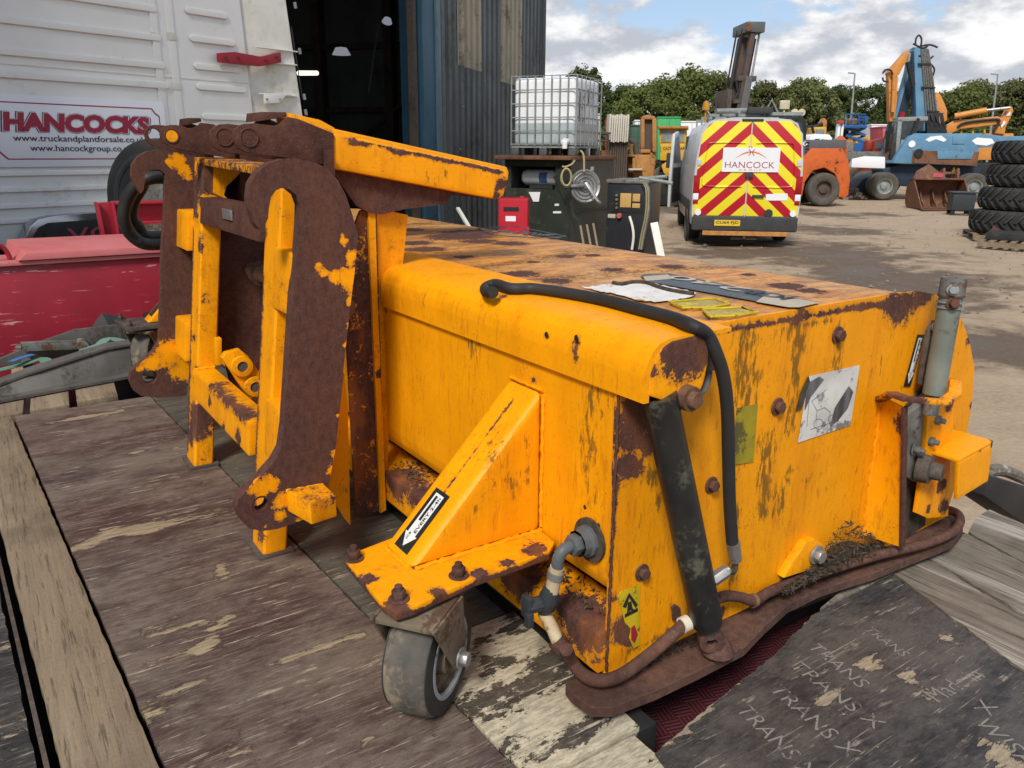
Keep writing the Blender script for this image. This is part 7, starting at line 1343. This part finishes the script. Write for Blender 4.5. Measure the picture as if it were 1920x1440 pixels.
# yellow machines
def digger(u0, v0, u1, v1, d, m, label, name='digger', armpts=None):
    f = Far(name, label, 'digger', (u0 + u1) / 2, d, 8); h = v1 - v0; c = f.pan('cab', [(u0, v1), (u0 + (u1 - u0) * .1, v0 + 2), (u0 + (u1 - u0) * .2, v0), (u1, v0), (u1, v1)], m, 0, 1.6, .05); f.rect('window', u0 + (u1 - u0) * .22, v0 + h * .12, u1 - (u1 - u0) * .12, v0 + h * .55, 'glass_pale', -.03, .05, 0, c)
    f.down('engine_deck', u0 - 4, v1 - 1, u1 + 8, m, -.1, 1.8, .06); f.wheel(u0 + 1, .55, -.2); f.wheel(u1 + 5, .55, -.2)
    if armpts: f.pan('arm', armpts, m, .2, .35, .03)
    return f
digger(1524, 238, 1549, 275, 36, 'plant_yellow', 'yellow digger cab behind the forklift exhaust'); digger(1603, 254, 1630, 300, 40, 'plant_yellow', 'yellow loader under the blue work platform', 'loader')
digger(1636, 262, 1660, 292, 36, 'red_far', 'orange red loader with a lifted arm beside the blue excavator', 'loader', [(1626, 282), (1628, 266), (1662, 256), (1664, 266), (1640, 278)]); digger(1575, 262, 1600, 300, 38, 'plant_orange', 'rusty yellow digger behind the white crane mast')
f = Far('parked_digger', 'folded orange digger arm standing above the forklift hood', 'digger', 1545, 42, 0); f.pan('arm', [(1538, 250), (1540, 230), (1546, 221), (1551, 226), (1550, 250)], 'plant_orange', 0, .5); f.down('base', 1534, 250, 1556, 'plant_orange', 0, 1.5); lobj('ram', MB().cyl(f.F.hit(1522, 240, y=0), f.F.hit(1542, 232, y=0), .09), 'black_steel', f.t)
# blue scissor platform
f = Far('work_platform', 'blue scissor lift work platform with guard rails standing among the machines', 'platform', 1605, 38, 4)
for u in (1586, 1598, 1611, 1623): f.rect('rail_post', u - .8, 213, u + .8, 236, 'bright_blue' if u > 1590 else 'blue_old', 0, .05, 0)
for v in (213, 224): f.rect('guard_rail', 1585, v, 1624, v + 1.8, 'bright_blue', -.02, .05, 0)
f.rect('deck', 1583, 234, 1626, 240, 'bright_blue', -.1, 1.3, .02); f.rect('control_box', 1618, 218, 1628, 230, 'bright_blue', .2, .6, .02); f.rect('load', 1592, 222, 1608, 233, 'plant_orange', .3, .6, .05)
for i in range(2):
    for s_ in (0, 1): a, b = (1587, 240 + i * 14), (1622, 254 + i * 14); a, b = ((a[0], b[1]), (b[0], a[1])) if s_ else (a, b); lobj('scissor_arm', MB().beam(f.F.hit(*a, y=.2 + .1 * s_), f.F.hit(*b, y=.2 + .1 * s_), .1, .16, (0, 1, 0)), 'bright_blue', f.t)
f.down('base', 1584, 268, 1626, 'bright_blue', 0, 1.2)
for u in (1590, 1620): f.wheel(u, .35, -.05, .3)
# rubble heap and low wall of stored plant
hp = thing('rubble_heap', 'low grey heap of rubble between the forklift and the blue excavator', 'rubble', gp(1610, 372))
hb_ = MB()
for i in range(240):
    p = gp(1600 + rnd.gauss(0, 14), 371 + rnd.uniform(-4, 3)); p.z = GZ + abs(rnd.gauss(0, .16)); s_ = rnd.uniform(.05, .22); hb_.cbox(p, (s_, s_ * rnd.uniform(.5, 1), s_ * rnd.uniform(.3, .8)), rnd.uniform(0, 3))
obj('rubble', hb_, 'stone', hp, kind='stuff')
# lamp posts
for u, vt, vb, lean, lab in ((1598, 138, 240, 8, 'thin grey lamp post rising before the trees behind the forklift'), (1866, 140, 245, 14, 'thin grey lamp post rising before the trees above the orange excavator')):
    b = px(u - lean, 300, d=62); b.z = GZ; tpt = px(u + 5, vt, d=62); LPp = thing('lamp_post', lab, 'lamp post', b); obj('column', MB().tube([b, b.lerp(tpt, .5), tpt], [.10, .08, .05], 8), 'galv', LPp); obj('lantern', MB().beam(tpt, tpt - RT * .5 + V((0, 0, .05)), .12, .08), 'galv', LPp)
# ------------------------------------------------------------------ trees
def leafmat(name, a, b, c):
    k = NT(name); oi = k.n('ShaderNodeObjectInfo'); col = k.mix(k.ramp(k.noise(.8, 4, .6), .3, .7), a, b); col = k.mix(k.ramp(k.noise(6, 3), .45, .75, 0, .6), col, c)
    hs = k.n('ShaderNodeHueSaturation'); k.l(col, hs.inputs['Color']); k.l(k.ramp(oi.outputs['Random'], 0, 1, .8, 1.2, False), hs.inputs['Value']); k.l(k.ramp(oi.outputs['Random'], 0, 1, .488, .508, False), hs.inputs['Hue'])
    tr = k.n('ShaderNodeBsdfTranslucent'); k.l(hs.outputs[0], tr.inputs[0]); ms = k.n('ShaderNodeMixShader'); ms.inputs[0].default_value = .42; k.l(k.b.outputs[0], ms.inputs[1]); k.l(tr.outputs[0], ms.inputs[2]); k.l(ms.outputs[0], k.t.nodes['Material Output'].inputs[0])
    MATS[name] = k.done(hs.outputs[0], .65, 0, .25)
leafmat('leaf_mid', (.150, .180, .048), (.11, .138, .036), (.20, .215, .065)); leafmat('leaf_dark', (.098, .132, .042), (.068, .098, .032), (.14, .168, .056)); leafmat('leaf_pale', (.165, .178, .064), (.125, .142, .050), (.205, .21, .085))
mat('bark', (.075, .06, .046), (.05, .04, .032), rough=.95)
def tree_proto(seed, label, leaf, shape, n_clump, per, leafsz, group):
    r = random.Random(seed); root = thing('tree', label, 'tree', (0, 0, 0), 0, group); trunk = MB(); crown = MB(); W, H0, H1 = shape
    trunk.tube([V((0, 0, -.2)), V((.1, 0, 2.)), V((.0, .15, 4.6)), V((.15, .05, 7.6))], [.30, .22, .15, .05], 8)
    cl = []
    for i in range(n_clump):
        t = r.random(); z = H0 + (H1 - H0) * t; prof_ = math.sin(math.pi * min(1, max(.04, (t * .86 + .12)))) ** .6; a = r.uniform(0, 6.283); q = W * prof_ * (r.uniform(.25, 1) ** .5) * r.uniform(.75, 1.12)
        cl.append(V((math.cos(a) * q, math.sin(a) * q, z)))
        if i % 5 == 0: trunk.tube([V((0, 0, z * .55)), V((math.cos(a) * q * .5, math.sin(a) * q * .5, z * .82)), cl[-1]], [.09, .05, .02], 5)
    for c in cl:
        cr_ = r.uniform(.45, 1.05) * W * .30
        for j in range(per):
            d = V((r.gauss(0, 1), r.gauss(0, 1), r.gauss(0, .75))); d = d.normalized() * cr_ * (r.random() ** .4); p = c + d; s_ = leafsz * r.uniform(.6, 1.4)
            nrm = (d.normalized() + V((r.gauss(0, .6), r.gauss(0, .6), r.gauss(0, .6) + .35))).normalized(); A, B = basis(nrm); t = r.uniform(0, 6.28); A, B = A * math.cos(t) + B * math.sin(t), B * math.cos(t) - A * math.sin(t)
            crown.add([p - A * s_, p + B * s_ * .55, p + A * s_, p - B * s_ * .55], [(0, 1, 2, 3)])
    lobj('trunk', trunk, 'bark', root); lobj('crown', crown, leaf, root, smooth=0); return root
G = 'trees standing in a row behind the yard'
protos = [tree_proto(1, 'broad rounded green tree in the tree row behind the yard', 'leaf_mid', (4.2, 1.2, 9.6), 90, 150, .175, G), tree_proto(2, 'dark green dense tree in the tree row behind the yard', 'leaf_dark', (3.0, 1.0, 9.6), 80, 150, .165, G), tree_proto(3, 'pale olive feathery tree in the tree row behind the yard', 'leaf_pale', (3.3, 1.0, 9.7), 85, 150, .17, G), tree_proto(4, 'tall thin dark tree with ragged top in the tree row behind the yard', 'leaf_dark', (2.3, 1.2, 9.8), 60, 110, .15, G)]
TREES = [(1030, 152, 70, 1), (1075, 138, 72, 1), (1092, 122, 70, 3), (1125, 156, 74, 1), (1165, 160, 72, 1), (1195, 166, 66, 0), (1232, 150, 68, 0), (1282, 130, 70, 0), (1335, 136, 72, 2), (1368, 158, 78, 1), (1430, 152, 72, 2), (1478, 148, 72, 2), (1512, 146, 70, 2), (1548, 168, 82, 1), (1560, 160, 72, 1), (1590, 162, 76, 1), (1632, 158, 74, 1), (1662, 170, 72, 1), (1700, 175, 76, 2), (1745, 172, 74, 2), (1785, 165, 72, 0), (1812, 150, 74, 2), (1850, 155, 78, 2), (1895, 148, 72, 2), (1940, 146, 72, 0), (2010, 150, 74, 1), (2080, 145, 76, 0), (980, 150, 78, 0), (1400, 168, 84, 1), (1250, 180, 84, 1), (1150, 172, 84, 2), (1520, 178, 84, 1), (1650, 182, 84, 2), (1770, 185, 84, 1), (1870, 178, 86, 1)]
used = set()
for i, (u, vt, d, kp) in enumerate(TREES):
    b = px(u, 300, d=d); b.z = GZ; h = px(u, vt, d=d).z - GZ; s_ = h / 10.0; rz = (i * 2.4) % 6.28; sw = s_ * (1.0 if kp != 0 else 1.05)
    lab_ = ('broad rounded green tree', 'dark green dense tree', 'pale olive feathery tree', 'tall thin ragged tree')[kp] + (' half hidden' if d > 80 else '') + next(t for lim, t in ((1000, ' behind the shed corner'), (1060, ' rising beside the shed corner'), (1110, ' behind the caged water tank'), (1150, ' behind the propped steel sheets'), (1190, ' behind the cream panels'), (1215, ' behind the radiator frame'), (1260, ' behind the yellow bulldozer'), (1310, ' behind the white and green lorries'), (1380, ' beside the forklift mast'), (1445, ' behind the chevron van roof'), (1490, ' above the van roof lamps'), (1530, ' above the forklift cab'), (1575, ' behind the white crane lorry'), (1610, ' behind the blue work platform'), (1640, ' beside the blue work platform'), (1680, ' behind the orange stick'), (1730, ' behind the blue boom'), (1765, ' beside the blue boom'), (1800, ' above the orange boom foot'), (1835, ' above the orange boom'), (1880, ' behind the lamp post above the orange excavator'), (1920, ' behind the orange stick end'), (1970, ' above the tyre stack'), (9999, ' beyond the tyre stack')) if u < lim)
    protos[kp]['label'] = lab_ if kp not in used else protos[kp]['label']
    if kp in used: o = dup(protos[kp], None, b, rz, lab_, None, (sw, sw, s_))
    else: o = protos[kp]; o.location = b; o.rotation_euler = (0, 0, rz); o.scale = (sw, sw, s_); used.add(kp)
# undergrowth below the trees
hg = MB(); r5 = random.Random(5)
for i in range(9000):
    u = r5.uniform(960, 2050); d = r5.uniform(64, 70); p = px(u, 300, d=d); p.z = GZ + r5.random() ** 1.4 * (2.6 + 1.0 * math.sin(u * .035) + .7 * math.sin(u * .011)); s_ = r5.uniform(.12, .3); A, B = basis(V((r5.gauss(0, 1), r5.gauss(0, 1), r5.gauss(0, 1)))); hg.add([p - A * s_, p + B * s_ * .6, p + A * s_, p - B * s_ * .6], [(0, 1, 2, 3)])
tag(obj('undergrowth', hg, 'leaf_dark', None, local=True, smooth=0), 'dark green undergrowth along the foot of the trees', 'bushes', kind='stuff')
